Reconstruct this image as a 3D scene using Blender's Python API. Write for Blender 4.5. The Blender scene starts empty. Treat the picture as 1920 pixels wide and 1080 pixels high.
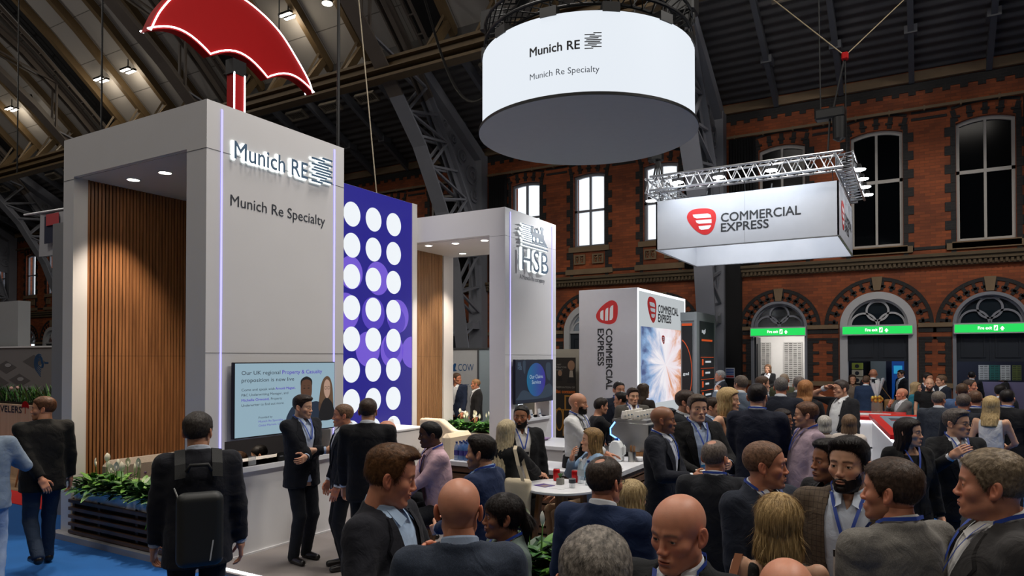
import bpy, math, random
import numpy as np
from mathutils import Vector, Matrix
PI = math.pi
S = bpy.context.scene
COL = S.collection
# ---------------------------------------------------------------- camera, world, lights, exposure
cam_d = bpy.data.cameras.new('camera')
cam_d.sensor_width = 36.0
cam_d.lens = 1304.0 * 36.0 / 1920.0
cam_d.shift_y = 112.0 / 1920.0
cam_d.clip_end = 300
cam = bpy.data.objects.new('camera', cam_d)
COL.objects.link(cam)
cam.location = (0, 0, 2.2)
cam.rotation_euler = (PI / 2 + 0.0141, 0, 0.5315)
S.camera = cam
S.view_settings.view_transform = 'Standard'
S.view_settings.look = 'None'
S.view_settings.exposure = 0.0
S.view_settings.gamma = 1.0
S.view_settings.use_curve_mapping = False
W = bpy.data.worlds.new('overcast_sky')
S.world = W
W.use_nodes = True
W.node_tree.nodes['Background'].inputs[0].default_value = (0.86, 0.93, 1.0, 1)
W.node_tree.nodes['Background'].inputs[1].default_value = 1.25
S.cycles.max_bounces = 6
S.cycles.diffuse_bounces = 3
S.cycles.glossy_bounces = 3
S.cycles.transmission_bounces = 6
S.cycles.sample_clamp_indirect = 4.0
S.cycles.caustics_reflective = False
S.cycles.caustics_refractive = False
def area(name, loc, size, power, color=(1, 1, 1), rot=(0, 0, 0), sy=None):
  d = bpy.data.lights.new(name, 'AREA')
  d.energy = power
  d.size = size
  d.color = color
  if sy:
    d.shape = 'RECTANGLE'
    d.size_y = sy
  o = bpy.data.objects.new(name, d)
  COL.objects.link(o)
  o.location = loc
  o.rotation_euler = rot
  return o
# rows of high-bay hall lamps under the vault, outside the picture
for hx, hy, hz, hp in ((-14, 2, 15.6, 260), (-6, -3, 15.5, 280), (2, 0, 14, 190), (-2, 7, 15.5, 560), (6, 8, 14.5, 620), (-24, 4, 15.5, 260),
           (-36, 6, 15.0, 240), (-8, -14, 17, 320), (8, -10, 16, 280)):
  area('hall_overhead_light', (hx, hy, hz), 2.2, hp, (1.0, 0.93, 0.84))
area('hall_overhead_light', (-5.3, 7.4, 9.8), 1.2, 230, (1.0, 0.95, 0.88))  # added fill without a fitting, brightens the counters and the emblem tower front
area('hall_overhead_light', (4.5, 11.0, 12.5), 1.6, 420, (1.0, 0.97, 0.93), (0, math.radians(48), 0))  # added fill, tilted at the emblem tower to brighten its face
area('aisle_lamp_light', (3.5, 13.0, 11.5), 0.8, 120, (1.0, 0.93, 0.84), (math.radians(-35), 0, 0))
for hx, hy, hz, hp in ((-16, 3, 13.5, 380), (-30, 6, 13.0, 400), (-6, 2, 14.5, 200)):  # added point fills with no fittings, they brighten the vault
  d_ = bpy.data.lights.new('vault_fill_light', 'POINT')
  d_.energy = hp
  d_.color = (1.0, 0.95, 0.88)
  d_.shadow_soft_size = 0.5
  o_ = bpy.data.objects.new('vault_fill_light', d_)
  COL.objects.link(o_)
  o_.location = (hx, hy, hz)
# ---------------------------------------------------------------- colours and materials
def lin(c):
  return tuple(((x / 255.0) / 12.92 if x / 255.0 <= 0.04045 else ((x / 255.0 + 0.055) / 1.055) ** 2.4) for x in c)
MATS = {}
def new_mat(name):
  m = bpy.data.materials.new(name)
  m.use_nodes = True
  return m, m.node_tree.nodes, m.node_tree.links, m.node_tree.nodes['Principled BSDF']
def mat(name, rgb=(128, 128, 128), rough=0.6, metal=0.0, bump=0.0, bscale=60.0, vary=0.0, vscale=8.0, spec=0.5, stretch=None, sheen=0.0, sss=0.0):
  """plain surface with procedural colour variation and bump"""
  if name in MATS:
    return MATS[name]
  m, N, L, B = new_mat(name)
  c = lin(rgb)
  B.inputs['Base Color'].default_value = (*c, 1)
  B.inputs['Roughness'].default_value = rough
  B.inputs['Metallic'].default_value = metal
  B.inputs['Specular IOR Level'].default_value = spec
  if sheen:
    B.inputs['Sheen Weight'].default_value = sheen
  tc = N.new('ShaderNodeTexCoord')
  src = tc.outputs['Object']
  if stretch:
    mp = N.new('ShaderNodeMapping')
    mp.inputs['Scale'].default_value = stretch
    L.new(src, mp.inputs[0])
    src = mp.outputs[0]
  nz = N.new('ShaderNodeTexNoise')
  nz.inputs['Scale'].default_value = vscale
  nz.inputs['Detail'].default_value = 5
  L.new(src, nz.inputs['Vector'])
  v = max(vary, 0.04)
  mx = N.new('ShaderNodeMix')
  mx.data_type = 'RGBA'
  mx.inputs[6].default_value = (*[x * (1 - v) for x in c], 1)
  mx.inputs[7].default_value = (*[min(1, x * (1 + v)) for x in c], 1)
  L.new(nz.outputs[0], mx.inputs[0])
  L.new(mx.outputs[2], B.inputs['Base Color'])
  if bump:
    n2 = N.new('ShaderNodeTexNoise')
    n2.inputs['Scale'].default_value = bscale
    n2.inputs['Detail'].default_value = 4
    L.new(src, n2.inputs['Vector'])
    bp = N.new('ShaderNodeBump')
    bp.inputs['Strength'].default_value = bump
    bp.inputs['Distance'].default_value = 0.01
    L.new(n2.outputs[0], bp.inputs['Height'])
    L.new(bp.outputs[0], B.inputs['Normal'])
  MATS[name] = m
  return m
def emit(name, rgb, strength=1.0, linear=None):
  if name in MATS:
    return MATS[name]
  m, N, L, B = new_mat(name)
  c = linear or lin(rgb)
  B.inputs['Base Color'].default_value = (0.02, 0.02, 0.02, 1)
  B.inputs['Roughness'].default_value = 0.6
  B.inputs['Specular IOR Level'].default_value = 0.15
  B.inputs['Emission Color'].default_value = (*c, 1)
  B.inputs['Emission Strength'].default_value = strength
  MATS[name] = m
  return m
def wood_mat(name, rgb, dark, axis='z', scale=1.0, rough=0.5):
  if name in MATS:
    return MATS[name]
  m, N, L, B = new_mat(name)
  tc = N.new('ShaderNodeTexCoord')
  mp = N.new('ShaderNodeMapping')
  sc = [28 * scale] * 3
  sc['xyz'.index(axis)] = 1.3 * scale
  mp.inputs['Scale'].default_value = sc
  L.new(tc.outputs['Object'], mp.inputs[0])
  nz = N.new('ShaderNodeTexNoise')
  nz.inputs['Scale'].default_value = 1.0
  nz.inputs['Detail'].default_value = 6
  nz.inputs['Distortion'].default_value = 0.6
  L.new(mp.outputs[0], nz.inputs['Vector'])
  r = N.new('ShaderNodeValToRGB')
  r.color_ramp.elements[0].color = (*lin(dark), 1)
  r.color_ramp.elements[0].position = 0.3
  r.color_ramp.elements[1].color = (*lin(rgb), 1)
  r.color_ramp.elements[1].position = 0.7
  L.new(nz.outputs[0], r.inputs[0])
  L.new(r.outputs[0], B.inputs['Base Color'])
  B.inputs['Roughness'].default_value = rough
  MATS[name] = m
  return m
def brick_mat(name, c1, c2, mortar, bw=0.235, rh=0.078):
  if name in MATS:
    return MATS[name]
  m, N, L, B = new_mat(name)
  tc = N.new('ShaderNodeTexCoord')
  sp = N.new('ShaderNodeSeparateXYZ')
  cb = N.new('ShaderNodeCombineXYZ')
  L.new(tc.outputs['Object'], sp.inputs[0])
  L.new(sp.outputs[0], cb.inputs[0])
  L.new(sp.outputs[2], cb.inputs[1])
  b = N.new('ShaderNodeTexBrick')
  b.inputs['Scale'].default_value = 1.0
  b.inputs['Brick Width'].default_value = bw
  b.inputs['Row Height'].default_value = rh
  b.inputs['Mortar Size'].default_value = 0.004
  b.inputs['Bias'].default_value = 0.0
  b.inputs['Color1'].default_value = (*lin(c1), 1)
  b.inputs['Color2'].default_value = (*lin(c2), 1)
  b.inputs['Mortar'].default_value = (*lin(mortar), 1)
  L.new(cb.outputs[0], b.inputs['Vector'])
  nz = N.new('ShaderNodeTexNoise')
  nz.inputs['Scale'].default_value = 0.9
  nz.inputs['Detail'].default_value = 8
  L.new(tc.outputs['Object'], nz.inputs['Vector'])
  r = N.new('ShaderNodeMapRange')
  r.inputs[1].default_value = 0.3
  r.inputs[2].default_value = 0.7
  r.inputs[3].default_value = 0.6
  r.inputs[4].default_value = 1.25
  L.new(nz.outputs[0], r.inputs[0])
  mul = N.new('ShaderNodeMix')
  mul.data_type = 'RGBA'
  mul.blend_type = 'MULTIPLY'
  mul.inputs[0].default_value = 1.0
  L.new(b.outputs[0], mul.inputs[6])
  L.new(r.outputs[0], mul.inputs[7])
  L.new(mul.outputs[2], B.inputs['Base Color'])
  B.inputs['Roughness'].default_value = 0.75
  bp = N.new('ShaderNodeBump')
  bp.inputs['Strength'].default_value = 0.5
  bp.inputs['Distance'].default_value = 0.01
  bp.invert = True
  L.new(b.outputs[1], bp.inputs['Height'])
  L.new(bp.outputs[0], B.inputs['Normal'])
  MATS[name] = m
  return m
def glass_mat(name, rgb, alpha, rough=0.03):
  if name in MATS:
    return MATS[name]
  m, N, L, B = new_mat(name)
  B.inputs['Base Color'].default_value = (*lin(rgb), 1)
  B.inputs['Roughness'].default_value = rough
  B.inputs['Alpha'].default_value = alpha
  MATS[name] = m
  return m
M_WHITE = mat('white_laminate', (214, 212, 212), 0.5, bump=0.02, bscale=30, vary=0.02, vscale=2)
M_WHITE2 = mat('white_gloss', (225, 226, 230), 0.3, vary=0.02)
M_SEAM = mat('panel_joint', (110, 108, 108), 0.7)
M_LED = emit('blue_white_neon', (0, 0, 0), 2.4, (0.3, 0.28, 1.0))
M_LEDW = emit('white_neon', (0, 0, 0), 5.0, (0.95, 0.95, 1.0))
M_HALO = emit('halo_light', (0, 0, 0), 2.6, (0.92, 1.0, 0.97))
M_LAMP = emit('lamp_glow', (0, 0, 0), 25.0, (1.0, 0.9, 0.74))
M_LAMPC = emit('cool_lamp_glow', (0, 0, 0), 25.0, (0.95, 0.97, 1.0))
M_NAVYINK = mat('slate_blue_letter', (66, 98, 128), 0.5)
M_INK = mat('dark_ink', (38, 42, 52), 0.5)
M_BLACK = mat('black_metal', (13, 13, 14), 0.5, spec=0.3)
M_ALU = mat('aluminium', (190, 192, 196), 0.3, 0.9)
M_CHROME = mat('brushed_steel', (172, 170, 166), 0.28, 1.0, vary=0.06, vscale=3, stretch=(2, 60, 60))
M_RED = mat('red_acrylic', (146, 10, 13), 0.7, spec=0.15)
M_DRAPE = mat('black_drape', (13, 13, 15), 0.9)
# ---------------------------------------------------------------- mesh building
def tag(o, label=None, cat=None, group=None, kind=None):
  if label:
    o['label'] = label
  if cat:
    o['category'] = cat
  if group:
    o['group'] = group
  if kind:
    o['kind'] = kind
  return o
def thing(name, label, cat, loc=(0, 0, 0), group=None, rz=0.0):
  o = bpy.data.objects.new(name, None)
  o.empty_display_size = 0.1
  COL.objects.link(o)
  o.location = loc
  o.rotation_euler = (0, 0, rz)
  return tag(o, label, cat, group)
def world_loc(o):
  v = Vector((0, 0, 0))
  while o is not None:
    v += o.location
    o = o.parent
  return v
class MB:
  def __init__(s):
    s.v = []
    s.f = []
    s.m = []
    s.mi = 0
  def add(s, vs, fs):
    n = len(s.v)
    s.v.extend([tuple(map(float, p)) for p in vs])
    s.f.extend([tuple(i + n for i in f) for f in fs])
    s.m.extend([s.mi] * len(fs))
    return s
  def box(s, x0, y0, z0, x1, y1, z1):
    x0, x1 = min(x0, x1), max(x0, x1)
    y0, y1 = min(y0, y1), max(y0, y1)
    z0, z1 = min(z0, z1), max(z0, z1)
    return s.add([(x0, y0, z0), (x1, y0, z0), (x1, y1, z0), (x0, y1, z0), (x0, y0, z1), (x1, y0, z1), (x1, y1, z1), (x0, y1, z1)],
          [(0, 3, 2, 1), (4, 5, 6, 7), (0, 1, 5, 4), (1, 2, 6, 5), (2, 3, 7, 6), (3, 0, 4, 7)])
  def rbox(s, x0, y0, z0, x1, y1, z1, b=0.02):
    """box with all edges chamfered"""
    c = [((x0 + x1) / 2, (x1 - x0) / 2), ((y0 + y1) / 2, (y1 - y0) / 2), ((z0 + z1) / 2, (z1 - z0) / 2)]
    vs, idx = [], {}
    for sx in (-1, 1):
      for sy in (-1, 1):
        for sz in (-1, 1):
          for a in range(3):
            p = []
            for k, sg in enumerate((sx, sy, sz)):
              p.append(c[k][0] + sg * (c[k][1] - (0 if k == a else b)))
            idx[(sx, sy, sz, a)] = len(vs)
            vs.append(p)
    fs = []
    for a in range(3):
      o = [k for k in range(3) if k != a]
      for sg in (-1, 1):
        q = []
        for u, w in ((-1, -1), (1, -1), (1, 1), (-1, 1)):
          t = [0, 0, 0]
          t[a] = sg
          t[o[0]] = u
          t[o[1]] = w
          q.append(idx[(*t, a)])
        fs.append(tuple(q if (sg > 0) == (a != 1) else q[::-1]))
    for a in range(3):
      o = [k for k in range(3) if k != a]
      for u in (-1, 1):
        for w in (-1, 1):
          t0 = [0, 0, 0]
          t0[a] = -1
          t0[o[0]] = u
          t0[o[1]] = w
          t1 = list(t0)
          t1[a] = 1
          q = [idx[(*t0, o[0])], idx[(*t1, o[0])], idx[(*t1, o[1])], idx[(*t0, o[1])]]
          fs.append(tuple(q if (u * w > 0) == (a != 1) else q[::-1]))
    for sx in (-1, 1):
      for sy in (-1, 1):
        for sz in (-1, 1):
          q = [idx[(sx, sy, sz, k)] for k in range(3)]
          fs.append(tuple(q if sx * sy * sz > 0 else q[::-1]))
    return s.add(vs, fs)
  def beam(s, p0, p1, w, h, up=(0, 0, 1)):
    p0, p1 = Vector(p0), Vector(p1)
    d = (p1 - p0).normalized()
    u = Vector(up)
    r = d.cross(u)
    if r.length < 1e-4:
      u = Vector((0, 1, 0))
      r = d.cross(u)
    r.normalize()
    u = r.cross(d)
    vs = []
    for p in (p0, p1):
      for a, b in ((-1, -1), (1, -1), (1, 1), (-1, 1)):
        vs.append(p + r * a * w / 2 + u * b * h / 2)
    return s.add(vs, [(0, 3, 2, 1), (4, 5, 6, 7), (0, 1, 5, 4), (1, 2, 6, 5), (2, 3, 7, 6), (3, 0, 4, 7)])
  def tube(s, pts, r, n=8, cap=True):
    pts = [Vector(p) for p in pts]
    rs = r if isinstance(r, (list, tuple)) else [r] * len(pts)
    vs, fs = [], []
    prev = None
    for i, p in enumerate(pts):
      d = (pts[min(i + 1, len(pts) - 1)] - pts[max(i - 1, 0)]).normalized()
      if prev is None:
        a = d.orthogonal().normalized()
      else:
        a = (prev - d * prev.dot(d))
        a = a.normalized() if a.length > 1e-5 else d.orthogonal().normalized()
      prev = a
      b = d.cross(a)
      for k in range(n):
        t = 2 * PI * k / n
        vs.append(p + (a * math.cos(t) + b * math.sin(t)) * rs[i])
    for i in range(len(pts) - 1):
      for k in range(n):
        fs.append((i * n + k, i * n + (k + 1) % n, (i + 1) * n + (k + 1) % n, (i + 1) * n + k))
    if cap:
      fs.append(tuple(range(n))[::-1])
      fs.append(tuple(range((len(pts) - 1) * n, len(pts) * n)))
    return s.add(vs, fs)
  def lathe(s, c, prof, n=24, cap=True):
    vs, fs = [], []
    for r, z in prof:
      for k in range(n):
        t = 2 * PI * k / n
        vs.append((c[0] + r * math.cos(t), c[1] + r * math.sin(t), c[2] + z))
    m = len(prof)
    for i in range(m - 1):
      for k in range(n):
        fs.append((i * n + k, i * n + (k + 1) % n, (i + 1) * n + (k + 1) % n, (i + 1) * n + k))
    if cap:
      fs.append(tuple(range(n))[::-1])
      fs.append(tuple(range((m - 1) * n, m * n)))
    return s.add(vs, fs)
  def ball(s, c, r, nu=16, nv=10):
    rx, ry, rz = r if isinstance(r, (list, tuple)) else (r, r, r)
    vs, fs = [], []
    for i in range(nv + 1):
      t = PI * i / nv
      for k in range(nu):
        p = 2 * PI * k / nu
        vs.append((c[0] + rx * math.sin(t) * math.cos(p), c[1] + ry * math.sin(t) * math.sin(p), c[2] + rz * math.cos(t)))
    for i in range(nv):
      for k in range(nu):
        fs.append((i * nu + k, (i + 1) * nu + k, (i + 1) * nu + (k + 1) % nu, i * nu + (k + 1) % nu))
    return s.add(vs, fs)
  def prism(s, poly, frame, d0, d1):
    """poly of (u, w) swept along the frame's normal from d0 to d1; frame = (origin, u, w, normal)"""
    o, u, w, nn = [Vector(q) for q in frame]
    n = len(poly)
    vs = [o + u * a + w * b + nn * d0 for a, b in poly] + [o + u * a + w * b + nn * d1 for a, b in poly]
    fs = [tuple(range(n))[::-1], tuple(range(n, 2 * n))]
    fs += [(k, (k + 1) % n, n + (k + 1) % n, n + k) for k in range(n)]
    return s.add(vs, fs)
  def strip(s, A, B):
    n = len(A)
    return s.add(list(A) + list(B), [(i, i + 1, n + i + 1, n + i) for i in range(n - 1)])
  def build(s, name, mats, parent=None, smooth=False, local=False, kind=None, label=None):
    me = bpy.data.meshes.new(name)
    vs = np.array(s.v, float).reshape(-1, 3)
    if not isinstance(mats, (list, tuple)):
      mats = [mats]
    o = bpy.data.objects.new(name, me)
    COL.objects.link(o)
    if parent is not None:
      if not local:
        vs = vs - np.array(world_loc(parent))
      o.parent = parent
    elif not local and len(vs):
      c = np.array([(vs[:, 0].min() + vs[:, 0].max()) / 2, (vs[:, 1].min() + vs[:, 1].max()) / 2, vs[:, 2].min()])
      if kind != 'structure':
        vs = vs - c
        o.location = c
    me.from_pydata(vs.tolist(), [], s.f)
    for m in mats:
      me.materials.append(m)
    if len(mats) > 1:
      me.polygons.foreach_set('material_index', s.m)
    if smooth:
      me.polygons.foreach_set('use_smooth', [True] * len(me.polygons))
    me.update()
    return tag(o, label, None, None, kind)
def shape2d(loops, depth=0.0, res=6):
  """even-odd filled 2-D loops extruded to +-depth/2; returns (verts, faces)"""
  cu = bpy.data.curves.new('tmp', 'CURVE')
  cu.dimensions = '2D'
  cu.fill_mode = 'BOTH'
  cu.extrude = depth / 2
  for lp in loops:
    sp = cu.splines.new('POLY')
    sp.points.add(len(lp) - 1)
    for p, q in zip(sp.points, lp):
      p.co = (q[0], q[1], 0, 1)
    sp.use_cyclic_u = True
  o = bpy.data.objects.new('tmp', cu)
  COL.objects.link(o)
  me = o.to_mesh()
  vs = [tuple(v.co) for v in me.vertices]
  fs = [tuple(p.vertices) for p in me.polygons]
  o.to_mesh_clear()
  bpy.data.objects.remove(o)
  bpy.data.curves.remove(cu)
  return vs, fs
def add2d(mb, loops, frame, depth):
  """filled loops laid on a frame (origin, u, w, n); back face on the frame's plane"""
  o, u, w, n = [Vector(q) for q in frame]
  vs, fs = shape2d(loops, depth)
  mb.add([o + u * a + w * b + n * (c + depth / 2) for a, b, c in vs], fs)
  return mb
def text_geo(s, bold=0.0, depth=0.0, align='LEFT', spacing=1.0):
  cu = bpy.data.curves.new('tmp', 'FONT')
  cu.body = s
  cu.offset = bold
  cu.extrude = depth / 2
  cu.resolution_u = 3
  cu.space_character = spacing
  o = bpy.data.objects.new('tmp', cu)
  COL.objects.link(o)
  me = o.to_mesh()
  vs = np.array([tuple(v.co) for v in me.vertices]).reshape(-1, 3)
  fs = [tuple(p.vertices) for p in me.polygons]
  o.to_mesh_clear()
  bpy.data.objects.remove(o)
  bpy.data.curves.remove(cu)
  return vs, fs
CAP = {}
def add_text(mb, s, frame, width, cap, bold=0.0, depth=0.01, align='LEFT', bend=None):
  """lettering on a frame: origin = baseline start (or middle / end), fitted to width (None: natural) and cap height"""
  o, u, w, n = [Vector(q) for q in frame]
  vs, fs = text_geo(s)
  if 'H' not in CAP:
    CAP['H'] = text_geo('H')[0][:, 1].max()
  k = cap / CAP['H']
  x0, x1 = vs[:, 0].min(), vs[:, 0].max()
  kx = width / (x1 - x0) if width else k
  X = (vs[:, 0] - x0) * kx
  if align == 'CENTER':
    X = X - (x1 - x0) * kx / 2
  elif align == 'RIGHT':
    X = X - (x1 - x0) * kx
  Y = vs[:, 1] * k
  b_ = max(bold, 0) * k
  for i, (dx, dy) in enumerate(((0, 0),) if b_ <= 0 else ((0, 0), (b_, 0), (-b_, 0), (0, b_), (0, -b_), (b_ * .7, b_ * .7), (-b_ * .7, b_ * .7), (b_ * .7, -b_ * .7), (-b_ * .7, -b_ * .7))):
    if bend:
      pts = [bend(a + dx, b + dy) for a, b in zip(X, Y)]
    else:
      pts = [o + u * float(a + dx) + w * float(b + dy) + n * (depth + i * .00008) for a, b in zip(X, Y)]
    mb.add(pts, fs)
  return mb
def arc(cx, cy, r, a0, a1, n):
  return [(cx + r * math.cos(math.radians(a0 + (a1 - a0) * i / n)), cy + r * math.sin(math.radians(a0 + (a1 - a0) * i / n))) for i in range(n + 1)]
def rect(x0, y0, x1, y1):
  return [(x0, y0), (x1, y0), (x1, y1), (x0, y1)]
def ellipse(cx, cy, rx, ry, n=48):
  return [(cx + rx * math.cos(2 * PI * i / n), cy + ry * math.sin(2 * PI * i / n)) for i in range(n)]
FX = lambda x, y=0, z=0: ((x, y, z), (0, 1, 0), (0, 0, 1), (1, 0, 0))       # a face looking to +x: u = y, w = z
FY = lambda y, x=0, z=0: ((x, y, z), (1, 0, 0), (0, 0, 1), (0, -1, 0))      # a face looking to -y: u = x, w = z
ROOF_LAMPS = [(-17.24, 15.3, 13.04, 'twin', 'twin strip lamp under the vault right of the red umbrella'),
       (-25.87, 15.24, 13.08, 'twin', 'twin strip lamp under the vault left of the red umbrella, right of a pair'),
       (-27.66, 15.23, 13.09, 'twin', 'twin strip lamp under the vault left of the red umbrella, left of a pair'),
       (-34.54, 15.15, 13.16, 'twin', 'twin strip lamp under the vault near the far left end'),
       (-15.55, 15.32, 13.0, 'round', 'round high bay lamp under the vault at the top of the view'),
       (-32.88, 15.15, 13.16, 'round', 'round high bay lamp under the vault at the far left')]
# ================================================================ THE HALL
YW = 21.0
M_BRICK = brick_mat('red_brick', (150, 74, 33), (118, 56, 25), (104, 60, 34))
M_DBRICK = brick_mat('black_brick', (30, 28, 28), (22, 21, 22), (52, 48, 46))
M_STONE = mat('sandstone', (118, 98, 74), 0.8, bump=0.3, bscale=20, vary=0.25, vscale=3)
M_GREY = mat('grey_paint', (120, 122, 130), 0.55, bump=0.05, vary=0.08, vscale=3)
M_DGREY = mat('dark_grey_paint', (78, 80, 86), 0.55, bump=0.05, vary=0.1, vscale=3)
M_FRAMEP = mat('pale_frame_paint', (168, 164, 158), 0.55)
M_ARCHP = mat('architrave_paint', (178, 178, 180), 0.5)
M_DPANE = mat('dark_glass', (6, 8, 11), 0.1, spec=0.1)
M_BROWN = mat('brown_steel', (94, 76, 50), 0.55, bump=0.1, vary=0.2, vscale=4)
M_TRUSS = mat('truss_paint', (92, 84, 78), 0.5, bump=0.1, vary=0.15, vscale=3)
BAY = 8.4
COLX = [-5.2 + BAY * k for k in range(-6, 3)]
def struct(mb, name, m, smooth=False, parent=None):
  return mb.build(name, m, parent, smooth, kind='structure')
# floor: blue exhibition carpet
def carpet(name, rgb, s=1.0):
  return mat(name, rgb, 0.95, bump=0.35, bscale=260, vary=0.16, vscale=2.2)
mb = MB()
mb.box(-56, -44, -0.2, 16, 21.6, -0.004)
struct(mb, 'floor', carpet('hall_floor', (92, 90, 90)))
mb = MB()
mb.box(-26, 2.2, -0.004, -9.25, 5.25, 0.0)
mb.box(-9.25, 2.2, -0.004, -1.95, 4.62, 0.0)
mb.box(-1.95, 1.2, -0.004, 5.5, 11.6, 0.0)
mb.box(0.4, 11.6, -0.004, 5.5, 17.0, 0.0)
struct(mb, 'floor_aisle', carpet('blue_carpet', (6, 84, 156)))
# side wall with its window and door openings
def seg_top(xc, hw, z0, z1, rise, n=10):
  R = (hw * hw + rise * rise) / (2 * rise)
  a = math.degrees(math.asin(hw / R))
  return [(xc - hw, z0), (xc + hw, z0)] + arc(xc, z1 - R, R, 90 - a, 90 + a, n)
WIN = []     # centre, column index
DOOR = []
for cxx in COLX:
  for dx in (1.8, 4.2, 6.63):
    WIN.append(cxx + dx)
  for i, dx in enumerate((1.7, 4.2, 6.7)):
    DOOR.append((cxx + dx, (0.68, 0.83, 0.72)[i], i))
loops = [rect(-56, -0.1, 16, 9.75)]
for xc in WIN:
  loops.append(seg_top(xc, 0.62 if xc > -5 else 0.56, 5.16 if xc > -5 else 5.86, 8.3, 0.12 if xc > -5 else 0.07))
for xc, hw, k in DOOR:
  loops.append([(xc - hw, 0.0), (xc + hw, 0.0)] + arc(xc, 3.05, hw + 0.06, 0, 180, 20))
mb = MB()
add2d(mb, loops, (((0, YW + 0.45, 0)), (1, 0, 0), (0, 0, 1), (0, -1, 0)), 0.45)
struct(mb, 'wall_back', M_BRICK)
# black brick dressings, stone strings, cornice
for bi, cxx in enumerate(COLX):
  near = -33 < cxx < 6
  t = MB()
  y0, y1 = YW - 0.02, YW + 0.03
  for wi, dx in enumerate((1.8, 4.2, 6.63)):
    xc = cxx + dx
    for sgn in (-1, 1):
      z = 4.75
      i = 0
      while z < 8.35:
        wd = 0.24 if i % 2 else 0.11
        t.box(xc + sgn * (0.63 if xc > -5 else 0.57), y0, z, xc + sgn * ((0.63 if xc > -5 else 0.57) + wd), y1, z + 0.235)
        z += 0.24
        i += 1
    for i in range(-4, 5):      # black voussoirs over the head
      if i % 2 == 0:
        a = i * 0.155
        z0 = 8.32 - 0.25 * a * a
        t.beam((xc + a, YW, z0), (xc + a * 1.12, YW, z0 + 0.3), 0.11, 0.05, (0, 1, 0))
        t.beam((xc + a - 0.09, YW, z0 + 0.13), (xc + a + 0.09, YW, z0 + 0.13), 0.05, 0.09, (0, 1, 0))
    ring = [(xc + i * 0.08, 8.68 - 0.2 * (i * 0.08) ** 2) for i in range(-9, 10)]
    for p, q in zip(ring[:-1], ring[1:]):
      t.beam((p[0], YW, p[1]), (q[0], YW, q[1]), 0.05, 0.07, (0, 0, 1))
  t.box(cxx + 0.6, y0, 8.46, cxx + 1.0, y1, 8.54)
  for a, b in ((2.62, 3.4), (5.02, 5.82), (7.45, 8.2)):
    t.box(cxx + a, y0, 8.4, cxx + b, y1, 8.47)
    t.box(cxx + a, y0, 8.58, cxx + b, y1, 8.64)
    t.box(cxx + a, y0, 5.0, cxx + b, y1, 5.08)
  # toothed black band under the eaves
  t.box(cxx, y0, 9.18, cxx + BAY, y1, 9.4)
  for i in range(22):
    t.box(cxx + i * BAY / 22, y0, 9.08, cxx + i * BAY / 22 + 0.17, y1, 9.18)
  # arches of the doors and the toothed jambs between them
  for dx, hw, k in ((1.7, 0.74, 0), (4.2, 0.93, 1), (6.7, 0.8, 2)):
    xc = cxx + dx
    r0 = hw + 0.03
    outer = arc(xc, 3.05, r0 + 0.34, 0, 180, 24)
    inner = arc(xc, 3.05, r0 + 0.25, 0, 180, 24)
    add2d(t, [outer + inner[::-1]], ((0, YW + 0.02, 0), (1, 0, 0), (0, 0, 1), (0, -1, 0)), 0.05)
    nv = 14
    for i in range(nv):
      a = math.radians(6 + 168 * i / (nv - 1))
      if abs(a - PI / 2) < 0.1:
        continue
      ca, sa = math.cos(a), math.sin(a)
      t.beam((xc + ca * r0, YW, 3.05 + sa * r0), (xc + ca * (r0 + 0.25), YW, 3.05 + sa * (r0 + 0.25)), 0.075, 0.05, (0, 1, 0))
      rm = r0 + 0.1
      t.beam((xc + ca * rm - sa * 0.08, YW, 3.05 + sa * rm + ca * 0.08), (xc + ca * rm + sa * 0.08, YW, 3.05 + sa * rm - ca * 0.08), 0.06, 0.05, (0, 1, 0))
    for sgn in (-1, 1):
      z, i = 1.55, 0
      while z < 2.7:
        wd = 0.3 if i % 2 else 0.15
        t.box(xc + sgn * (hw + 0.02), y0, z, xc + sgn * (hw + 0.02 + wd), y1, z + 0.075)
        t.box(xc + sgn * (hw + 0.02), y0, z - 0.075, xc + sgn * (hw + 0.16), y1, z)
        z += 0.15
        i += 1
      t.box(xc + sgn * (hw + 0.02), y0, 2.68, xc + sgn * (hw + 0.42), y1, 2.74)
      t.box(xc + sgn * (hw + 0.02), y0, 2.86, xc + sgn * (hw + 0.42), y1, 2.98)
  struct(t, 'trim_%d' % (bi * 3), M_DBRICK)
  t = MB()
  t.box(cxx - 0.05, YW - 0.1, 9.42, cxx + BAY - 0.06, YW + 0.1, 9.66)
  for dx in (1.8, 4.2, 6.63):
    xc = cxx + dx
    zs_ = 4.98 if xc > -5 else 5.69
    t.box(xc - 0.72, YW - 0.06, zs_, xc + 0.72, YW + 0.3, zs_ + 0.17)
    t.box(xc - 0.84, YW - 0.06, 4.95, xc + 0.84, YW + 0.02, 5.12)
    t.box(xc - 0.86, YW - 0.05, 4.62, xc + 0.86, YW + 0.03, 4.74)
  for dx, hw in ((1.7, 0.74), (4.2, 0.93), (6.7, 0.8)):
    xc = cxx + dx
    t.prism([(-0.08, 0), (0.08, 0), (0.13, 0.36), (-0.13, 0.36)], ((xc, YW - 0.04, 3.05 + hw + 0.02), (1, 0, 0), (0, 0, 1), (0, -1, 0)), -0.05, 0.02)
  for a, b in ((0.0, 0.95), (2.46, 3.26), (5.14, 5.9), (7.52, 8.4)):
    t.box(cxx + a, YW - 0.09, 1.42, cxx + b, YW + 0.02, 1.54)
    t.box(cxx + a, YW - 0.06, 2.99, cxx + b, YW + 0.02, 3.1)
  struct(t, 'trim_%d' % (bi * 3 + 1), M_STONE)
  t = MB()     # moulded cornice with dentils
  x0, x1 = cxx + 0.3, cxx + BAY - 0.3
  t.box(x0, YW - 0.26, 4.78, x1, YW + 0.02, 4.86)
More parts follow.
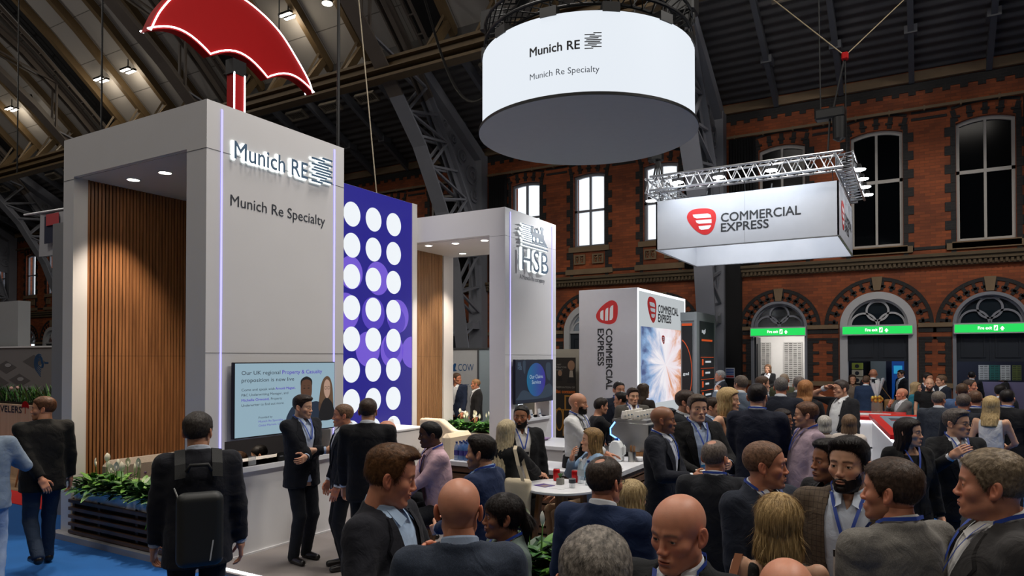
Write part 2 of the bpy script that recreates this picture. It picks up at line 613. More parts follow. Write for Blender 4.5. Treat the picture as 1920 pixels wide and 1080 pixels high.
  t.box(x0, YW - 0.2, 4.68, x1, YW + 0.02, 4.78)
  t.box(x0, YW - 0.12, 4.55, x1, YW + 0.02, 4.68)
  if near:
    k = int((x1 - x0) / 0.11)
    for i in range(k):
      t.box(x0 + i * 0.11, YW - 0.175, 4.57, x0 + i * 0.11 + 0.06, YW - 0.1, 4.67)
  struct(t, 'trim_%d' % (bi * 3 + 2), mat('dark_sandstone', (84, 70, 50), 0.8, bump=0.3, bscale=20, vary=0.3, vscale=3))
# windows: frame, mullions, panes
wn = 0
for cxx in COLX:
  for dx in (1.8, 4.2, 6.63):
    xc = cxx + dx
    wn += 1
    lit = -15 < xc < -6.5 or xc < -30
    hw = 0.62 if xc > -5 else 0.56
    zb_ = 5.16 if xc > -5 else 5.86
    rs_ = 0.12 if xc > -5 else 0.07
    fr = MB()
    out = seg_top(xc, hw, zb_, 8.3, rs_)
    inn = seg_top(xc, hw - 0.075, zb_ + 0.07, 8.2, rs_ * 0.8)
    add2d(fr, [out, inn], ((0, YW + 0.2, 0), (1, 0, 0), (0, 0, 1), (0, -1, 0)), 0.09)
    fr.box(xc - 0.03, YW + 0.1, zb_ + 0.04, xc + 0.03, YW + 0.19, 8.22)
    fr.box(xc - hw, YW + 0.11, 6.88 if xc > -5 else 7.03, xc + hw, YW + 0.18, 6.97 if xc > -5 else 7.1)
    o = struct(fr, 'window_%d' % wn, M_FRAMEP if not lit else M_GREY)
    pn = MB()
    if lit:
      pn.add([(xc - hw, YW + 0.17, 5.16), (xc + hw, YW + 0.17, 5.16), (xc + hw, YW + 0.17, 8.3), (xc - hw, YW + 0.17, 8.3)], [(0, 1, 2, 3)])
      pn.build('pane', glass_mat('clear_pane', (235, 245, 255), 0.06), o)
    else:
      pn.box(xc - hw, YW + 0.165, 5.16, xc + hw, YW + 0.22, 8.3)
      pn.build('pane', M_DPANE, o)
# vents with crosses in the brick below the lit windows
for cxx in COLX[0:6]:
  for dx in (1.8, 4.2, 6.63):
    for k in (-0.33, 0.33):
      xc = cxx + dx + k
      t = MB()
      add2d(t, [rect(xc - 0.2, 5.28, xc + 0.2, 5.6), rect(xc - 0.15, 5.33, xc - 0.02, 5.55), rect(xc + 0.02, 5.33, xc + 0.15, 5.55)],
         ((0, YW + 0.01, 0), (1, 0, 0), (0, 0, 1), (0, -1, 0)), 0.07)
      for a in (-0.085, 0.085):
        t.beam((xc + a - 0.06, YW - 0.01, 5.33), (xc + a + 0.06, YW - 0.01, 5.55), 0.025, 0.03, (0, 1, 0))
        t.beam((xc + a + 0.06, YW - 0.01, 5.33), (xc + a - 0.06, YW - 0.01, 5.55), 0.025, 0.03, (0, 1, 0))
      tag(t.build('air_vent', M_STONE), 'pale stone wall vent with crossed bars under a tall hall window', 'vent', 'stone vents under the hall windows')
# door openings: architraves, fanlight tracery, doors
dn = 0
for cxx in COLX:
  for i, (dx, hw) in enumerate(((1.7, 0.68), (4.2, 0.83), (6.7, 0.72))):
    xc = cxx + dx
    dn += 1
    if not (-48 < xc < 5):
      continue
    d = MB()
    aw = (0.07, 0.19, 0.08)[i]
    r1 = hw + 0.08
    r0 = r1 - aw
    A = [(xc + r1, 0.0)] + arc(xc, 3.05, r1, 0, 180, 28) + [(xc - r1, 0.0)]
    Bp = [(xc - r0, 0.0)] + arc(xc, 3.05, r0, 180, 0, 28) + [(xc + r0, 0.0)]
    add2d(d, [A + Bp], ((0, YW + 0.2, 0), (1, 0, 0), (0, 0, 1), (0, -1, 0)), 0.24)
    rin = r0
    ring = lambda c0, c1, ro, ri: add2d(d, [ellipse(c0, c1, ro, ro, 32), ellipse(c0, c1, ri, ri, 32)], ((0, YW + 0.16, 0), (1, 0, 0), (0, 0, 1), (0, -1, 0)), 0.07)
    o1 = arc(xc, 3.05, rin + 0.01, 0, 180, 28)
    o2 = arc(xc, 3.05, rin - 0.05, 180, 0, 28)
    add2d(d, [o1 + o2], ((0, YW + 0.17, 0), (1, 0, 0), (0, 0, 1), (0, -1, 0)), 0.08)
    rr = rin * 0.37
    ring(xc, 3.05 + rin - 0.05 - rr, rr + 0.02, rr - 0.03)
    for sg in (-1, 1):
      cxr = xc + sg * rin * 0.46
      rq = rin * 0.46
      qo = arc(cxr, 3.08, rq + 0.01, 0, 180, 18)
      qi = arc(cxr, 3.08, rq - 0.04, 180, 0, 18)
      add2d(d, [qo + qi], ((0, YW + 0.16, 0), (1, 0, 0), (0, 0, 1), (0, -1, 0)), 0.07)
    d.box(xc - r0, YW + 0.02, 3.0, xc + r0, YW + 0.2, 3.08)
    o = struct(d, 'door_%d' % dn, M_ARCHP if i == 1 else M_GREY)
    g = MB()
    add2d(g, [[(xc - rin, 3.05)] + arc(xc, 3.05, rin, 180, 0, 24)], ((0, YW + 0.16, 0), (1, 0, 0), (0, 0, 1), (0, -1, 0)), 0.02)
    g.build('fanlight_pane', glass_mat('fanlight_glass', (30, 40, 48), 0.75, 0.05), o)
    if i:        # shut leaves of the upper doorway and dark frame
      p = MB()
      p.box(xc - r0, YW + 0.08, 2.1, xc + r0, YW + 0.16, 3.0)
      for sg in (-1, 1):
        c0 = xc + sg * r0 * 0.5
        w2 = r0 * 0.36
        add2d(p, [rect(c0 - w2, 2.2, c0 + w2, 2.86), rect(c0 - w2 + 0.04, 2.24, c0 + w2 - 0.04, 2.82)],
           ((0, YW + 0.08, 0), (1, 0, 0), (0, 0, 1), (0, -1, 0)), 0.025)
      p.box(xc - 0.02, YW + 0.06, 2.1, xc + 0.02, YW + 0.08, 3.0)
      p.build('door_panel', mat('blue_black_paint', (27, 33, 42), 0.45), o)
    else:
      p = MB()
      p.box(xc - r0, YW + 0.1, 0, xc - r0 + 0.05, YW + 0.75, 2.8)
      p.box(xc - r0 + 0.05, YW + 0.2, 0.3, xc - r0 + 0.07, YW + 0.65, 2.6)
      p.build('door_panel', mat('blue_black_paint', (27, 33, 42), 0.45), o)
# black drapes beside the columns, hung from a rail
for k, cxx in enumerate(COLX):
  if cxx < -47 or cxx > 4:
    continue
  for sg, a, b in ((-1, 0.55, 1.0), (1, 0.35, 1.1)):
    t = MB()
    n = 28
    for i in range(n):
      u0 = cxx + sg * (a + (b - a) * i / n)
      u1 = cxx + sg * (a + (b - a) * (i + 1) / n)
      y0 = YW - 0.12 + 0.05 * math.sin(i * 2.1)
      y1 = YW - 0.12 + 0.05 * math.sin((i + 1) * 2.1)
      t.add([(u0, y0, 4.9), (u1, y1, 4.9), (u1, y1, 8.62), (u0, y0, 8.62)], [(0, 1, 2, 3)])
    tag(t.build('curtain', M_DRAPE, smooth=True), 'long black drape hanging beside a hall column on the brick wall', 'curtain', 'black drapes on the brick wall')
t = MB()
for cxx in COLX:
  t.beam((cxx + 0.3, YW - 0.12, 8.68), (cxx + BAY - 0.3, YW - 0.12, 8.68), 0.05, 0.07)
  for i in range(10):
    t.box(cxx + 0.5 + i * 0.8, YW - 0.14, 8.62, cxx + 0.54 + i * 0.8, YW, 8.74)
struct(t, 'trim_90', mat('curtain_rail_paint', (112, 92, 66), 0.6))
# ---- roof: lean-to strip by the wall, then the big vault
VAULT = [(21.2, 9.62), (16.9, 11.7), (16.9, 12.0), (15.6, 13.2), (14, 14.62), (12, 16.2), (9, 18.1), (5, 19.4), (0, 20.4), (-6, 20.8), (-12, 20.8), (-18, 20.4), (-24, 19), (-30, 17), (-36, 14), (-42, 9), (-44, 0)]
def vault_z(y):
  for (a, za), (b, zb) in zip(VAULT[2:-1], VAULT[3:]):
    if b <= y <= a:
      return za + (zb - za) * (y - a) / (b - a)
  return VAULT[0][1] + (21.2 - y) * (11.7 - 9.62) / 4.3
def corr_mat():
  m, N, L, B = new_mat('corrugated_sheet')
  tc = N.new('ShaderNodeTexCoord')
  w = N.new('ShaderNodeTexWave')
  w.bands_direction = 'Y'
  w.inputs['Scale'].default_value = 1.25
  L.new(tc.outputs['Object'], w.inputs['Vector'])
  bp = N.new('ShaderNodeBump')
  bp.inputs['Strength'].default_value = 1.0
  bp.inputs['Distance'].default_value = 0.06
  L.new(w.outputs[0], bp.inputs['Height'])
  L.new(bp.outputs[0], B.inputs['Normal'])
  B.inputs['Base Color'].default_value = (*lin((68, 66, 66)), 1)
  B.inputs['Roughness'].default_value = 0.6
  return m
def board_mat():
  m, N, L, B = new_mat('ceiling_board')
  tc = N.new('ShaderNodeTexCoord')
  b = N.new('ShaderNodeTexBrick')
  b.offset = 0.0
  b.inputs['Scale'].default_value = 1.0
  b.inputs['Brick Width'].default_value = 1.68
  b.inputs['Row Height'].default_value = 1.15
  b.inputs['Mortar Size'].default_value = 0.012
  b.inputs['Color1'].default_value = (*lin((150, 146, 142)), 1)
  b.inputs['Color2'].default_value = (*lin((140, 136, 132)), 1)
  b.inputs['Mortar'].default_value = (*lin((92, 88, 84)), 1)
  L.new(tc.outputs['Object'], b.inputs['Vector'])
  L.new(b.outputs[0], B.inputs['Base Color'])
  B.inputs['Roughness'].default_value = 0.7
  return m
M_CORR = corr_mat()
M_BOARD = board_mat()
mb = MB()
A = [(-56, y, z) for y, z in VAULT[:2]]
Bq = [(16, y, z) for y, z in VAULT[:2]]
mb.strip(A, Bq)
mb.strip([(-56, 16.9, 11.7), (-56, 16.9, 12.0)], [(16, 16.9, 11.7), (16, 16.9, 12.0)])
struct(mb, 'ceiling_aisle', M_CORR)
mb = MB()
mb.strip([(-56, y, z) for y, z in VAULT[2:]], [(16, y, z) for y, z in VAULT[2:]])
struct(mb, 'ceiling', M_BOARD)
for nm, xx in (('wall_left', -56), ('wall_right', 16)):
  mb = MB()
  pts = [(xx, y, z) for y, z in VAULT] + [(xx, 21.2, 0)]
  mb.add(pts, [tuple(range(len(pts)))])
  struct(mb, nm, mat('end_wall_paint', (90, 84, 80), 0.8))
# rafters
prof = VAULT[2:9]
for i in range(-30, 13):
  x = -5.2 + 1.68 * i
  if x < -54 or x > 15:
    continue
  truss_line = i % 5 == 0
  t = MB()
  t.beam((x, 21.0, 9.5), (x, 17.0, 11.45), 0.13, 0.26)
  t.beam((x, 19.6, 10.1), (x, 19.6, 10.3), 0.28, 0.4)
  struct(t, 'beam', M_DGREY)
  if truss_line:
    continue
  t = MB()
  for (a, za), (b, zb) in zip(prof[:-1], prof[1:]):
    t.beam((x, a, za - 0.16), (x, b, zb - 0.16), 0.2, 0.3)
  t.beam((x - 0.3, 15.8, 10.95), (x, 16.35, 12.2), 0.05, 0.07)
  t.beam((x, 16.6, 12.1), (x, 15.8, 10.95), 0.16, 0.22)
  struct(t, 'beam', M_BROWN)
# long edge beam below the vault's foot and a higher purlin girder
t = MB()
t.box(-55, 15.55, 10.42, 15, 15.95, 10.5)
t.box(-55, 15.7, 10.5, 15, 15.8, 10.92)
t.box(-55, 15.55, 10.92, 15, 15.95, 11.0)
t.box(-55, 15.45, 10.62, 15, 15.7, 10.66)
struct(t, 'beam', M_BROWN)
# main arched trusses
LOW = [(19.9, 0.0), (19.8, 2.4), (19.22, 5.27), (18.55, 7.0), (17.38, 8.88), (16.24, 10.1), (15.2, 11.13), (14.1, 12.15), (12.2, 13.6), (9.5, 15.2), (6, 16.6), (2, 17.6), (-3, 18.2)]
UPP = [(20.9, 0.0), (20.9, 3.2), (20.6, 5.4), (20.0, 7.3), (18.9, 9.0), (17.73, 10.5), (16.66, 11.72), (15.6, 12.75), (13.8, 14.3), (11, 16.1), (7.5, 17.7), (3, 18.9), (-2, 19.7)]
def truss(x, ornate):
  lo, up = MB(), MB()
  cols = []
  for (a, za), (b, zb) in zip(LOW[:-1], LOW[1:]):
    m = lo if za < 10.1 else up
    m.beam((x, a, za), (x, b, zb), 0.52, 0.05, (0, 0.7, 0.7) if za > 5 else (0, 1, 0))
    for s in (-0.09, 0.09):
      m.beam((x + s, a + 0.12, za + 0.08), (x + s, b + 0.12, zb + 0.08), 0.03, 0.2, (0, 0.7, 0.7) if za > 5 else (0, 1, 0))
  for (a, za), (b, zb) in zip(UPP[:-1], UPP[1:]):
    m = lo if za < 10.4 else up
    m.beam((x, a, za), (x, b, zb), 0.52, 0.06, (0, 0.7, 0.7) if za > 5 else (0, 1, 0))
    for s in (-0.09, 0.09):
      m.beam((x + s, a - 0.1, za - 0.1), (x + s, b - 0.1, zb - 0.1), 0.03, 0.2, (0, 0.7, 0.7) if za > 5 else (0, 1, 0))
  def along(P, t):
    i = min(int(t), len(P) - 2)
    f = t - i
    return P[i][0] + (P[i + 1][0] - P[i][0]) * f, P[i][1] + (P[i + 1][1] - P[i][1]) * f
  k = 1.2
  flip = False
  while k < 11.6:
    p = along(LOW, k)
    q = along(UPP, k)
    m = lo if k < 5.4 else up
    k2 = k + (0.5 if k < 5 else 1.1)
    q2 = along(UPP, k2)
    p2 = along(LOW, k2)
    for s in (-0.16, 0.16):
      if k < 5:
        m.beam((x + s, *p), (x + s, *q), 0.07, 0.07)
      if flip:
        m.beam((x + s, *p), (x + s, *q2), 0.09, 0.06)
      else:
        m.beam((x + s, *q), (x + s, *p2), 0.09, 0.06)
    flip = not flip
    k = k2
  if ornate:
    # wall post, raking strut and pierced spandrel with scroll rings
    lo.box(x - 0.27, 20.55, 0, x + 0.27, 20.95, 9.4)
    lo.beam((x, 20.7, 9.3), (x, 17.2, 11.35), 0.5, 0.35)
    lo.prism([(17.6, 10.75), (20.75, 9.0), (20.75, 7.2), (20.1, 7.35), (19.0, 9.0)], ((x - 0.03, 0, 0), (0, 1, 0), (0, 0, 1), (1, 0, 0)), 0, 0.06)
    for (cy, cz, r) in ((20.25, 8.6, 0.34), (19.65, 9.1, 0.28), (19.1, 9.55, 0.22), (20.4, 7.9, 0.24), (18.6, 9.95, 0.16)):
      for s in (-0.07, 0.07):
        add2d(lo, [ellipse(cy, cz, r, r, 24), ellipse(cy, cz, r - 0.05, r - 0.05, 24)], ((x + s - 0.02, 0, 0), (0, 1, 0), (0, 0, 1), (1, 0, 0)), 0.04)
        add2d(lo, [ellipse(cy + 0.05, cz, r * 0.45, r * 0.45, 18), ellipse(cy + 0.05, cz, r * 0.45 - 0.035, r * 0.45 - 0.035, 18)], ((x + s - 0.02, 0, 0), (0, 1, 0), (0, 0, 1), (1, 0, 0)), 0.04)
    lo.box(x - 0.2, 20.1, 3.2, x + 0.2, 20.6, 3.4)
  struct(lo, 'column', M_GREY)
  struct(up, 'beam', M_TRUSS)
for cxx in COLX:
  if -50 < cxx < 14:
    truss(cxx, True)
    # blacked-out rooflight strip and cable ladder beside each truss
    t = MB()
    t.strip([(cxx + 0.45, y, z - 0.03) for y, z in prof], [(cxx + 1.55, y, z - 0.03) for y, z in prof])
    struct(t, 'ceiling_blackout', M_DRAPE)
    t = MB()
    pp = prof
    for s in (0.62, 0.86):
      for (a, za), (b, zb) in zip(pp[:-1], pp[1:]):
        t.beam((cxx + s, a, za - 0.5), (cxx + s, b, zb - 0.5), 0.05, 0.12)
    for (a, za), (b, zb) in zip(pp[:-1], pp[1:]):
      for i in range(3):
        f = i / 3
        t.beam((cxx + 0.62, a + (b - a) * f, za + (zb - za) * f - 0.5), (cxx + 0.86, a + (b - a) * f, za + (zb - za) * f - 0.5), 0.04, 0.05)
    struct(t, 'beam', M_TRUSS)
# ventilation grilles on the lean-to strip
for i in range(-28, 9):
  xg = -5.2 + 1.68 * i + 0.84
  if (i % 5) in (0, 4) or not (-50 < xg < 3):
    continue
  g = MB()
  yg = 17.75
  zg = 11.05
  d = Vector((0, -4.3, 2.08)).normalized()
  nn = Vector((0, -2.08, -4.3)).normalized()
  fr = ((xg, yg, zg), (1, 0, 0), d, nn)
  add2d(g, [rect(-0.42, -0.2, 0.42, 0.2), rect(-0.37, -0.15, 0.37, 0.15)], fr, 0.1)
  for k in range(9):
    add2d(g, [rect(-0.35 + k * 0.08, -0.15, -0.33 + k * 0.08, 0.15)], fr, 0.06)
  tag(g.build('air_vent', mat('grille_paint', (112, 104, 92), 0.6)), 'framed slatted air vent in the dark corrugated roof strip', 'vent', 'slatted vents in the roof strip')
# rooms glimpsed through the fire exits
M_ROOM = mat('room_white', (205, 203, 200), 0.7)
mb = MB()
mb.box(-5.2, 25.0, 0, -2.1, 25.1, 3.6)
mb.box(-5.3, 21.5, 0, -5.2, 25.1, 3.6)
mb.box(-2.15, 21.5, 0, -2.05, 25.1, 3.6)
struct(mb, 'wall_exit_room', M_ROOM)
mb = MB()
mb.box(-2.05, 25.0, 0, 6.0, 25.1, 3.6)
struct(mb, 'wall_far_room', mat('navy_wall', (18, 24, 46), 0.6))
mb = MB()
mb.box(-5.3, 21.45, 3.6, 6.0, 25.1, 3.7)
struct(mb, 'ceiling_exit_room', M_ROOM)
mb = MB()
mb.box(-5.3, 21.45, -0.1, 6.0, 25.1, 0.002)
struct(mb, 'floor_exit_room', mat('dark_room_floor', (36, 40, 52), 0.6))
area('exit_room_light', (-3.6, 23.3, 3.5), 1.4, 95, (1, 0.97, 0.93))
area('far_room_light', (0.8, 22.8, 3.5), 1.8, 60, (0.8, 0.9, 1))
def photo_mat(name, seed, lo, hi, sc=3.0):
  m, N, L, B = new_mat(name)
  tc = N.new('ShaderNodeTexCoord')
  mp = N.new('ShaderNodeMapping')
  mp.inputs['Location'].default_value = (seed, seed * 2, 0)
  mp.inputs['Scale'].default_value = (1, 1, 0.45)
  L.new(tc.outputs['Object'], mp.inputs[0])
  v = N.new('ShaderNodeTexVoronoi')
  v.distance = 'MANHATTAN'
  v.inputs['Scale'].default_value = sc * 3
  L.new(mp.outputs[0], v.inputs['Vector'])
  nz = N.new('ShaderNodeTexNoise')
  nz.inputs['Scale'].default_value = sc
  nz.inputs['Detail'].default_value = 8
  L.new(mp.outputs[0], nz.inputs['Vector'])
  a = N.new('ShaderNodeMath')
  a.operation = 'MULTIPLY'
  bk = N.new('ShaderNodeTexBrick')
  bk.inputs['Scale'].default_value = sc * 1.2
  bk.offset = 0
  bk.inputs['Mortar Size'].default_value = .06
  bk.inputs['Color1'].default_value = (.15, .15, .15, 1)
  bk.inputs['Color2'].default_value = (.5, .5, .5, 1)
  bk.inputs['Mortar'].default_value = (1, 1, 1, 1)
  sp_ = N.new('ShaderNodeSeparateXYZ')
  cb_ = N.new('ShaderNodeCombineXYZ')
  L.new(tc.outputs['Object'], sp_.inputs[0])
  L.new(sp_.outputs[0], cb_.inputs[0])
  L.new(sp_.outputs[2], cb_.inputs[1])
  L.new(cb_.outputs[0], bk.inputs['Vector'])
  L.new(bk.outputs[0], a.inputs[0])
  L.new(nz.outputs[0], a.inputs[1])
  r = N.new('ShaderNodeValToRGB')
  r.color_ramp.elements[0].color = (*lin(lo), 1)
  r.color_ramp.elements[1].color = (*lin(hi), 1)
  r.color_ramp.elements[1].position = 0.5
  L.new(a.outputs[0], r.inputs[0])
  L.new(r.outputs[0], B.inputs['Base Color'])
  B.inputs['Roughness'].default_value = 0.6
  return m
t = MB()
t.box(-4.0, 24.94, 0.9, -3.42, 24.985, 2.72)
tag(t.build('wall_photo', photo_mat('street_photo', 1, (24, 24, 24), (170, 168, 164))), 'tall black and white street photograph behind the first fire exit', 'picture')
t = MB()
t.box(-4.75, 24.94, 0.9, -4.42, 24.985, 2.72)
tag(t.build('wall_photo', photo_mat('tower_photo', 4, (24, 24, 24), (170, 168, 164))), 'narrow black and white building photograph at the doorway edge', 'picture')
t = MB()
t.box(-3.1, 24.94, 0.9, -2.25, 24.985, 2.72)
wp = t.build('wall_photo', mat('pale_sky_photo', (176, 174, 170), 0.6))
tag(wp, 'black and white church spire photograph behind the first fire exit', 'picture')
t = MB()
t.prism([(-3.0, 0.95), (-2.3, 0.95), (-2.3, 1.5), (-2.45, 1.7), (-2.55, 2.0), (-2.64, 2.66), (-2.73, 2.0), (-2.8, 1.75), (-3.0, 1.55)], FY(24.935), 0, 0.006)
t.build('spire_print', mat('spire_ink', (44, 44, 46), 0.7), wp)
t = MB()
t.rbox(-4.5, 23.4, 0, -3.7, 23.9, 1.15, 0.02)
tag(t.build('reception_desk', M_ROOM), 'white plinth desk inside the first fire exit room', 'desk')
t = MB()
t.rbox(-3.05, 23.9, 0, -2.4, 24.3, 1.25, 0.02)
tag(t.build('display_cabinet', mat('black_cabinet', (26, 28, 28), 0.5)), 'dark cabinet with green top inside the first fire exit room', 'cabinet')
# stands behind the second and third exits
for i, (xx, c, nm, lb) in enumerate(((-1.98, (150, 160, 60), 'storage_box', 'lime green box, top of the stack behind the second fire exit'),
                  (-1.98, (198, 186, 160), 'storage_box', 'cream box, middle of the stack behind the second fire exit'),
                  (-1.98, (186, 172, 150), 'storage_box', 'beige box, bottom of the stack behind the second fire exit'))):
  t = MB()
  z = 1.83 - i * 0.22
  t.rbox(-1.88, 24.3, z, -1.58, 24.7, z + 0.2, 0.01)
  o = tag(t.build(nm, mat('box_%d' % i, c, 0.6)), lb, 'box', 'boxes behind the second fire exit')
  t = MB()
  t.prism(ellipse(-1.73, z + 0.1, 0.06, 0.06, 16), FY(24.3), 0, 0.006)
  t.build('disc_mark', M_INK, o)
t = MB()
t.box(-1.95, 24.3, 0, -1.5, 24.75, 1.37)
tag(t.build('shelf_unit', M_BLACK), 'black shelf unit holding the boxes behind the second fire exit', 'shelf')
t = MB()
t.box(-1.38, 24.8, 0.0, -0.95, 24.95, 2.2)
tag(t.build('display_screen', mat('pale_poster', (120, 128, 132), 0.4)), 'pale grey poster screen behind the second fire exit', 'screen')
t = MB()
t.box(-0.78, 24.6, 0.0, -0.45, 24.7, 2.1)
o = tag(t.build('display_screen', emit('blue_poster', (10, 60, 130), 0.7)), 'blue glowing poster screen behind the second fire exit', 'screen')
t = MB()
t.box(-0.73, 24.58, 1.7, -0.5, 24.595, 1.95)
t.build('poster_logo', emit('cyan_glow', (40, 150, 200), 0.8), o)
for i, (x0, x1, c) in enumerate(((1.44, 1.69, (170, 170, 170)), (1.7, 1.95, (30, 90, 84)), (1.96, 2.2, (180, 180, 176)), (2.24, 2.45, (90, 100, 50)))):
  t = MB()
  t.box(x0, 24.3, 1.55, x1, 24.36, 1.98)
  tag(t.build('display_screen', photo_mat('booth_photo_%d' % i, 7 + i, tuple(x // 4 for x in c), c, 4.0)),
    ('grey still-life photo panel, first of four behind the third fire exit', 'dark green photo panel behind the third fire exit',
    'photo panel of a laptop on a desk behind the third fire exit', 'olive panel at the end of the row behind the third fire exit')[i], 'picture', 'photo panels behind the third fire exit')
t = MB()
t.box(1.2, 24.3, 0, 2.8, 24.42, 1.5)
tag(t.build('booth_counter', mat('lilac_counter', (120, 112, 140), 0.5)), 'lilac panelled booth front behind the third fire exit', 'counter')
# fire exit signs
for i, xc, hw in ((0, -3.51, 0.75), (1, -1.01, 0.84), (2, 1.5, 0.78)):
  r = thing('exit_sign', ('green fire exit sign box over the left doorway with the white room', 'green fire exit sign box over the middle doorway with the pale architrave',
              'green fire exit sign box over the right doorway')[i], 'sign', (xc, YW - 0.2, 2.83), 'green fire exit signs')
  t = MB()
  t.box(xc - hw, YW - 0.16, 2.8, xc + hw, YW - 0.03, 3.06)
  t.build('sign_case', mat('sign_case_paint', (180, 182, 184), 0.4), r)
  t = MB()
  t.box(xc - hw + 0.02, YW - 0.165, 2.83, xc + hw - 0.02, YW - 0.16, 3.03)
  t.build('sign_face', emit('exit_green', (0, 0, 0), 1.0, (0.015, 0.72, 0.11)), r)
  t = MB()
  add_text(t, 'Fire exit', FY(YW - 0.167, xc - 0.27, 2.9), 0.29, 0.075, 0.02, 0.002)
  fr = FY(YW - 0.167, xc, 2.86)
  t.prism(rect(0.06, 0.01, 0.14, 0.14), fr, 0, 0.003)
  t.prism([(0.18, 0.05), (0.23, 0.12), (0.28, 0.05), (0.25, 0.05), (0.25, 0.01), (0.21, 0.01), (0.21, 0.05)], fr, 0, 0.003)
  t.build('lettering', emit('exit_white', (0, 0, 0), 1.3, (1, 1, 1)), r)
  t = MB()
  t.prism([(0.075, 0.02), (0.09, 0.02), (0.105, 0.06), (0.13, 0.02), (0.115, 0.08), (0.125, 0.1), (0.11, 0.125), (0.095, 0.09), (0.075, 0.07)], fr, 0.003, 0.005)
  t.build('running_figure', emit('exit_green', (0, 0, 0)), r)
# safety notice and alarm on the dark column casing
t = MB()
t.box(-5.05, YW - 0.28, 0.0, -4.5, YW - 0.02, 5.4)
tag(t.build('column_drape', M_DRAPE), 'black cladding panel beside the riveted column by the left fire exit', 'panel')
r = thing('safety_notice', 'small blue and white safety notice on the black cladding by the left fire exit', 'sign', (-4.8, YW - 0.29, 1.75))
t = MB()
t.box(-4.93, YW - 0.3, 1.6, -4.67, YW - 0.285, 1.9)
t.build('board', mat('notice_white', (196, 204, 216), 0.5), r)
t = MB()
for k in range(4):
  t.box(-4.91, YW - 0.305, 1.7 + k * 0.045, -4.69, YW - 0.3, 1.73 + k * 0.045)
t.build('blue_bar', mat('notice_blue', (30, 76, 150), 0.5), r)
t = MB()
t.box(-4.91, YW - 0.305, 1.615, -4.69, YW - 0.3, 1.68)
t.build('red_bar', mat('notice_red', (170, 30, 30), 0.5), r)
# lamps under the roof: twin strips and round high bays
def roof_lamp(x, y, z, kind, lb):
  r = thing('ceiling_lamp', lb, 'lamp', (x, y, z), 'lamps under the vault')
  t = MB()
  if kind == 'twin':
    for s in (-0.11, 0.11):
      t.rbox(x - 0.27, y + s - 0.07, z, x + 0.27, y + s + 0.07, z + 0.08, 0.01)
    t.beam((x, y, z + 0.08), (x, y, z + 0.5), 0.03, 0.03)
    t.build('housing', M_BLACK, r)
    for s in (-0.11, 0.11):
      t = MB()
      t.box(x - 0.25, y + s - 0.055, z - 0.015, x + 0.25, y + s + 0.055, z - 0.001)
      t.build('lamp_panel', M_LAMP, r)
  else:
    t.lathe((x, y, z), [(0.17, 0.02), (0.16, 0.08), (0.07, 0.2), (0.04, 0.34)], 20)
    t.build('housing', M_BLACK, r)
    t = MB()
    t.lathe((x, y, z), [(0.155, 0.0), (0.155, 0.015)], 20)
    t.build('lamp_panel', M_LAMP, r)
for (x, y, z, k, lb) in ROOF_LAMPS:
  roof_lamp(x, y, z, k, lb)
  if k == 'twin':
    d = bpy.data.lights.new('twin_lamp_light', 'POINT')
    d.energy = 36
    d.color = (1, 0.86, 0.66)
    d.shadow_soft_size = 0.25
    o = bpy.data.objects.new('twin_lamp_light', d)
    COL.objects.link(o)
    o.location = (x, y, z - 0.3)
# ================================================================ THE WHITE STAND WITH TWO PORTAL TOWERS
M_SLAT = wood_mat('walnut_slat', (158, 106, 66), (112, 72, 42), 'z', 1.0)
M_SLATL = wood_mat('oak_slat', (150, 112, 76), (112, 80, 52), 'z', 1.0)
M_OAK = wood_mat('oak_leg', (168, 122, 78), (132, 92, 56), 'z', 1.5)
M_DWOOD = wood_mat('dark_walnut', (122, 88, 66), (80, 58, 44), 'x', 1.0)
M_FELT = mat('slat_backing', (18, 16, 15), 0.95)
XF = -6.4
RE_BARS = [(276, 1012, 1088), (291, 940, 1035), (306, 980, 1088), (321, 940, 1065), (337, 950, 1088), (352, 940, 1080), (367, 965, 1088), (383, 940, 1050), (398, 995, 1088), (412, 940, 1020)]
def re_logo(mb, fr, size, d0, d1, grow=0.0, bend=None):
  for y, a, b in RE_BARS:
    v = (418 - y) / 148 * size
    x0, x1 = (a - 940) / 148 * size - grow, (b - 940) / 148 * size + grow
    h = 0.031 * size + grow
    k = 0.05 * size
    q = [(x0 + (k if a > 945 else 0), v + h), (x1, v + h), (x1 - (k if b < 1085 else 0), v - h), (x0, v - h)]
    if a > 945:
      q = [(x0 + k, v + h), (x1, v + h), (x1, v - h), (x0, v - h)]
    if bend:
      mb.add([bend(*p) for p in q], [(0, 1, 2, 3)])
    else:
      mb.prism(q, fr, d0, d1)
def downlight(x, y, z, lb, r=0.07):
  t = thing('downlight', lb, 'lamp', (x, y, z), 'downlights in the portal soffits')
  m = MB()
  m.lathe((x, y, z - 0.012), [(r, 0.0), (r + 0.015, 0.0), (r + 0.015, 0.012)], 20, cap=False)
  m.build('trim_ring', M_WHITE2, t)
  m = MB()
  m.lathe((x, y, z - 0.008), [(r, 0.0), (r, 0.006)], 20)
  m.build('lens', M_LAMP, t)
  d = bpy.data.lights.new('downlight_spot', 'SPOT')
  d.energy = 330
  d.color = (1.0, 0.84, 0.66)
  d.spot_size = 1.35
  d.spot_blend = 0.7
  d.shadow_soft_size = 0.06
  o = bpy.data.objects.new('downlight_spot', d)
  COL.objects.link(o)
  o.location = (x, y, z - 0.03)
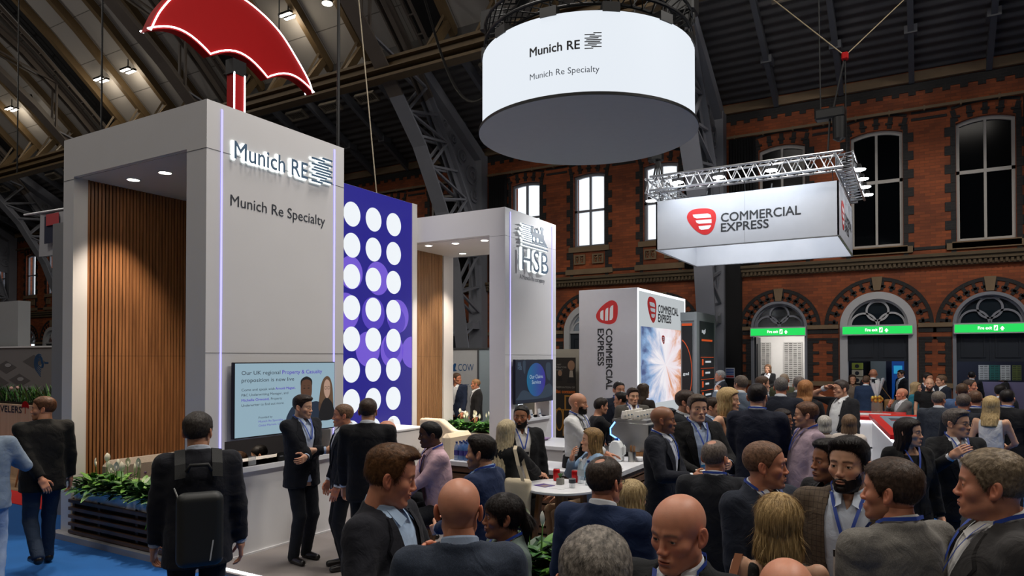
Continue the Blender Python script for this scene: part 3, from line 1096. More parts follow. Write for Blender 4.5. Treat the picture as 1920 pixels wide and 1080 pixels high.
def tower(name, label, y0, y1, hatch):
  r = thing(name, label, 'exhibition stand', (-7.8, (y0 + y1) / 2, 0), 'white portal towers')
  # pillar with hatch (a closed shell with the opening cut through)
  m = MB()
  add2d(m, [rect(y0, 0, y1, 4.42), rect(*hatch)], FX(-6.73), 0.33)
  m.build('pillar', M_WHITE, r)
  m = MB()
  m.box(-9.18, y0, 0, -8.95, y0 + 0.17, 4.42)
  m.build('pillar', M_WHITE, r)
  m = MB()
  m.box(-9.18, y1 - 0.35, 0, -8.95, y1, 4.42)
  m.build('pillar', M_WHITE, r)
  m = MB()
  m.box(-9.18, y0, 4.42, -6.4, y1, 4.9)
  m.build('lintel', M_WHITE, r)
  m = MB()
  m.box(-9.19, y0 - 0.003, 4.388, -6.4, y0, 4.392)
  m.box(-6.4, y0, 4.388, -6.397, y1, 4.392)
  m.box(-6.4, y0, 2.248, -6.397, y1, 2.252)
  m.build('panel_joint', M_SEAM, r)
  # slatted wall
  m = MB()
  m.box(-9.18, y0 + 0.17, 0, -9.0, y1 - 0.35, 4.42)
  m.build('slat_backing', M_FELT, r)
  n = int((y1 - y0 - 0.52) / 0.0455)
  m = MB()
  for i in range(n):
    ya = y0 + 0.175 + i * 0.0455
    m.box(-9.0, ya, 0.05, -8.965, ya + 0.031, 2.22)
    m.box(-9.0, ya, 2.223, -8.965, ya + 0.031, 4.42)
  m.build('slat_wall', M_SLAT if y0 < 8 else M_SLATL, r)
  for yy in (y0 + 0.18, y1 - 0.17):
    m = MB()
    m.box(-6.405, yy - 0.008, 0.06, -6.392, yy + 0.008, 4.84)
    m.build('light_strip', M_LED, r)
  m = MB()
  m.box(-6.73, y0, 0.0, -6.38, y1, 0.05)
  m.build('plinth', M_WHITE, r)
  m = MB()      # shelf of the hatch
  m.box(-6.95, hatch[0][0], hatch[0][1] - 0.05, -6.34, hatch[1][0], hatch[0][1])
  m.build('hatch_shelf', M_WHITE2, r)
  return r
hatch1 = ((4.845, 1.0), (6.39, 1.0), (6.39, 1.3), (4.845, 1.3))
hatch2 = ((10.98, 1.05), (12.35, 1.05), (12.35, 1.34), (10.98, 1.34))
rect_keep = rect
def rect(*a):       # accepts a ready loop as well
  return list(a) if isinstance(a[0], tuple) else rect_keep(*a)
T1 = tower('portal_tower', 'white portal tower with dark slatted back wall and backlit lettering, nearest the planter', 4.608, 6.607, hatch1)
T2 = tower('portal_tower', 'white portal tower with light oak slats and locomotive emblem, behind the dotted screen', 10.641, 12.645, hatch2)
def halo_letters(r, build, mat_l):
  h = MB()
  build(h, 0.012, 0.013, 0.006)
  h.build('halo_light', M_HALO, r)
  l = MB()
  build(l, 0.035, 0.05, 0.0)
  l.build('lettering', mat_l, r)
def b1(m, d0, d1, g):
  add_text(m, 'Munich RE', ((XF, 4.911, 4.347), (0, 1, 0), (0, 0, 1), (1, 0, 0)), 1.035, 0.185, .012 + g * 7, d1)
  re_logo(m, FX(XF, 6.02, 4.34), 0.335, d0, d1, g)
halo_letters(T1, b1, M_NAVYINK)
m = MB()
add_text(m, 'Munich Re Specialty', FX(XF, 4.9, 3.84), 1.378, 0.118, -0.008, 0.004)
m.build('lettering', M_INK, T1)
def loco(m, d0, d1, g):
  fr = FX(XF, 11.15, 4.33)
  sx, sz = 1.07, 0.37
  def bar(x0, x1, z, h=0.012):
    m.prism([((x0) * sx - g, z * sz - h - g), (x1 * sx + g, z * sz - h - g), (x1 * sx + g, z * sz + h + g), (x0 * sx - g, z * sz + h + g)], fr, d0, d1)
  bar(0.05, 1.0, -0.06)
  bar(0.05, 0.98, 0.12)
  for x0, x1, z in ((0.02, 0.45, 0.24), (0.1, 0.4, 0.34), (0.0, 0.42, 0.44), (-0.05, 0.35, 0.54), (0.05, 0.4, 0.64), (0.0, 0.35, 0.74), (0.08, 0.38, 0.84), (0.02, 0.42, 0.96)):
    bar(x0, x1, z, 0.007)
  body = [(0.36, 1.0), (0.44, 1.0), (0.44, 0.72), (0.48, 0.72), (0.48, 0.9), (0.53, 0.9), (0.53, 0.72), (0.61, 0.72), (0.61, 0.88), (0.65, 0.88), (0.65, 0.72), (0.72, 0.72), (0.72, 0.9),
      (0.69, 1.02), (0.72, 1.1), (0.79, 1.1), (0.82, 1.02), (0.79, 0.9), (0.79, 0.72), (0.82, 0.7), (0.83, 0.48), (0.95, 0.17), (0.4, 0.17), (0.4, 0.5), (0.33, 0.66)]
  loopz = [[(a * sx, b * sz) for a, b in body]]
  if not g:
    loopz.append(ellipse(0.46 * sx, 0.36 * sz, 0.055, 0.045, 18))
    loopz.append(ellipse(0.6 * sx, 0.36 * sz, 0.055, 0.045, 18))
    loopz.append([(0.68 * sx, 0.28 * sz), (0.8 * sx, 0.28 * sz), (0.8 * sx, 0.33 * sz), (0.68 * sx, 0.33 * sz)])
  o, u, w, n = [Vector(q) for q in fr]
  vs, fs = shape2d(loopz, d1 - d0)
  m.add([o + u * (a * (1 + g)) + w * (b * (1 + g)) + n * (c + (d0 + d1) / 2) for a, b, c in vs], fs)
  add_text(m, 'HSB', FX(XF, 11.17, 3.84), 1.05, 0.4, .003 + g * 4, d1)
halo_letters(T2, loco, M_NAVYINK)
m = MB()
add_text(m, 'A Munich Re company', FX(XF, 11.16, 3.665), 0.99, 0.085, -0.005, 0.004)
m.build('lettering', mat('grey_letter', (70, 76, 86), 0.5), T2)
for i, (x, y) in enumerate(((-8.44, 5.05), (-7.79, 5.05))):
  downlight(x, y, 4.42, ('left', 'right')[i] + ' downlight of the pair in the soffit above the grey sofa')
for i, (x, y) in enumerate(((-8.38, 11.0), (-7.77, 11.05), (-7.09, 11.04), (-8.39, 12.2), (-7.09, 12.25))):
  downlight(x, y, 4.42, ('front left', 'front middle', 'front right', 'rear left', 'rear right')[i] + ' downlight in the soffit of the emblem tower')
# stand floor with lit edge
m = MB()
m.box(-9.2, 4.62, 0.0, -1.95, 13.0, 0.03)
struct(m, 'floor_stand', carpet('grey_carpet', (136, 128, 124)))
m = MB()
m.box(-6.35, 4.66, 0.03, -4.2, 4.69, 0.045)
tag(m.build('floor_light_strip', M_LEDW), 'white neon strip along the carpet edge at the foot of the tower', 'light strip')
m = MB()
m.box(-9.25, 4.5, 0.0, -6.4, 4.62, 0.07)
struct(m, 'trim_91', mat('kerb_grey', (150, 150, 156), 0.5))
# dotted LED screen wall
r = thing('led_wall', 'tall blue LED screen wall with white and purple dots between the towers', 'screen', (-8.5, 8.7, 0))
m = MB()
m.box(-8.75, 6.62, 0.05, -8.41, 10.5, 5.16)
m.build('screen_case', M_WHITE, r)
m = MB()
m.box(-8.75, 10.5, 0.0, -8.385, 10.64, 5.16)
m.build('edge_frame', M_WHITE, r)
m = MB()
m.box(-8.41, 6.62, 0.06, -8.4, 10.5, 5.155)
m.build('screen_panel', emit('led_blue', (28, 24, 132), 1.0), r)
m = MB()
for (cy, cz, rr) in ((8.85, 3.655, 0.285), (9.53, 3.62, 0.3), (8.73, 2.98, 0.32), (10.09, 2.97, 0.31), (9.28, 2.35, 0.31), (9.93, 2.33, 0.32), (8.3, 2.4, 0.3), (7.6, 3.6, 0.3)):
  m.prism(ellipse(cy, cz, rr, rr), FX(-8.4), 0, 0.002)
m.prism([(10.5, 2.0)] + [p for p in arc(10.5, 2.3, 0.3, 90, 270, 20)], FX(-8.4), 0, 0.002)
m.build('purple_dots', emit('led_purple', (112, 86, 206), 1.0), r)
m = MB()
for (cy, cz, rr) in ((9.415, 2.98, 0.3), (10.06, 2.88, 0.24), (9.93, 2.4, 0.24)):
  m.prism(ellipse(cy, cz, rr, rr), FX(-8.4), 0.002, 0.003)
m.build('violet_dots', emit('led_violet', (82, 62, 184), 1.0), r)
m = MB()
for cy in (9.963, 9.414, 8.866, 8.318, 7.77, 7.222):
  for k in range(8):
    m.prism(ellipse(cy, 4.66 - k * 0.5355, 0.205, 0.212), FX(-8.4), 0.003, 0.005)
m.build('white_dots', emit('led_white', (238, 243, 248), 1.0), r)
# ---- televisions on the towers
def tv(name, label, y0, y1, z0, z1, face):
  r = thing(name, label, 'television', (-6.34, (y0 + y1) / 2, z0))
  m = MB()
  m.rbox(-6.365, y0 - 0.012, z0 - 0.012, -6.315, y1 + 0.012, z1 + 0.012, 0.006)
  m.box(-6.4, (y0 + y1) / 2 - 0.3, (z0 + z1) / 2 - 0.2, -6.36, (y0 + y1) / 2 + 0.3, (z0 + z1) / 2 + 0.2)
  m.build('case', M_BLACK, r)
  m = MB()
  m.box(-6.316, y0, z0, -6.313, y1, z1)
  m.build('screen', face, r)
  return r, FX(-6.313, y0, z0), y1 - y0, z1 - z0
r, fr, w, h = tv('television', 'large wall television showing pale blue slide with two portraits', 4.905, 6.363, 1.337, 2.135, emit('slide_blue', (160, 190, 206), 0.75))
o = Vector(fr[0])
def sub(u, v):
  return (o + Vector((0, u * w, v * h)), fr[1], fr[2], fr[3])
m, p = MB(), MB()
add_text(m, 'Our UK regional', sub(0.055, 0.845), w * 0.36, 0.042, -0.01, 0.003)
add_text(p, 'Property & Casualty', sub(0.435, 0.845), w * 0.42, 0.042, 0.012, 0.003)
add_text(m, 'proposition is now live', sub(0.055, 0.745), w * 0.5, 0.042, -0.01, 0.003)
add_text(m, 'Come and speak with', sub(0.055, 0.625), w * 0.305, 0.026, 0, 0.003)
add_text(p, 'Arnold Magasi,', sub(0.368, 0.625), w * 0.2, 0.026, 0.02, 0.003)
add_text(m, 'P&C Underwriting Manager, and', sub(0.055, 0.555), w * 0.44, 0.026, 0, 0.003)
add_text(p, 'Michelle Ormond,', sub(0.055, 0.485), w * 0.255, 0.026, 0.02, 0.003)
add_text(m, 'Property', sub(0.325, 0.485), w * 0.11, 0.026, 0, 0.003)
add_text(m, 'Underwriter to find out more.', sub(0.055, 0.415), w * 0.4, 0.026, 0, 0.003)
add_text(m, 'Provided by', sub(0.21, 0.235), w * 0.13, 0.022, 0, 0.003)
add_text(p, 'Munich Re Specialty -', sub(0.21, 0.18), w * 0.25, 0.022, 0, 0.003)
add_text(p, 'Global Markets, UK', sub(0.21, 0.125), w * 0.22, 0.022, 0, 0.003)
m.build('slide_text', emit('slide_ink', (44, 52, 66), 0.5), r)
p.build('slide_text', emit('slide_purple', (96, 70, 196), 0.75), r)
def poly(mb, pts, d, fr0=None):
  mb.prism([(a * w, b * h) for a, b in pts], fr, d, d + 0.0006)
def smooth_loop(pts, n=6):
  out = []
  k = len(pts)
  for i in range(k):
    p0, p1, p2, p3 = [np.array(pts[(i + j) % k], float) for j in (-1, 0, 1, 2)]
    for t in range(n):
      t = t / n
      out.append(tuple(0.5 * ((2 * p1) + (-p0 + p2) * t + (2 * p0 - 5 * p1 + 4 * p2 - p3) * t * t + (-p0 + 3 * p1 - 3 * p2 + p3) * t ** 3)))
  return out
def spoly(mb, pts, d):
  vs, fs = shape2d([[(a * w, b * h) for a, b in smooth_loop(pts)]], 0.0004)
  oo, u, ww, nn = [Vector(q) for q in fr]
  mb.add([oo + u * a + ww * b + nn * (d + c) for a, b, c in vs], fs)
m = MB()      # portraits printed on the slide
spoly(m, [(0.5, 0.12), (0.52, 0.33), (0.62, 0.42), (0.7, 0.4), (0.8, 0.42), (0.86, 0.34), (0.87, 0.12)], 0.001)
m.build('portrait_suit', emit('portrait_navy', (36, 52, 74), 0.6), r)
m = MB()
spoly(m, [(0.66, 0.4), (0.7, 0.27), (0.735, 0.4), (0.7, 0.45)], 0.0015)
m.build('portrait_shirt', emit('portrait_shirt', (170, 190, 205), 0.7), r)
m = MB()
spoly(m, [(0.625, 0.62), (0.632, 0.75), (0.685, 0.79), (0.738, 0.75), (0.745, 0.62), (0.74, 0.52), (0.715, 0.44), (0.685, 0.42), (0.655, 0.44), (0.63, 0.52)], 0.002)
m.build('portrait_face', emit('portrait_brown', (104, 70, 52), 0.6), r)
m = MB()
spoly(m, [(0.626, 0.66), (0.628, 0.75), (0.685, 0.8), (0.742, 0.75), (0.744, 0.66), (0.73, 0.73), (0.685, 0.755), (0.64, 0.73)], 0.0025)
spoly(m, [(0.645, 0.47), (0.66, 0.5), (0.685, 0.51), (0.71, 0.5), (0.725, 0.47), (0.7, 0.425), (0.67, 0.425)], 0.0025)
for c in (0.662, 0.708):
  spoly(m, [(c - 0.012, 0.625), (c, 0.632), (c + 0.012, 0.625), (c, 0.617)], 0.0025)
  spoly(m, [(c - 0.015, 0.655), (c, 0.665), (c + 0.015, 0.655), (c, 0.66)], 0.0025)
m.build('portrait_hair', emit('portrait_black', (26, 24, 24), 0.5), r)
m = MB()
spoly(m, [(0.82, 0.3), (0.83, 0.5), (0.855, 0.7), (0.9, 0.79), (0.945, 0.77), (0.975, 0.64), (0.985, 0.45), (0.985, 0.25), (0.93, 0.2), (0.86, 0.2)], 0.001)
m.build('portrait_hair', emit('portrait_auburn', (112, 84, 62), 0.6), r)
m = MB()
spoly(m, [(0.83, 0.14), (0.85, 0.36), (0.9, 0.46), (0.94, 0.44), (0.985, 0.34), (0.995, 0.14)], 0.0015)
m.build('portrait_jumper', emit('portrait_dark', (22, 22, 28), 0.5), r)
m = MB()
spoly(m, [(0.878, 0.58), (0.882, 0.69), (0.91, 0.745), (0.945, 0.7), (0.95, 0.58), (0.94, 0.5), (0.915, 0.455), (0.89, 0.5)], 0.002)
m.build('portrait_face', emit('portrait_fair', (196, 160, 140), 0.7), r)
m = MB()
for c in (0.897, 0.932):
  vs, fs = shape2d([[(a * w, b * h) for a, b in ellipse(c, 0.615, 0.015, 0.026, 18)], [(a * w, b * h) for a, b in ellipse(c, 0.615, 0.0125, 0.02, 18)]], 0.0004)
  oo = Vector(fr[0])
  m.add([oo + Vector((0.0028, a, b)) for a, b, c2 in vs], fs)
m.build('portrait_glasses', emit('portrait_black', (26, 24, 24)), r)
def oval_mat():
  mm, N, L, B = new_mat('teal_purple_oval')
  tc = N.new('ShaderNodeTexCoord')
  sp = N.new('ShaderNodeSeparateXYZ')
  L.new(tc.outputs['Generated'], sp.inputs[0])
  rp = N.new('ShaderNodeValToRGB')
  rp.color_ramp.elements[0].color = (*lin((14, 96, 132)), 1)
  rp.color_ramp.elements[1].color = (*lin((52, 34, 136)), 1)
  L.new(sp.outputs[1], rp.inputs[0])
  L.new(rp.outputs[0], B.inputs['Emission Color'])
  B.inputs['Emission Strength'].default_value = 0.9
  B.inputs['Base Color'].default_value = (0, 0, 0, 1)
  return mm
r, fr, w, h = tv('television', 'smaller wall television with dark slide and teal purple oval', 10.864, 12.34, 1.36, 2.153, emit('slide_navy', (17, 26, 44), 0.8))
o = Vector(fr[0])
m = MB()
spoly(m, [(0.06, 0.15), (0.2, 0.3), (0.5, 0.2), (0.9, 0.42), (0.93, 0.1), (0.08, 0.08)], 0.0006)
spoly(m, [(0.18, 0.95), (0.25, 0.97), (0.24, 0.7), (0.2, 0.72)], 0.0006)
spoly(m, [(0.8, 0.9), (0.93, 0.9), (0.92, 0.5), (0.82, 0.6)], 0.0006)
m.build('slide_photo', emit('slide_grey', (44, 58, 74), 0.8), r)
m = MB()
m.prism([(a * w, b * h) for a, b in ellipse(0.53, 0.53, 0.25, 0.4)], fr, 0.002, 0.003)
m.build('slide_oval', oval_mat(), r)
m = MB()
add_text(m, 'Our Claims', sub(0.53, 0.56), w * 0.36, 0.07, 0, 0.005, 'CENTER')
add_text(m, 'Service', sub(0.53, 0.43), w * 0.24, 0.07, 0, 0.005, 'CENTER')
m.build('slide_text', emit('slide_white', (170, 190, 205), 0.8), r)
m = MB()
add_text(m, 'HSB', sub(0.05, 0.78), w * 0.1, 0.06, 0, 0.004)
for k in range(4):
  m.prism([(0.05 * w, (0.87 + 0.02 * k) * h), (0.13 * w, (0.87 + 0.02 * k) * h), (0.13 * w, (0.878 + 0.02 * k) * h), (0.05 * w, (0.878 + 0.02 * k) * h)], fr, 0.002, 0.003)
m.build('slide_logo', emit('slide_pale', (90, 110, 130), 0.8), r)
# dark rooms behind the hatches
m = MB()
m.box(-8.93, 6.53, 0.03, -6.74, 6.6, 4.4)
tag(m.build('kitchen_screen', mat('kitchen_navy', (24, 26, 36), 0.8)), 'dark navy rear panel closing the tower behind the serving hatch', 'partition')
# ---- red umbrella sign
ux = -10.5
top = [(6.436, 7.32), (6.62, 7.75), (6.95, 8.2), (7.4, 8.52), (7.95, 8.66), (8.5, 8.6), (9.05, 8.38), (9.5, 8.0), (9.8, 7.68), (9.895, 7.46)]
tp = []
for i in range(len(top) - 1):
  p0, p1, p2, p3 = [np.array(top[min(max(j, 0), len(top) - 1)], float) for j in (i - 1, i, i + 1, i + 2)]
  for t in range(6):
    t /= 6
    tp.append(tuple(0.5 * ((2 * p1) + (-p0 + p2) * t + (2 * p0 - 5 * p1 + 4 * p2 - p3) * t * t + (-p0 + 3 * p1 - 3 * p2 + p3) * t ** 3)))
tp.append(top[-1])
def scallop(p, q, up, n=12):
  return [(p[0] + (q[0] - p[0]) * i / n, p[1] + (q[1] - p[1]) * i / n + up * math.sin(PI * i / n)) for i in range(n)]
low = scallop((9.895, 7.46), (8.755, 7.36), 0.2) + scallop((8.755, 7.36), (7.555, 7.34), 0.24) + scallop((7.555, 7.34), (6.436, 7.32), 0.2)
outline = tp + low[1:]
r = thing('umbrella_sign', 'huge red umbrella sign with white neon outline above the left tower', 'sign', (ux, 8.16, 4.9))
m = MB()
add2d(m, [outline], FX(ux - 0.09), 0.18)
m.build('canopy', M_RED, r)
m = MB()
ins = []
cyc = np.mean(np.array(outline), axis=0)
N_ = len(outline)
for i in range(N_):
  a, b, c = np.array(outline[i - 1]), np.array(outline[i]), np.array(outline[(i + 1) % N_])
  tg = (c - a) / (np.linalg.norm(c - a) + 1e-9)
  nr = np.array([tg[1], -tg[0]])
  ins.append(tuple(b + nr * 0.035))
pts = [(ux + 0.1, a, b) for a, b in ins]
m.tube(pts + [pts[0]], 0.013, 6, cap=False)
pts = [(ux - 0.1, a, b) for a, b in ins]
m.tube(pts + [pts[0]], 0.012, 6, cap=False)
m.build('neon_outline', M_LEDW, r)
m = MB()
m.box(ux - 0.09, 8.02, 4.6, ux + 0.09, 8.26, 7.24)
m.build('handle', M_RED, r)
m = MB()
for yy in (8.03, 8.25):
  m.tube([(ux + 0.1, yy, 4.6), (ux + 0.1, yy, 7.24)], 0.014, 6)
m.build('neon_outline', M_LEDW, r)
m = MB()
m.box(ux - 0.1, 8.0, 7.22, ux + 0.1, 8.28, 7.48)
m.build('collar', M_BLACK, r)
m = MB()
m.box(ux - 0.09, 8.02, 0.0, ux + 0.09, 8.26, 4.6)
m.build('mast', M_BLACK, r)
m = MB()
for yy in (7.3, 9.1):
  m.tube([(ux, yy, 8.4), (ux, yy, vault_z(yy) - 0.2)], 0.012, 6)
m.build('suspension_cable', M_BLACK, r)
# ---- round LED drum with black truss
cx, cy = -4.55, 10.09
r = thing('led_drum', 'round white LED drum sign hung from black circular truss', 'sign', (cx, cy, 5.73))
m = MB()
m.lathe((cx, cy, 0), [(1.66, 5.79), (1.66, 6.9)], 96, cap=False)
m.build('screen', emit('drum_white', (228, 235, 243), 1.0), r, smooth=True)
m = MB()
m.lathe((cx, cy, 0), [(1.72, 5.735), (1.72, 5.775), (1.655, 5.79)], 96, cap=False)
m.lathe((cx, cy, 0), [(1.6, 6.905), (1.66, 6.905)], 96, cap=False)
m.lathe((cx, cy, 0), [(1.58, 6.9), (1.58, 5.8)], 96, cap=False)
m.build('rim', M_BLACK, r)
m = MB()
m.lathe((cx, cy, 0), [(1.715, 5.73), (1.715, 5.74)], 96)
m.build('underside', mat('grey_scrim', (142, 147, 150), 0.85, bump=0.05, bscale=120), r)
def bend(a0, z0, off):
  def f(u, v):
    a = math.radians(a0) + u / 1.66
    return (cx + (1.66 + off) * math.cos(a), cy + (1.66 + off) * math.sin(a), z0 + v)
  return f
m = MB()
fr0 = FX(0)
add_text(m, 'Munich RE', fr0, 0.725, 0.118, 0.022, 0, bend=bend(-94.07, 6.385, 0.004))
re_logo(m, None, 0.23, 0, 0, 0, bend=bend(-66.8, 6.372, 0.004))
m.build('lettering', emit('drum_ink', (16, 20, 28), 0.4), r)
m = MB()
add_text(m, 'Munich Re Specialty', fr0, 0.99, 0.083, -0.008, 0, bend=bend(-94.07, 6.058, 0.004))
m.build('lettering', emit('drum_ink_light', (70, 78, 90), 0.6), r)
t = thing('circular_truss', 'black circular lighting truss above the round white sign', 'truss', (cx, cy, 7.0))
m = MB()
nn = 48
P = [[(cx + R * math.cos(2 * PI * i / nn), cy + R * math.sin(2 * PI * i / nn), z) for i in range(nn + 1)] for R, z in ((1.62, 7.15), (1.35, 7.15), (1.62, 7.42), (1.35, 7.42))]
for q in P:
  m.tube(q, 0.025, 8, cap=False)
for i in range(nn):
  for a, b in ((0, 2), (1, 3), (2, 3), (0, 1)):
    m.tube([P[a][i], P[b][i + 1]], 0.011, 5)
m.build('truss_ring', M_BLACK, t)
for i in range(12):
  m = MB()
  a = 2 * PI * i / 12 + 0.1
  x, y = cx + 1.6 * math.cos(a), cy + 1.6 * math.sin(a)
  m.beam((x - 0.12 * math.sin(a), y + 0.12 * math.cos(a), 6.95), (x + 0.12 * math.sin(a), y - 0.12 * math.cos(a), 6.95), 0.16, 0.13)
  m.tube([(x, y, 6.98), (x, y, 7.12)], 0.014, 6)
  m.build('hanging_bracket', M_BLACK, t)
for k, a in enumerate((200, 250, 310, 20, 80, 140)):
  a = math.radians(a)
  x, y = cx + 1.48 * math.cos(a), cy + 1.48 * math.sin(a)
  h_ = thing('chain_hoist', 'black chain hoist rigged above the circular truss', 'hoist', (x, y, 7.5), 'hoists above the circular truss')
  m = MB()
  m.rbox(x - 0.22, y - 0.16, 7.5, x + 0.22, y + 0.16, 7.85, 0.03)
  m.lathe((x + 0.1, y, 7.35), [(0.09, 0), (0.1, 0.05), (0.1, 0.27)], 14)
  m.build('motor', M_BLACK, h_)
  m = MB()
  m.tube([(x, y, 7.42), (x, y, 7.62)], 0.014, 6)
  m.tube([(x, y, 7.9), (x, y, vault_z(y) - 0.25)], 0.013, 6)
  m.build('chain', M_BLACK, h_)
t = MB()
pts = []
for i in range(25):
  f = i / 24
  a = Vector((-11.9, 15.2, 12.6))
  b = Vector((-6.1, 10.5, 7.6))
  p = a.lerp(b, f)
  p.z -= 2.3 * math.sin(PI * f) * (0.6 + 0.4 * f)
  pts.append(p)
t.tube(pts, 0.035, 8)
tag(t.build('power_cable', M_BLACK, smooth=True), 'thick black cable drooping from the roof girder to the round sign', 'cable')
t = MB()
t.tube([(-9.35, 9.5, 4.9), (-9.35, 9.5, 16.8)], 0.03, 8)
tag(t.build('drop_cable', M_BLACK), 'vertical black cable dropping behind the dotted screen wall', 'cable')
t = MB()
t.tube([(-9.0, 10.2, 5.16), (-9.9, 9.6, 16.7)], 0.012, 6)
tag(t.build('steel_wire', mat('pale_rope', (150, 140, 120), 0.7)), 'thin pale wire slanting up from the dotted screen wall', 'cable')
for i, (wx, wy, wz) in enumerate(((-13.6, 7.5, 16.0), (-20.2, 9.0, 16.0))):
  t = MB()
  t.tube([(wx, wy, 6.0 + i), (wx, wy, vault_z(wy) - 0.1)], 0.018, 6)
  tag(t.build('drop_cable', M_BLACK), ('thin black cable hanging from the vault left of the umbrella sign', 'second thin black cable hanging from the vault far left')[i], 'cable')
# ================================================================ THE RED AND WHITE STAND
M_CELOGO = mat('logo_red', (205, 40, 42), 0.5)
M_CEINK = mat('logo_charcoal', (44, 46, 50), 0.5)
BLOB = smooth_loop([(0.0, .70), (0.05, .88), (.2, .98), (.42, 1.0), (.72, .97), (.92, .87), (1.0, .68), (.98, .45), (.9, .2), (.78, .07), (.65, .03), (.5, .07), (.3, .22), (.1, .47)], 5)
BARS = [[(.2, .80), (.24, .70), (.34, .65), (.84, .63), (.82, .73), (.72, .79)], [(.3, .58), (.34, .49), (.42, .45), (.85, .43), (.85, .57)], [(.4, .36), (.43, .26), (.5, .22), (.74, .22), (.82, .3), (.83, .36)]]
def ce_logo(parent, fr, sx, sz, mred, mwhite, d=0.003):
  o, u, w, n = [Vector(q) for q in fr]
  m = MB()
  vs, fs = shape2d([[(a * sx, b * sz) for a, b in BLOB]], d)
  m.add([o + u * a + w * b + n * (c + d / 2) for a, b, c in vs], fs)
  m.build('logo_shield', mred, parent)
  m = MB()
  for b in BARS:
    vs, fs = shape2d([[(p * sx, q * sz) for p, q in b]], 0.001)
    m.add([o + u * a + w * q + n * (c + d + 0.001) for a, q, c in vs], fs)
  m.build('logo_bars', mwhite, parent)
M_FABRIC = mat('lightbox_fabric', (186, 189, 196), 0.8)
m_white = mat('print_white', (235, 236, 240), 0.6)
# hanging square sign (open underneath)
x0, x1, y0, y1, z0, z1 = -4.848, -1.305, 14.3, 17.34, 4.485, 5.523
r = thing('hanging_sign', 'square white hanging sign with red shield logo under aluminium truss', 'sign', ((x0 + x1) / 2, (y0 + y1) / 2, z0))
for nm, b in (('front_panel', (x0, y0, z0, x1, y0 + 0.03, z1)), ('side_panel', (x1 - 0.03, y0, z0, x1, y1, z1)), ('rear_panel', (x0, y1 - 0.03, z0, x1, y1, z1)), ('side_panel', (x0, y0, z0, x0 + 0.03, y1, z1))):
  m = MB()
  m.box(*b)
  m.build(nm, M_FABRIC, r)
m = MB()
for a, b in (((x0, y0, z0), (x1, y0, z0)), ((x1, y0, z0), (x1, y1, z0)), ((x1, y1, z0), (x0, y1, z0)), ((x0, y1, z0), (x0, y0, z0))):
  m.beam(a, b, 0.03, 0.02)
m.build('bottom_edge', M_ALU, r)
m = MB()
m.box(-3.02, y0 - 0.002, z0, -3.014, y0, z1)
m.build('fabric_seam', mat('seam_grey', (150, 152, 158), 0.7), r)
ce_logo(r, FY(y0 - 0.001, -4.18, 4.705), 0.6, 0.57, M_CELOGO, m_white)
m = MB()
add_text(m, 'COMMERCIAL', FY(y0, -3.48, 4.955), 1.51, 0.17, 0.016, 0.004)
add_text(m, 'EXPRESS', FY(y0, -3.48, 4.755), 0.92, 0.165, 0.016, 0.004)
m.build('lettering', M_CEINK, r)
ce_logo(r, FX(x1 + 0.001, 14.75, 4.7), 0.6, 0.57, M_CELOGO, m_white)
m = MB()
add_text(m, 'COMMERCIAL', FX(x1, 15.45, 4.955), 1.51, 0.17, 0.016, 0.004)
add_text(m, 'EXPRESS', FX(x1, 15.45, 4.755), 0.92, 0.165, 0.016, 0.004)
m.build('lettering', M_CEINK, r)
def box_truss(m, a, b, s=0.29):
  a, b = Vector(a), Vector(b)
  d = (b - a).normalized()
  side = d.cross(Vector((0, 0, 1))).normalized() * s / 2
  up = Vector((0, 0, s / 2))
  c = [side + up, -side + up, -side - up, side - up]
  for q in c:
    m.tube([a + q, b + q], 0.024, 8)
  n = max(2, int((b - a).length / (s * 0.95)))
  for i in range(n):
    p0 = a.lerp(b, i / n)
    p1 = a.lerp(b, (i + 1) / n)
    pm = (p0 + p1) / 2
    for k in range(4):
      e, f = c[k], c[(k + 1) % 4]
      m.tube([p0 + e, pm + f], 0.01, 6)
      m.tube([pm + f, p1 + e], 0.01, 6)
zt = 5.86
t = thing('box_truss', 'square aluminium box truss carrying floodlights above the hanging sign', 'truss', (-3.08, 15.8, zt))
m = MB()
for a, b in (((x0 - 0.05, y0 - 0.1, zt), (x1 + 0.1, y0 - 0.1, zt)), ((x1 + 0.1, y0 - 0.1, zt), (x1 + 0.1, y1, zt)), ((x1 + 0.1, y1, zt), (x0 - 0.05, y1, zt)), ((x0 - 0.05, y1, zt), (x0 - 0.05, y0 - 0.1, zt))):
  box_truss(m, a, b)
m.build('truss_square', M_ALU, t)
m = MB()
for x in (x0 + 0.1, -3.0, x1 - 0.1):
  m.tube([(x, y0 + 0.015, z1), (x, y0 - 0.1, zt - 0.13)], 0.008, 6)
  m.tube([(x, y1 - 0.015, z1), (x, y1, zt - 0.13)], 0.008, 6)
m.build('hanging_wire', M_BLACK, t)
def flood(x, y, z, rz, lb):
  f = thing('floodlight', lb, 'lamp', (x, y, z), 'floodlights on the aluminium truss')
  q = Matrix.Rotation(rz, 3, 'Z')
  c = Vector((x, y, z))
  def pt(a, b, d):
    return c + q @ Vector((a, b, d))
  m = MB()
  m.beam(pt(-0.11, 0, 0), pt(0.11, 0, 0), 0.07, 0.08)
  m.beam(pt(0, 0.02, 0.04), pt(0, 0.1, 0.16), 0.02, 0.02)
  m.build('housing', M_BLACK, f)
  m = MB()
  m.lathe(c + Vector((0, 0, -0.055)), [(0.105, 0.0), (0.115, 0.014)], 18)
  m.build('lens', M_LAMPC, f)
for i, x in enumerate((-4.28, -3.45, -2.45)):
  flood(x, y0 - 0.3, zt - 0.02, 0, ('left', 'middle', 'right')[i] + ' floodlight on the front of the aluminium truss')
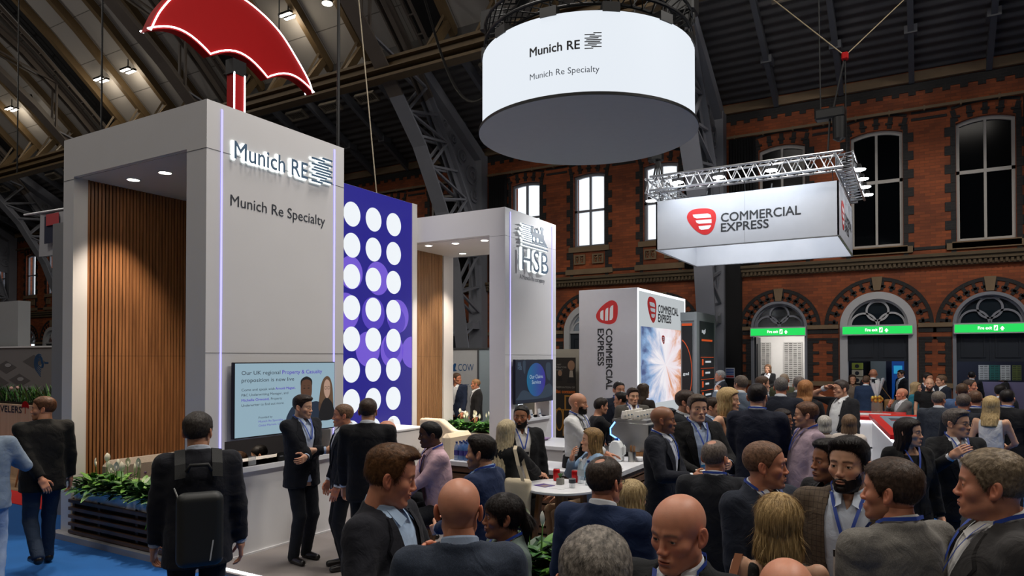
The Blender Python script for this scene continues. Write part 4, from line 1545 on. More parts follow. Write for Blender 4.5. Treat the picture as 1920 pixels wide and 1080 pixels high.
for i, y in enumerate((14.55, 15.35, 16.1, 16.9)):
  flood(x1 + 0.33, y, zt - 0.08, PI / 2, ('nearest', 'second', 'third', 'farthest')[i] + ' floodlight along the right side of the aluminium truss')
for i, (x, y) in enumerate(((-3.9, 14.75), (-2.6, 14.8), (-2.0, 16.6), (-4.0, 16.6))):
  flood(x, y, zt - 0.26, 0, ('front left', 'front right', 'rear right', 'rear left')[i] + ' floodlight inside the hanging sign frame')
flood(x0 - 0.35, 15.0, zt - 0.1, PI / 2, 'added floodlight on the left side of the aluminium truss, brightening the emblem tower')  # fitting added only to carry the fill spot below
d = bpy.data.lights.new('tower_fill_spot', 'SPOT')  # added spot that lifts the brightness of the emblem tower
d.energy = 600
d.color = (0.97, 0.98, 1.0)
d.spot_size = 1.3
d.spot_blend = 0.8
d.shadow_soft_size = 0.12
o = bpy.data.objects.new('tower_fill_spot', d)
COL.objects.link(o)
o.location = (x0 - 0.4, 14.95, zt - 0.2)
o.rotation_euler = (Vector((-6.4, 11.3, 2.6)) - o.location).to_track_quat('-Z', 'Y').to_euler()
# two long lamps wash the sign: they stand for the truss floods
for (x, y, rx, ry) in ((-3.08, 13.75, 0.12, 0), (-3.08, 15.8, 0, 0)):
  d = area('sign_flood_light', (x, y, 5.75), 3.0, 27 if y < 14 else 60, (0.84, 0.92, 1.0), (math.radians(28) if y < 14 else 0, 0, 0), 0.2 if y < 14 else 2.2)
h_ = thing('chain_hoist', 'black chain hoist hanging above the hanging square sign', 'hoist', (-1.42, 14.4, 6.5))
m = MB()
m.rbox(-1.72, 14.28, 6.72, -1.2, 14.52, 6.92, 0.03)
m.lathe((-1.3, 14.4, 6.28), [(0.03, 0), (0.11, 0.05), (0.12, 0.45)], 16)
m.build('motor', M_BLACK, h_)
m = MB()
m.tube([(-1.46, 14.4, 6.72), (-1.5, 14.35, 5.95)], 0.02, 6)
m.tube([(-1.4, 14.4, 6.92), (-1.2, 14.5, 7.92)], 0.016, 6)
m.tube([(-1.62, 14.4, 6.92), (-1.7, 14.4, vault_z(14.4))], 0.012, 6)
m.tube([(-1.2, 14.5, 7.92), (-1.18, 14.5, 5.9)], 0.01, 6)
m.build('chain', M_BLACK, h_)
m = MB()
m.tube([(-1.2, 14.5, 7.92), (-3.5, 13.7, 10.2)], 0.01, 6)
m.tube([(-1.2, 14.5, 7.92), (0.6, 16.2, 10.2)], 0.01, 6)
m.build('bridle', mat('steel_rope', (140, 124, 98), 0.5), h_)
m = MB()
m.rbox(-1.26, 14.44, 7.84, -1.14, 14.56, 7.98, 0.02)
m.build('shackle', M_RED, h_)
t = MB()
for k in range(4):
  t.tube([(x0 - 0.02 + 0.06 * k, y0 - 0.1 + 0.02 * k, 6.0), (x0 + 0.12 - 0.03 * k, y0 - 0.05, 6.75)], 0.02, 6)
t.tube([(x0 + 0.1, y0 - 0.05, 6.7), (x0 + 0.3, y0 + 0.2, 11.5)], 0.015, 6)
t.lathe((x0 + 0.0, y0, 6.35), [(0.04, 0), (0.17, 0.05), (0.17, 0.4)], 14)
tag(t.build('chain_hoist', M_BLACK), 'black chain hoist with slings at the left corner of the aluminium truss', 'hoist')
# tower with moving-light screen
cxx, cyy = -5.437, 14.76
r = thing('screen_tower', 'white tower with red shield logo and bright burst video screen', 'exhibition stand', (-6.15, 16.5, 0))
m = MB()
m.rbox(-6.87, cyy, 0, cxx, 18.37, 3.765, 0.012)
m.build('body', mat('tower_white', (208, 208, 216), 0.5), r)
m = MB()
add2d(m, [rect(cyy, 0.02, 18.37, 3.76), rect(cyy + 0.055, 0.02, 18.315, 3.7)], FX(cxx), 0.012)
m.build('light_frame', emit('frame_white', (0, 0, 0), 1.6, (0.92, 0.96, 1.0)), r)
m = MB()
m.box(cxx, cyy + 0.055, 0.6, cxx + 0.006, 18.315, 3.7)
m.build('lightbox_face', emit('lightbox_glow', (0, 0, 0), 0.55, (0.86, 0.92, 0.95)), r)
def burst_mat():
  mm, N, L, B = new_mat('light_burst_video')
  tc = N.new('ShaderNodeTexCoord')
  mp = N.new('ShaderNodeMapping')
  mp.inputs['Location'].default_value = (0, -0.53, -0.5)
  L.new(tc.outputs['Generated'], mp.inputs[0])
  sp = N.new('ShaderNodeSeparateXYZ')
  L.new(mp.outputs[0], sp.inputs[0])
  an = N.new('ShaderNodeMath')
  an.operation = 'ARCTAN2'
  L.new(sp.outputs[2], an.inputs[0])
  L.new(sp.outputs[1], an.inputs[1])
  ln = N.new('ShaderNodeVectorMath')
  ln.operation = 'LENGTH'
  L.new(mp.outputs[0], ln.inputs[0])
  cb = N.new('ShaderNodeCombineXYZ')
  L.new(an.outputs[0], cb.inputs[0])
  m2 = N.new('ShaderNodeMath')
  m2.operation = 'MULTIPLY'
  m2.inputs[1].default_value = 2.2
  L.new(ln.outputs['Value'], m2.inputs[0])
  L.new(m2.outputs[0], cb.inputs[1])
  nz = N.new('ShaderNodeTexNoise')
  nz.inputs['Scale'].default_value = 1.15
  nz.inputs['Detail'].default_value = 8
  nz.inputs['Roughness'].default_value = 0.62
  L.new(cb.outputs[0], nz.inputs['Vector'])
  n2 = N.new('ShaderNodeTexNoise')
  n2.inputs['Scale'].default_value = 0.9
  n2.inputs['Detail'].default_value = 3
  L.new(cb.outputs[0], n2.inputs['Vector'])
  rp = N.new('ShaderNodeValToRGB')
  e = rp.color_ramp.elements
  cols = [(0.22, (70, 84, 130)), (0.32, (140, 172, 212)), (0.39, (205, 208, 226)), (0.46, (244, 240, 244)), (0.6, (240, 226, 232)), (0.67, (222, 160, 124)), (0.75, (160, 88, 66)), (0.84, (80, 60, 74))]
  e[0].position, e[0].color = cols[0][0], (*lin(cols[0][1]), 1)
  e[1].position, e[1].color = cols[-1][0], (*lin(cols[-1][1]), 1)
  for p_, c_ in cols[1:-1]:
    q = e.new(p_)
    q.color = (*lin(c_), 1)
  ad = N.new('ShaderNodeMath')
  ad.operation = 'ADD'
  sx = N.new('ShaderNodeMath')
  sx.operation = 'MULTIPLY'
  sx.inputs[1].default_value = 0.42
  L.new(sp.outputs[1], sx.inputs[0])
  L.new(nz.outputs[0], ad.inputs[0])
  L.new(sx.outputs[0], ad.inputs[1])
  L.new(ad.outputs[0], rp.inputs[0])
  gl = N.new('ShaderNodeMapRange')
  gl.inputs[1].default_value = 0.0
  gl.inputs[2].default_value = 0.24
  gl.inputs[3].default_value = 1.0
  gl.inputs[4].default_value = 0.0
  L.new(ln.outputs['Value'], gl.inputs[0])
  mx = N.new('ShaderNodeMix')
  mx.data_type = 'RGBA'
  L.new(gl.outputs[0], mx.inputs[0])
  L.new(rp.outputs[0], mx.inputs[6])
  mx.inputs[7].default_value = (0.95, 0.93, 0.98, 1)
  L.new(mx.outputs[2], B.inputs['Emission Color'])
  B.inputs['Emission Strength'].default_value = 0.95
  B.inputs['Base Color'].default_value = (0.01, 0.01, 0.01, 1)
  return mm
m = MB()
m.box(cxx + 0.006, 14.95, 1.13, cxx + 0.03, 18.16, 2.905)
m.build('video_screen', burst_mat(), r)
ce_logo(r, FX(cxx + 0.031, 16.35, 2.52), 0.22, 0.22, M_CELOGO, m_white)
m = MB()
add_text(m, 'COMMERCIAL', FX(cxx + 0.032, 16.62, 2.64), 0.5, 0.06, 0.02, 0.002)
add_text(m, 'EXPRESS', FX(cxx + 0.032, 16.62, 2.56), 0.3, 0.06, 0.02, 0.002)
m.build('lettering', emit('video_white', (240, 240, 245), 1.0), r)
ce_logo(r, FX(cxx + 0.007, 15.4, 3.0), 0.62, 0.62, M_CELOGO, mat('print_grey', (214, 220, 224), 0.6))
m = MB()
add_text(m, 'COMMERCIAL', FX(cxx + 0.006, 16.15, 3.28), 1.6, 0.185, 0.03, 0.004)
add_text(m, 'EXPRESS', FX(cxx + 0.006, 16.15, 3.06), 1.0, 0.185, 0.035, 0.004)
m.build('lettering', M_CEINK, r)
fr = ((-6.45, cyy, 3.5), (0, 0, -1), (1, 0, 0), (0, -1, 0))
ce_logo(r, ((-6.45, cyy - 0.001, 3.5), (0, 0, -1), (1, 0, 0), (0, -1, 0)), 0.54, 0.55, M_CELOGO, m_white)
m = MB()
add_text(m, 'COMMERCIAL', ((-6.185, cyy, 2.855), (0, 0, -1), (1, 0, 0), (0, -1, 0)), 1.38, 0.145, 0.03, 0.004)
add_text(m, 'EXPRESS', ((-6.39, cyy, 2.855), (0, 0, -1), (1, 0, 0), (0, -1, 0)), 0.84, 0.145, 0.03, 0.004)
m.build('lettering', M_CEINK, r)
# white stand floor and red-topped counters
m = MB()
m.box(-5.4, 11.6, 0.0, 0.4, 17.6, 0.02)
struct(m, 'floor_red_stand', mat('white_stand_floor', (205, 206, 210), 0.35, vary=0.03))
# touch-screen plinth
r = thing('touchscreen_desk', 'white plinth with sloping red framed touchscreen top', 'desk', (0.1, 13.0, 0.02))
fr0 = Vector((-0.42, 12.35, 0))
m = MB()
P = [(-0.38, 12.1), (0.79, 12.37), (0.43, 13.87), (-0.74, 13.6)]
pu, pv = Vector((1.17, .27, 0)), Vector((-.36, 1.5, 0))
P0 = Vector((-.38, 12.1, 0))
lowz, hiz = 0.95, 1.13
def tp_(u, v, d=0.0):
  q = P0 + pu * u + pv * v
  return (q.x, q.y, lowz + (hiz - lowz) * v + d)
HEXA = [(0, 3, 2, 1), (4, 5, 6, 7), (0, 1, 5, 4), (1, 2, 6, 5), (2, 3, 7, 6), (3, 0, 4, 7)]
def slab(u0, v0, u1, v1, d0, d1):
  q = [(u0, v0), (u1, v0), (u1, v1), (u0, v1)]
  return [tp_(u, v, d0) for u, v in q] + [tp_(u, v, d1) for u, v in q]
m = MB()
q = slab(0, 0, 1, 1, 0, 0)
m.add([(x, y, .02) for x, y, z in q[:4]] + q[4:], HEXA)
m.build('plinth', M_WHITE2, r)
m = MB()
m.add(slab(-.035, -.03, 1.035, 1.03, .012, .08), HEXA)
m.build('red_top', mat('red_top', (196, 26, 26), 0.35), r)
m = MB()
m.add(slab(.08, .1, .92, .92, .079, .084), HEXA)
m.build('screen', emit('touch_grey', (120, 132, 142), 0.8), r)
for k, (u, v) in enumerate([(u, v) for v in (.66, .4) for u in (.16, .34, .52, .7)]):
  m = MB()
  m.add(slab(u, v, u + .13, v + .14, .084, .086), HEXA)
  t_ = m.build('screen_tile', emit('tile_dark', (62, 66, 74), 0.7), r)
  m = MB()
  m.add(slab(u, v, u + .13, v + .035, .086, .087), HEXA)
  m.build('tile_caption', emit('tile_red', (150, 30, 34), 0.8), t_)
m = MB()
m.add(slab(-.012, -.012, 1, 0, -.035, -.005), HEXA)
m.add(slab(-.012, 0, 0, 1, -.035, -.005), HEXA)
m.build('light_strip', M_LEDW, r)
# long counter with shelves behind it
r = thing('display_counter', 'white shelved counter with red top behind the touchscreen plinth', 'counter', (-0.9, 15.3, 0.02))
m = MB()
m.box(-1.3, 14.6, 0.02, -0.3, 14.64, 1.02)
m.box(-1.3, 16.0, 0.02, -0.3, 16.04, 1.02)
m.box(-0.34, 14.6, 0.02, -0.3, 16.04, 1.02)
for z in (0.05, 0.5, 1.0):
  m.box(-1.3, 14.6, z, -0.3, 16.04, z + 0.03)
m.box(-1.3, 15.3, 0.02, -0.3, 15.33, 1.02)
m.build('carcass', M_WHITE2, r)
m = MB()
m.rbox(-1.34, 14.56, 1.03, -0.26, 16.08, 1.1, 0.01)
m.build('red_top', mat('red_top', (196, 26, 26)), r)
m = MB()
m.box(-1.32, 14.575, 0.99, -0.28, 14.59, 1.02)
m.build('light_strip', M_LEDW, r)
for k in range(3):
  t = MB()
  t.box(-1.25, 14.7 + k * 0.3, 0.53, -1.0, 14.9 + k * 0.3, 0.6 - k * 0.01)
  tag(t.build('brochure_stack', mat('pinkish_paper', (190, 150, 160), 0.7)), ('first', 'second', 'third')[k] + ' pink brochure stack on the shelf of the white counter', 'brochures', 'pink brochures in the white counter')
t = MB()
t.rbox(-1.1, 14.75, 1.1, -0.5, 15.15, 1.125, 0.004)
tag(t.build('notepad', M_WHITE2), 'white papers lying on the red counter top beside the wrapped gift', 'paper')
# cellophane-wrapped gift
r = thing('wrapped_gift', 'clear cellophane wrapped jar with gold bow on the red counter', 'gift', (-0.75, 15.4, 1.1))
m = MB()
m.lathe((-0.75, 15.4, 1.1), [(0.09, 0), (0.1, 0.02), (0.1, 0.2), (0.07, 0.26)], 16)
m.build('jar', glass_mat('jar_glass', (160, 150, 130), 0.45, 0.1), r)
m = MB()
random.seed(5)
for k in range(14):
  a = k * 0.9
  m.ball((-0.75 + 0.08 * math.cos(a), 15.4 + 0.08 * math.sin(a), 1.39 + 0.04 * math.sin(k * 2.3)), 0.035, 8, 6)
m.build('gold_bow', mat('gold_ribbon', (190, 150, 60), 0.3, 0.6), r)
m = MB()
for k in range(16):
  a = 2 * PI * k / 16
  rr = 0.1 + 0.05 * random.random()
  hh = 0.28 + 0.14 * random.random()
  c = Vector((-0.75, 15.4, 1.4))
  p1 = c + Vector((rr * math.cos(a - 0.25), rr * math.sin(a - 0.25), hh))
  p2 = c + Vector((rr * math.cos(a + 0.25), rr * math.sin(a + 0.25), hh * 0.95))
  q0 = c + Vector((0.02 * math.cos(a), 0.02 * math.sin(a), 0))
  m.add([q0, p1, p2], [(0, 1, 2)])
m.build('cellophane', glass_mat('cellophane', (225, 228, 230), 0.4, 0.15), r)
# ---- grey and black screen stand beyond the white tower
r = thing('display_stand', 'grey stand with black feature panels and orange rules by the column', 'exhibition stand', (-5.0, 18.3, 0))
m = MB()
m.box(-5.36, 17.75, 0, -5.0, 17.95, 3.33)
m.box(-5.0, 17.7, 0, -4.93, 19.5, 3.37)
m.box(-5.36, 17.71, 3.15, -5.0, 17.95, 3.365)
m.build('frame', mat('stand_grey', (132, 138, 142), 0.5), r)
m = MB()
m.box(-5.33, 17.735, 0.3, -5.06, 17.75, 3.05)
m.box(-4.93, 17.95, 0.4, -4.915, 19.35, 3.15)
m.build('screen', emit('panel_black', (14, 18, 24), 0.6), r)
m = MB()
m.box(-5.33, 17.73, 3.02, -5.06, 17.736, 3.08)
for k in range(7):
  m.box(-4.915, 18.0, 2.2 - k * 0.29, -4.91, 19.3, 2.212 - k * 0.29)
m.box(-4.915, 18.1, 2.63, -4.91, 19.15, 2.68)
for k in range(6):
  m.box(-4.915, 18.12, 2.0 - k * 0.29, -4.909, 18.25, 2.16 - k * 0.29)
add2d(m, [[(-5.42 + 0.36 * math.cos(a), 1.8 + 0.9 * math.sin(a)) for a in np.linspace(-1.3, 1.3, 24)] + [(-5.42 + 0.345 * math.cos(a), 1.8 + 0.87 * math.sin(a)) for a in np.linspace(1.3, -1.3, 24)]], FY(17.735), 0.004)
m.build('orange_rule', emit('panel_orange', (205, 78, 24), 0.8), r)
m = MB()
for k in range(6):
  m.box(-4.915, 18.45, 2.06 - k * 0.29, -4.909, 19.0 - 0.1 * (k % 3), 2.11 - k * 0.29)
add_text(m, 'agl', FX(-4.915, 18.1, 2.85), 0.35, 0.1, 0.03, 0.005)
add_text(m, 'gel', FY(17.735, -5.3, 1.75), 0.15, 0.07, 0.03, 0.004)
m.build('lettering', emit('panel_white', (205, 210, 215), 0.8), r)
# ================================================================ FURNITURE OF THE WHITE STAND
M_SOFA = mat('grey_bouclé'.replace('é', 'e'), (140, 130, 120), 0.95, bump=0.5, bscale=180, vary=0.15, vscale=60)
M_SOFAL = mat('cream_boucle', (192, 180, 160), 0.95, bump=0.5, bscale=180, vary=0.12, vscale=60)
LEAF = [mat('leaf_green', (44, 92, 34), 0.45, vary=0.25, vscale=9), mat('leaf_light', (84, 132, 48), 0.45, vary=0.25, vscale=9), mat('leaf_dark', (24, 62, 28), 0.45, vary=0.25, vscale=9)]
M_PETAL = mat('lily_white', (232, 230, 214), 0.5)
M_STEM = mat('stem_green', (96, 140, 66), 0.5)
def sofa(name, label, x0, x1, y0, y1, m, zb, buttons):
  r = thing(name, label, 'sofa', ((x0 + x1) / 2, (y0 + y1) / 2, 0.03))
  t = MB()
  t.rbox(x0 + 0.2, y0, 0.15, x1, y1, 0.45, 0.06)
  t.build('seat', m, r, smooth=False)
  t = MB()
  t.rbox(x0, y0 - 0.02, 0.15, x0 + 0.22, y1 + 0.02, zb, 0.07)
  t.build('backrest', m, r)
  for yy in (y0 - 0.02, y1 - 0.16):
    t = MB()
    t.rbox(x0 + 0.1, yy, 0.15, x1, yy + 0.18, zb - 0.18, 0.07)
    t.build('armrest', m, r)
  if buttons:
    t = MB()
    for k in range(6):
      t.ball((x0 + 0.225, y0 + 0.25 + k * (y1 - y0 - 0.4) / 5, zb - 0.2), 0.016, 8, 6)
    t.build('button', mat('purple_button', (70, 44, 84), 0.6), r)
  for a in (x0 + 0.08, x1 - 0.08):
    for b in (y0 + 0.08, y1 - 0.08):
      t = MB()
      t.tube([(a, b, 0.03), (a, b, 0.16)], [0.016, 0.024], 10)
      t.build('leg', M_OAK, r)
sofa('sofa', 'grey upholstered sofa with buttons against dark slatted wall', -8.93, -8.1, 4.95, 6.35, M_SOFA, 0.905, True)
r = thing('armchair', 'cream high backed curved armchair beside the light oak slats', 'chair', (-7.8, 10.5, 0.03))
t = MB()
n = 24
prof = []
for i in range(n + 1):
  f = i / n
  a = PI * (1.0 - f)
  prof.append((-8.35 + 1.0 * f * 1.05, 10.86 + 0.0 * math.sin(a), 1.03 if f < 0.45 else 1.03 - 0.2 * min(1, (f - 0.45) / 0.3)))
out, inn = [], []
for side, lst in ((0.0, out), (0.2, inn)):
  for (x, y, z) in prof:
    lst.append((x, y - side, z))
vs = []
for lst in (out, inn):
  for (x, y, z) in lst:
    vs += [(x, y, 0.15), (x, y, z)]
m1 = len(out)
fs = []
for i in range(m1 - 1):
  a, b = 2 * i, 2 * (i + 1)
  c, d = 2 * m1 + 2 * i, 2 * m1 + 2 * (i + 1)
  fs += [(a, b, b + 1, a + 1), (c, c + 1, d + 1, d), (a + 1, b + 1, d + 1, c + 1), (a, c, d, b)]
fs += [(0, 1, 2 * m1 + 1, 2 * m1), (2 * m1 - 2, 4 * m1 - 2, 4 * m1 - 1, 2 * m1 - 1)]
t.add(vs, fs)
bk = t.build('backrest', M_SOFAL, r)
bv = bk.modifiers.new('bevel', 'BEVEL')
bv.width = 0.05
bv.segments = 3
bv.limit_method = 'ANGLE'
t = MB()
t.rbox(-8.3, 10.1, 0.15, -7.35, 10.68, 0.45, 0.06)
t.build('seat', M_SOFAL, r)
t = MB()
t.rbox(-7.4, 10.05, 0.15, -7.22, 10.86, 0.84, 0.07)
t.build('armrest', M_SOFAL, r)
t = MB()
for a in (-8.2, -7.4):
  for b in (10.2, 10.75):
    t.tube([(a, b, 0.03), (a, b, 0.17)], 0.02, 8)
t.build('leg', M_OAK, r)
def leaf_blade(m, base, d, up, length, width, droop=0.35, n=5):
  """pointed leaf with a folded midrib"""
  d, up = Vector(d).normalized(), Vector(up)
  side = d.cross(Vector((0, 0, 1)))
  if side.length < 1e-3:
    side = Vector((1, 0, 0))
  side.normalize()
  A, C, Bq = [], [], []
  for i in range(n + 1):
    f = i / n
    c = Vector(base) + d * length * f + Vector((0, 0, -droop * length * f * f))
    wd = width * math.sin(PI * min(1, f * 0.93 + 0.05)) ** 0.8 * 0.5
    nrm = side.cross(d).normalized()
    A.append(c - side * wd + nrm * wd * 0.25)
    C.append(c)
    Bq.append(c + side * wd + nrm * wd * 0.25)
  m.strip(C, A)
  m.strip(Bq, C)
def lily_plants(r, x0, x1, y0, y1, z, count, h, flowers, seed, hang=0):
  """peace lilies growing in a trough: leaf mass, stems and white spathes"""
  random.seed(seed)
  ms = [MB(), MB(), MB()]
  for k in range(count):
    bx, by = random.uniform(x0, x1), random.uniform(y0, y1)
    for j in range(9):
      a = random.uniform(0, 2 * PI)
      el = random.uniform(0.25, 1.25)
      L_ = h * random.uniform(0.45, 0.85)
      st = Vector((bx, by, z))
      tip = st + Vector((math.cos(a) * math.cos(el), math.sin(a) * math.cos(el), math.sin(el))) * L_ * 0.6
      mb_ = ms[random.choice((0, 0, 1, 2))]
      mb_.tube([st, tip], 0.003, 3, cap=False)
      leaf_blade(mb_, tip, (math.cos(a) * math.cos(el * 0.6), math.sin(a) * math.cos(el * 0.6), math.sin(el * 0.6)), (0, 0, 1), L_ * 0.75, L_ * 0.27, random.uniform(0.1, 0.5))
  for j in range(hang):
    a = random.uniform(0, 2 * PI)
    bx = random.uniform(x0, x1)
    leaf_blade(ms[0], (bx, y0 - 0.02, z + 0.02), (random.uniform(-.3, .3), -0.6, -0.35), (0, 0, 1), h * 0.6, h * 0.2, 0.7)
  for q, mm in zip(ms, LEAF):
    q.build('leaves', mm, r, smooth=True)
  for k in range(flowers):
    bx, by = random.uniform(x0, x1), random.uniform(y0, y1)
    top_ = Vector((bx + random.uniform(-.04, .04), by + random.uniform(-.04, .04), z + h * random.uniform(0.75, 1.1)))
    s_ = MB()
    s_.tube([(bx, by, z), top_], 0.004, 4)
    f_ = s_.build('flower_stem', M_STEM, r)
    s_ = MB()
    a = random.uniform(0, 2 * PI)
    n = 6
    A, Bq, C = [], [], []
    for i in range(n + 1):
      f = i / n
      wd = 0.034 * math.sin(PI * min(1, f * 0.95 + 0.04)) ** 0.7
      c = top_ + Vector((0, 0, f * 0.11))
      dx, dy = math.cos(a), math.sin(a)
      C.append(c + Vector((-dy, dx, 0)) * wd * 0.6)
      A.append(c + Vector((dx, dy, 0)) * wd)
      Bq.append(c - Vector((dx, dy, 0)) * wd)
    s_.strip(C, A)
    s_.strip(Bq, C)
    s_.tube([top_, top_ + Vector((0, 0, 0.06))], 0.006, 5)
    s_.build('flower', M_PETAL, r, smooth=True)
r = thing('planter', 'slatted wood planter with white peace lilies in front of the grey sofa', 'planter', (-7.75, 4.72, 0.0))
m = MB()
M_PSLAT = wood_mat('weathered_slat', (112, 84, 66), (70, 52, 44), 'x', 0.8)
for k in range(5):
  m.box(-8.92, 4.56, 0.08 + k * 0.092, -6.75, 4.6, 0.118 + k * 0.092)
m.build('slat_front', M_PSLAT, r)
m = MB()
m.box(-8.92, 4.62, 0.05, -6.75, 4.9, 0.48)
m.build('box_core', mat('planter_core', (58, 44, 36), 0.8), r)
m = MB()
for x in (-8.9, -8.35, -7.6, -6.9):
  m.box(x, 4.6, 0.06, x + 0.05, 4.63, 0.5)
m.build('upright', M_PSLAT, r)
m = MB()
add2d(m, [rect(-8.86, 4.6, -6.76, 4.88), rect(-8.84, 4.62, -6.78, 4.86)], ((0, 0, 0.5), (1, 0, 0), (0, 1, 0), (0, 0, 1)), 0.13)
m.box(-8.86, 4.6, 0.48, -6.76, 4.88, 0.5)
m.build('trough', M_WHITE2, r)
m = MB()
m.box(-8.84, 4.62, 0.5, -6.78, 4.86, 0.6)
m.build('soil', mat('soil', (40, 28, 20), 0.95), r)
lily_plants(r, -8.8, -6.85, 4.62, 4.84, 0.58, 95, 0.33, 26, 3, 2)
r = thing('planter', 'white trough of peace lilies at the back of the emblem tower', 'planter', (-7.6, 12.5, 0.03))
m = MB()
m.rbox(-8.9, 12.35, 0.03, -6.78, 12.62, 0.6, 0.01)
m.build('trough', M_WHITE, r)
m = MB()
m.box(-8.87, 12.38, 0.6, -6.81, 12.59, 0.62)
m.build('soil', mat('soil', (40, 28, 20)), r)
lily_plants(r, -8.85, -6.85, 12.4, 12.57, 0.62, 70, 0.34, 26, 8)
r = thing('planter', 'trough of peace lilies at the stand edge behind the ponytailed woman', 'planter', (-2.5, 4.75, 0.03))
m = MB()
m.rbox(-2.85, 4.66, 0.03, -2.0, 4.9, 0.55, 0.01)
m.build('trough', M_WHITE, r)
lily_plants(r, -2.8, -2.05, 4.68, 4.88, 0.5, 40, 0.42, 9, 12)
# long white sideboard along the dotted screen
r = thing('sideboard', 'long white sideboard with doors below the dotted screen wall', 'cabinet', (-8.0, 8.5, 0.03))
m = MB()
m.box(-8.38, 6.7, 0.1, -7.72, 10.0, 0.93)
m.box(-8.38, 6.75, 0.03, -7.78, 9.95, 0.1)
m.build('carcass', M_WHITE, r)
m = MB()
m.rbox(-8.39, 6.68, 0.93, -7.69, 10.02, 0.965, 0.006)
m.build('top', M_WHITE2, r)
for k in range(4):
  m = MB()
  ya = 6.72 + k * 0.82
  m.box(-7.72, ya + 0.006, 0.12, -7.7, ya + 0.81, 0.91)
  d = m.build('door', M_WHITE, r)
  m = MB()
  m.box(-7.7, ya + 0.7, 0.72, -7.685, ya + 0.71, 0.84)
  m.build('handle', M_ALU, d)
def card_holder(x, y, z, lb, g, rz=0.0, face=(206, 210, 216)):
  c = thing('leaflet_stand', lb, 'leaflet holder', (x, y, z), g)
  m = MB()
  m.prism([(0, 0), (0.06, 0), (0.03, 0.02), (0.0, 0.15), (-0.006, 0.15), (-0.006, 0)], ((x, y - 0.05, z), (1, 0, 0), (0, 0, 1), (0, 1, 0)), 0, 0.1)
  m.build('stand', M_WHITE2, c)
  m = MB()
  m.box(x + 0.02, y - 0.03, z + 0.05, x + 0.031, y + 0.03, z + 0.07)
  m.build('printed_band', M_NAVYINK, c)
for k, (x, y) in enumerate(((-7.95, 7.5), (-7.9, 7.8), (-8.0, 8.55), (-7.86, 8.75), (-7.9, 9.3), (-8.05, 9.5))):
  card_holder(x, y, 0.965, ('first', 'second', 'third', 'fourth', 'fifth', 'sixth')[k] + ' small white leaflet stand along the sideboard, counted from the big tower', 'leaflet stands on the sideboard')
t = MB()
t.box(-8.2, 8.3, 0.965, -8.0, 8.45, 1.12)
t.box(-8.2, 8.1, 0.965, -8.02, 8.25, 1.09)
tag(t.build('brochure_stack', M_WHITE2), 'upright white brochure block on the sideboard under the dotted screen', 'brochures')
for k in range(3):
  card_holder(-6.45, 11.35 + k * 0.33, 1.05, ('left', 'middle', 'right')[k] + ' white leaflet stand on the hatch shelf under the smaller television', 'leaflet stands on the hatch shelf')
for k, y in enumerate((5.62, 5.84)):
  c = thing('price_card', ('left', 'right')[k] + ' small black card holder on the hatch shelf under the large television', 'card holder', (-6.42, y, 1.0), 'black card holders on the hatch shelf')
  m = MB()
  m.rbox(-6.44, y - 0.045, 1.0, -6.41, y + 0.045, 1.1, 0.004)
  m.build('card', M_BLACK, c)
  m = MB()
  m.box(-6.41, y - 0.025, 1.05, -6.408, y + 0.025, 1.062)
  m.build('printed_band', mat('card_print', (120, 120, 126), 0.5), c)
for k, y in enumerate((4.98, 5.18)):
  t = MB()
  t.box(-6.44, y, 1.0, -6.43, y + 0.1, 1.1)
  tag(t.build('acrylic_stand', glass_mat('acrylic', (220, 225, 230), 0.3, 0.05)), ('left', 'right')[k] + ' clear acrylic holder on the hatch shelf by the tower edge', 'card holder', 'acrylic holders on the hatch shelf')
# low white counter at the foot of the emblem tower
r = thing('low_counter', 'low white counter block beside the barista and emblem tower', 'counter', (-5.1, 9.6, 0.03))
m = MB()
m.box(-5.75, 9.15, 0.03, -4.52, 10.1, 0.84)
m.build('body', M_WHITE, r)
m = MB()
m.rbox(-5.78, 9.12, 0.84, -4.49, 10.13, 0.9, 0.006)
m.build('top', M_WHITE2, r)
t = MB()
t.box(-5.3, 9.5, 0.9, -5.1, 9.8, 0.92)
t.box(-5.25, 9.52, 0.92, -5.06, 9.82, 0.935)
tag(t.build('brochure_stack', mat('lilac_paper', (150, 120, 160), 0.6)), 'lilac brochures lying on the low white counter', 'brochures')
# ---- coffee bar
r = thing('coffee_bar', 'coffee bar with white top and dark horizontal slats', 'counter', (-3.6, 7.7, 0.03))
m = MB()
m.box(-4.95, 6.95, 0.03, -2.9, 7.45, 0.9)
m.box(-3.42, 7.45, 0.03, -2.9, 9.3, 0.9)
m.build('core', mat('bar_core', (30, 24, 20), 0.8), r)
m = MB()
for k in range(10):
  z = 0.06 + k * 0.085
  m.box(-4.95, 6.915, z, -2.865, 6.95, z + 0.06)
  m.box(-2.9, 6.915, z, -2.865, 9.3, z + 0.06)
m.build('slat_front', M_DWOOD, r)
m = MB()
L_ = [(-4.98, 6.88), (-2.83, 6.88), (-2.83, 9.32), (-3.46, 9.32), (-3.46, 7.5), (-4.98, 7.5)]
m.prism(L_, ((0, 0, 0.9), (1, 0, 0), (0, 1, 0), (0, 0, 1)), 0, 0.05)
m.build('worktop', M_WHITE2, r)
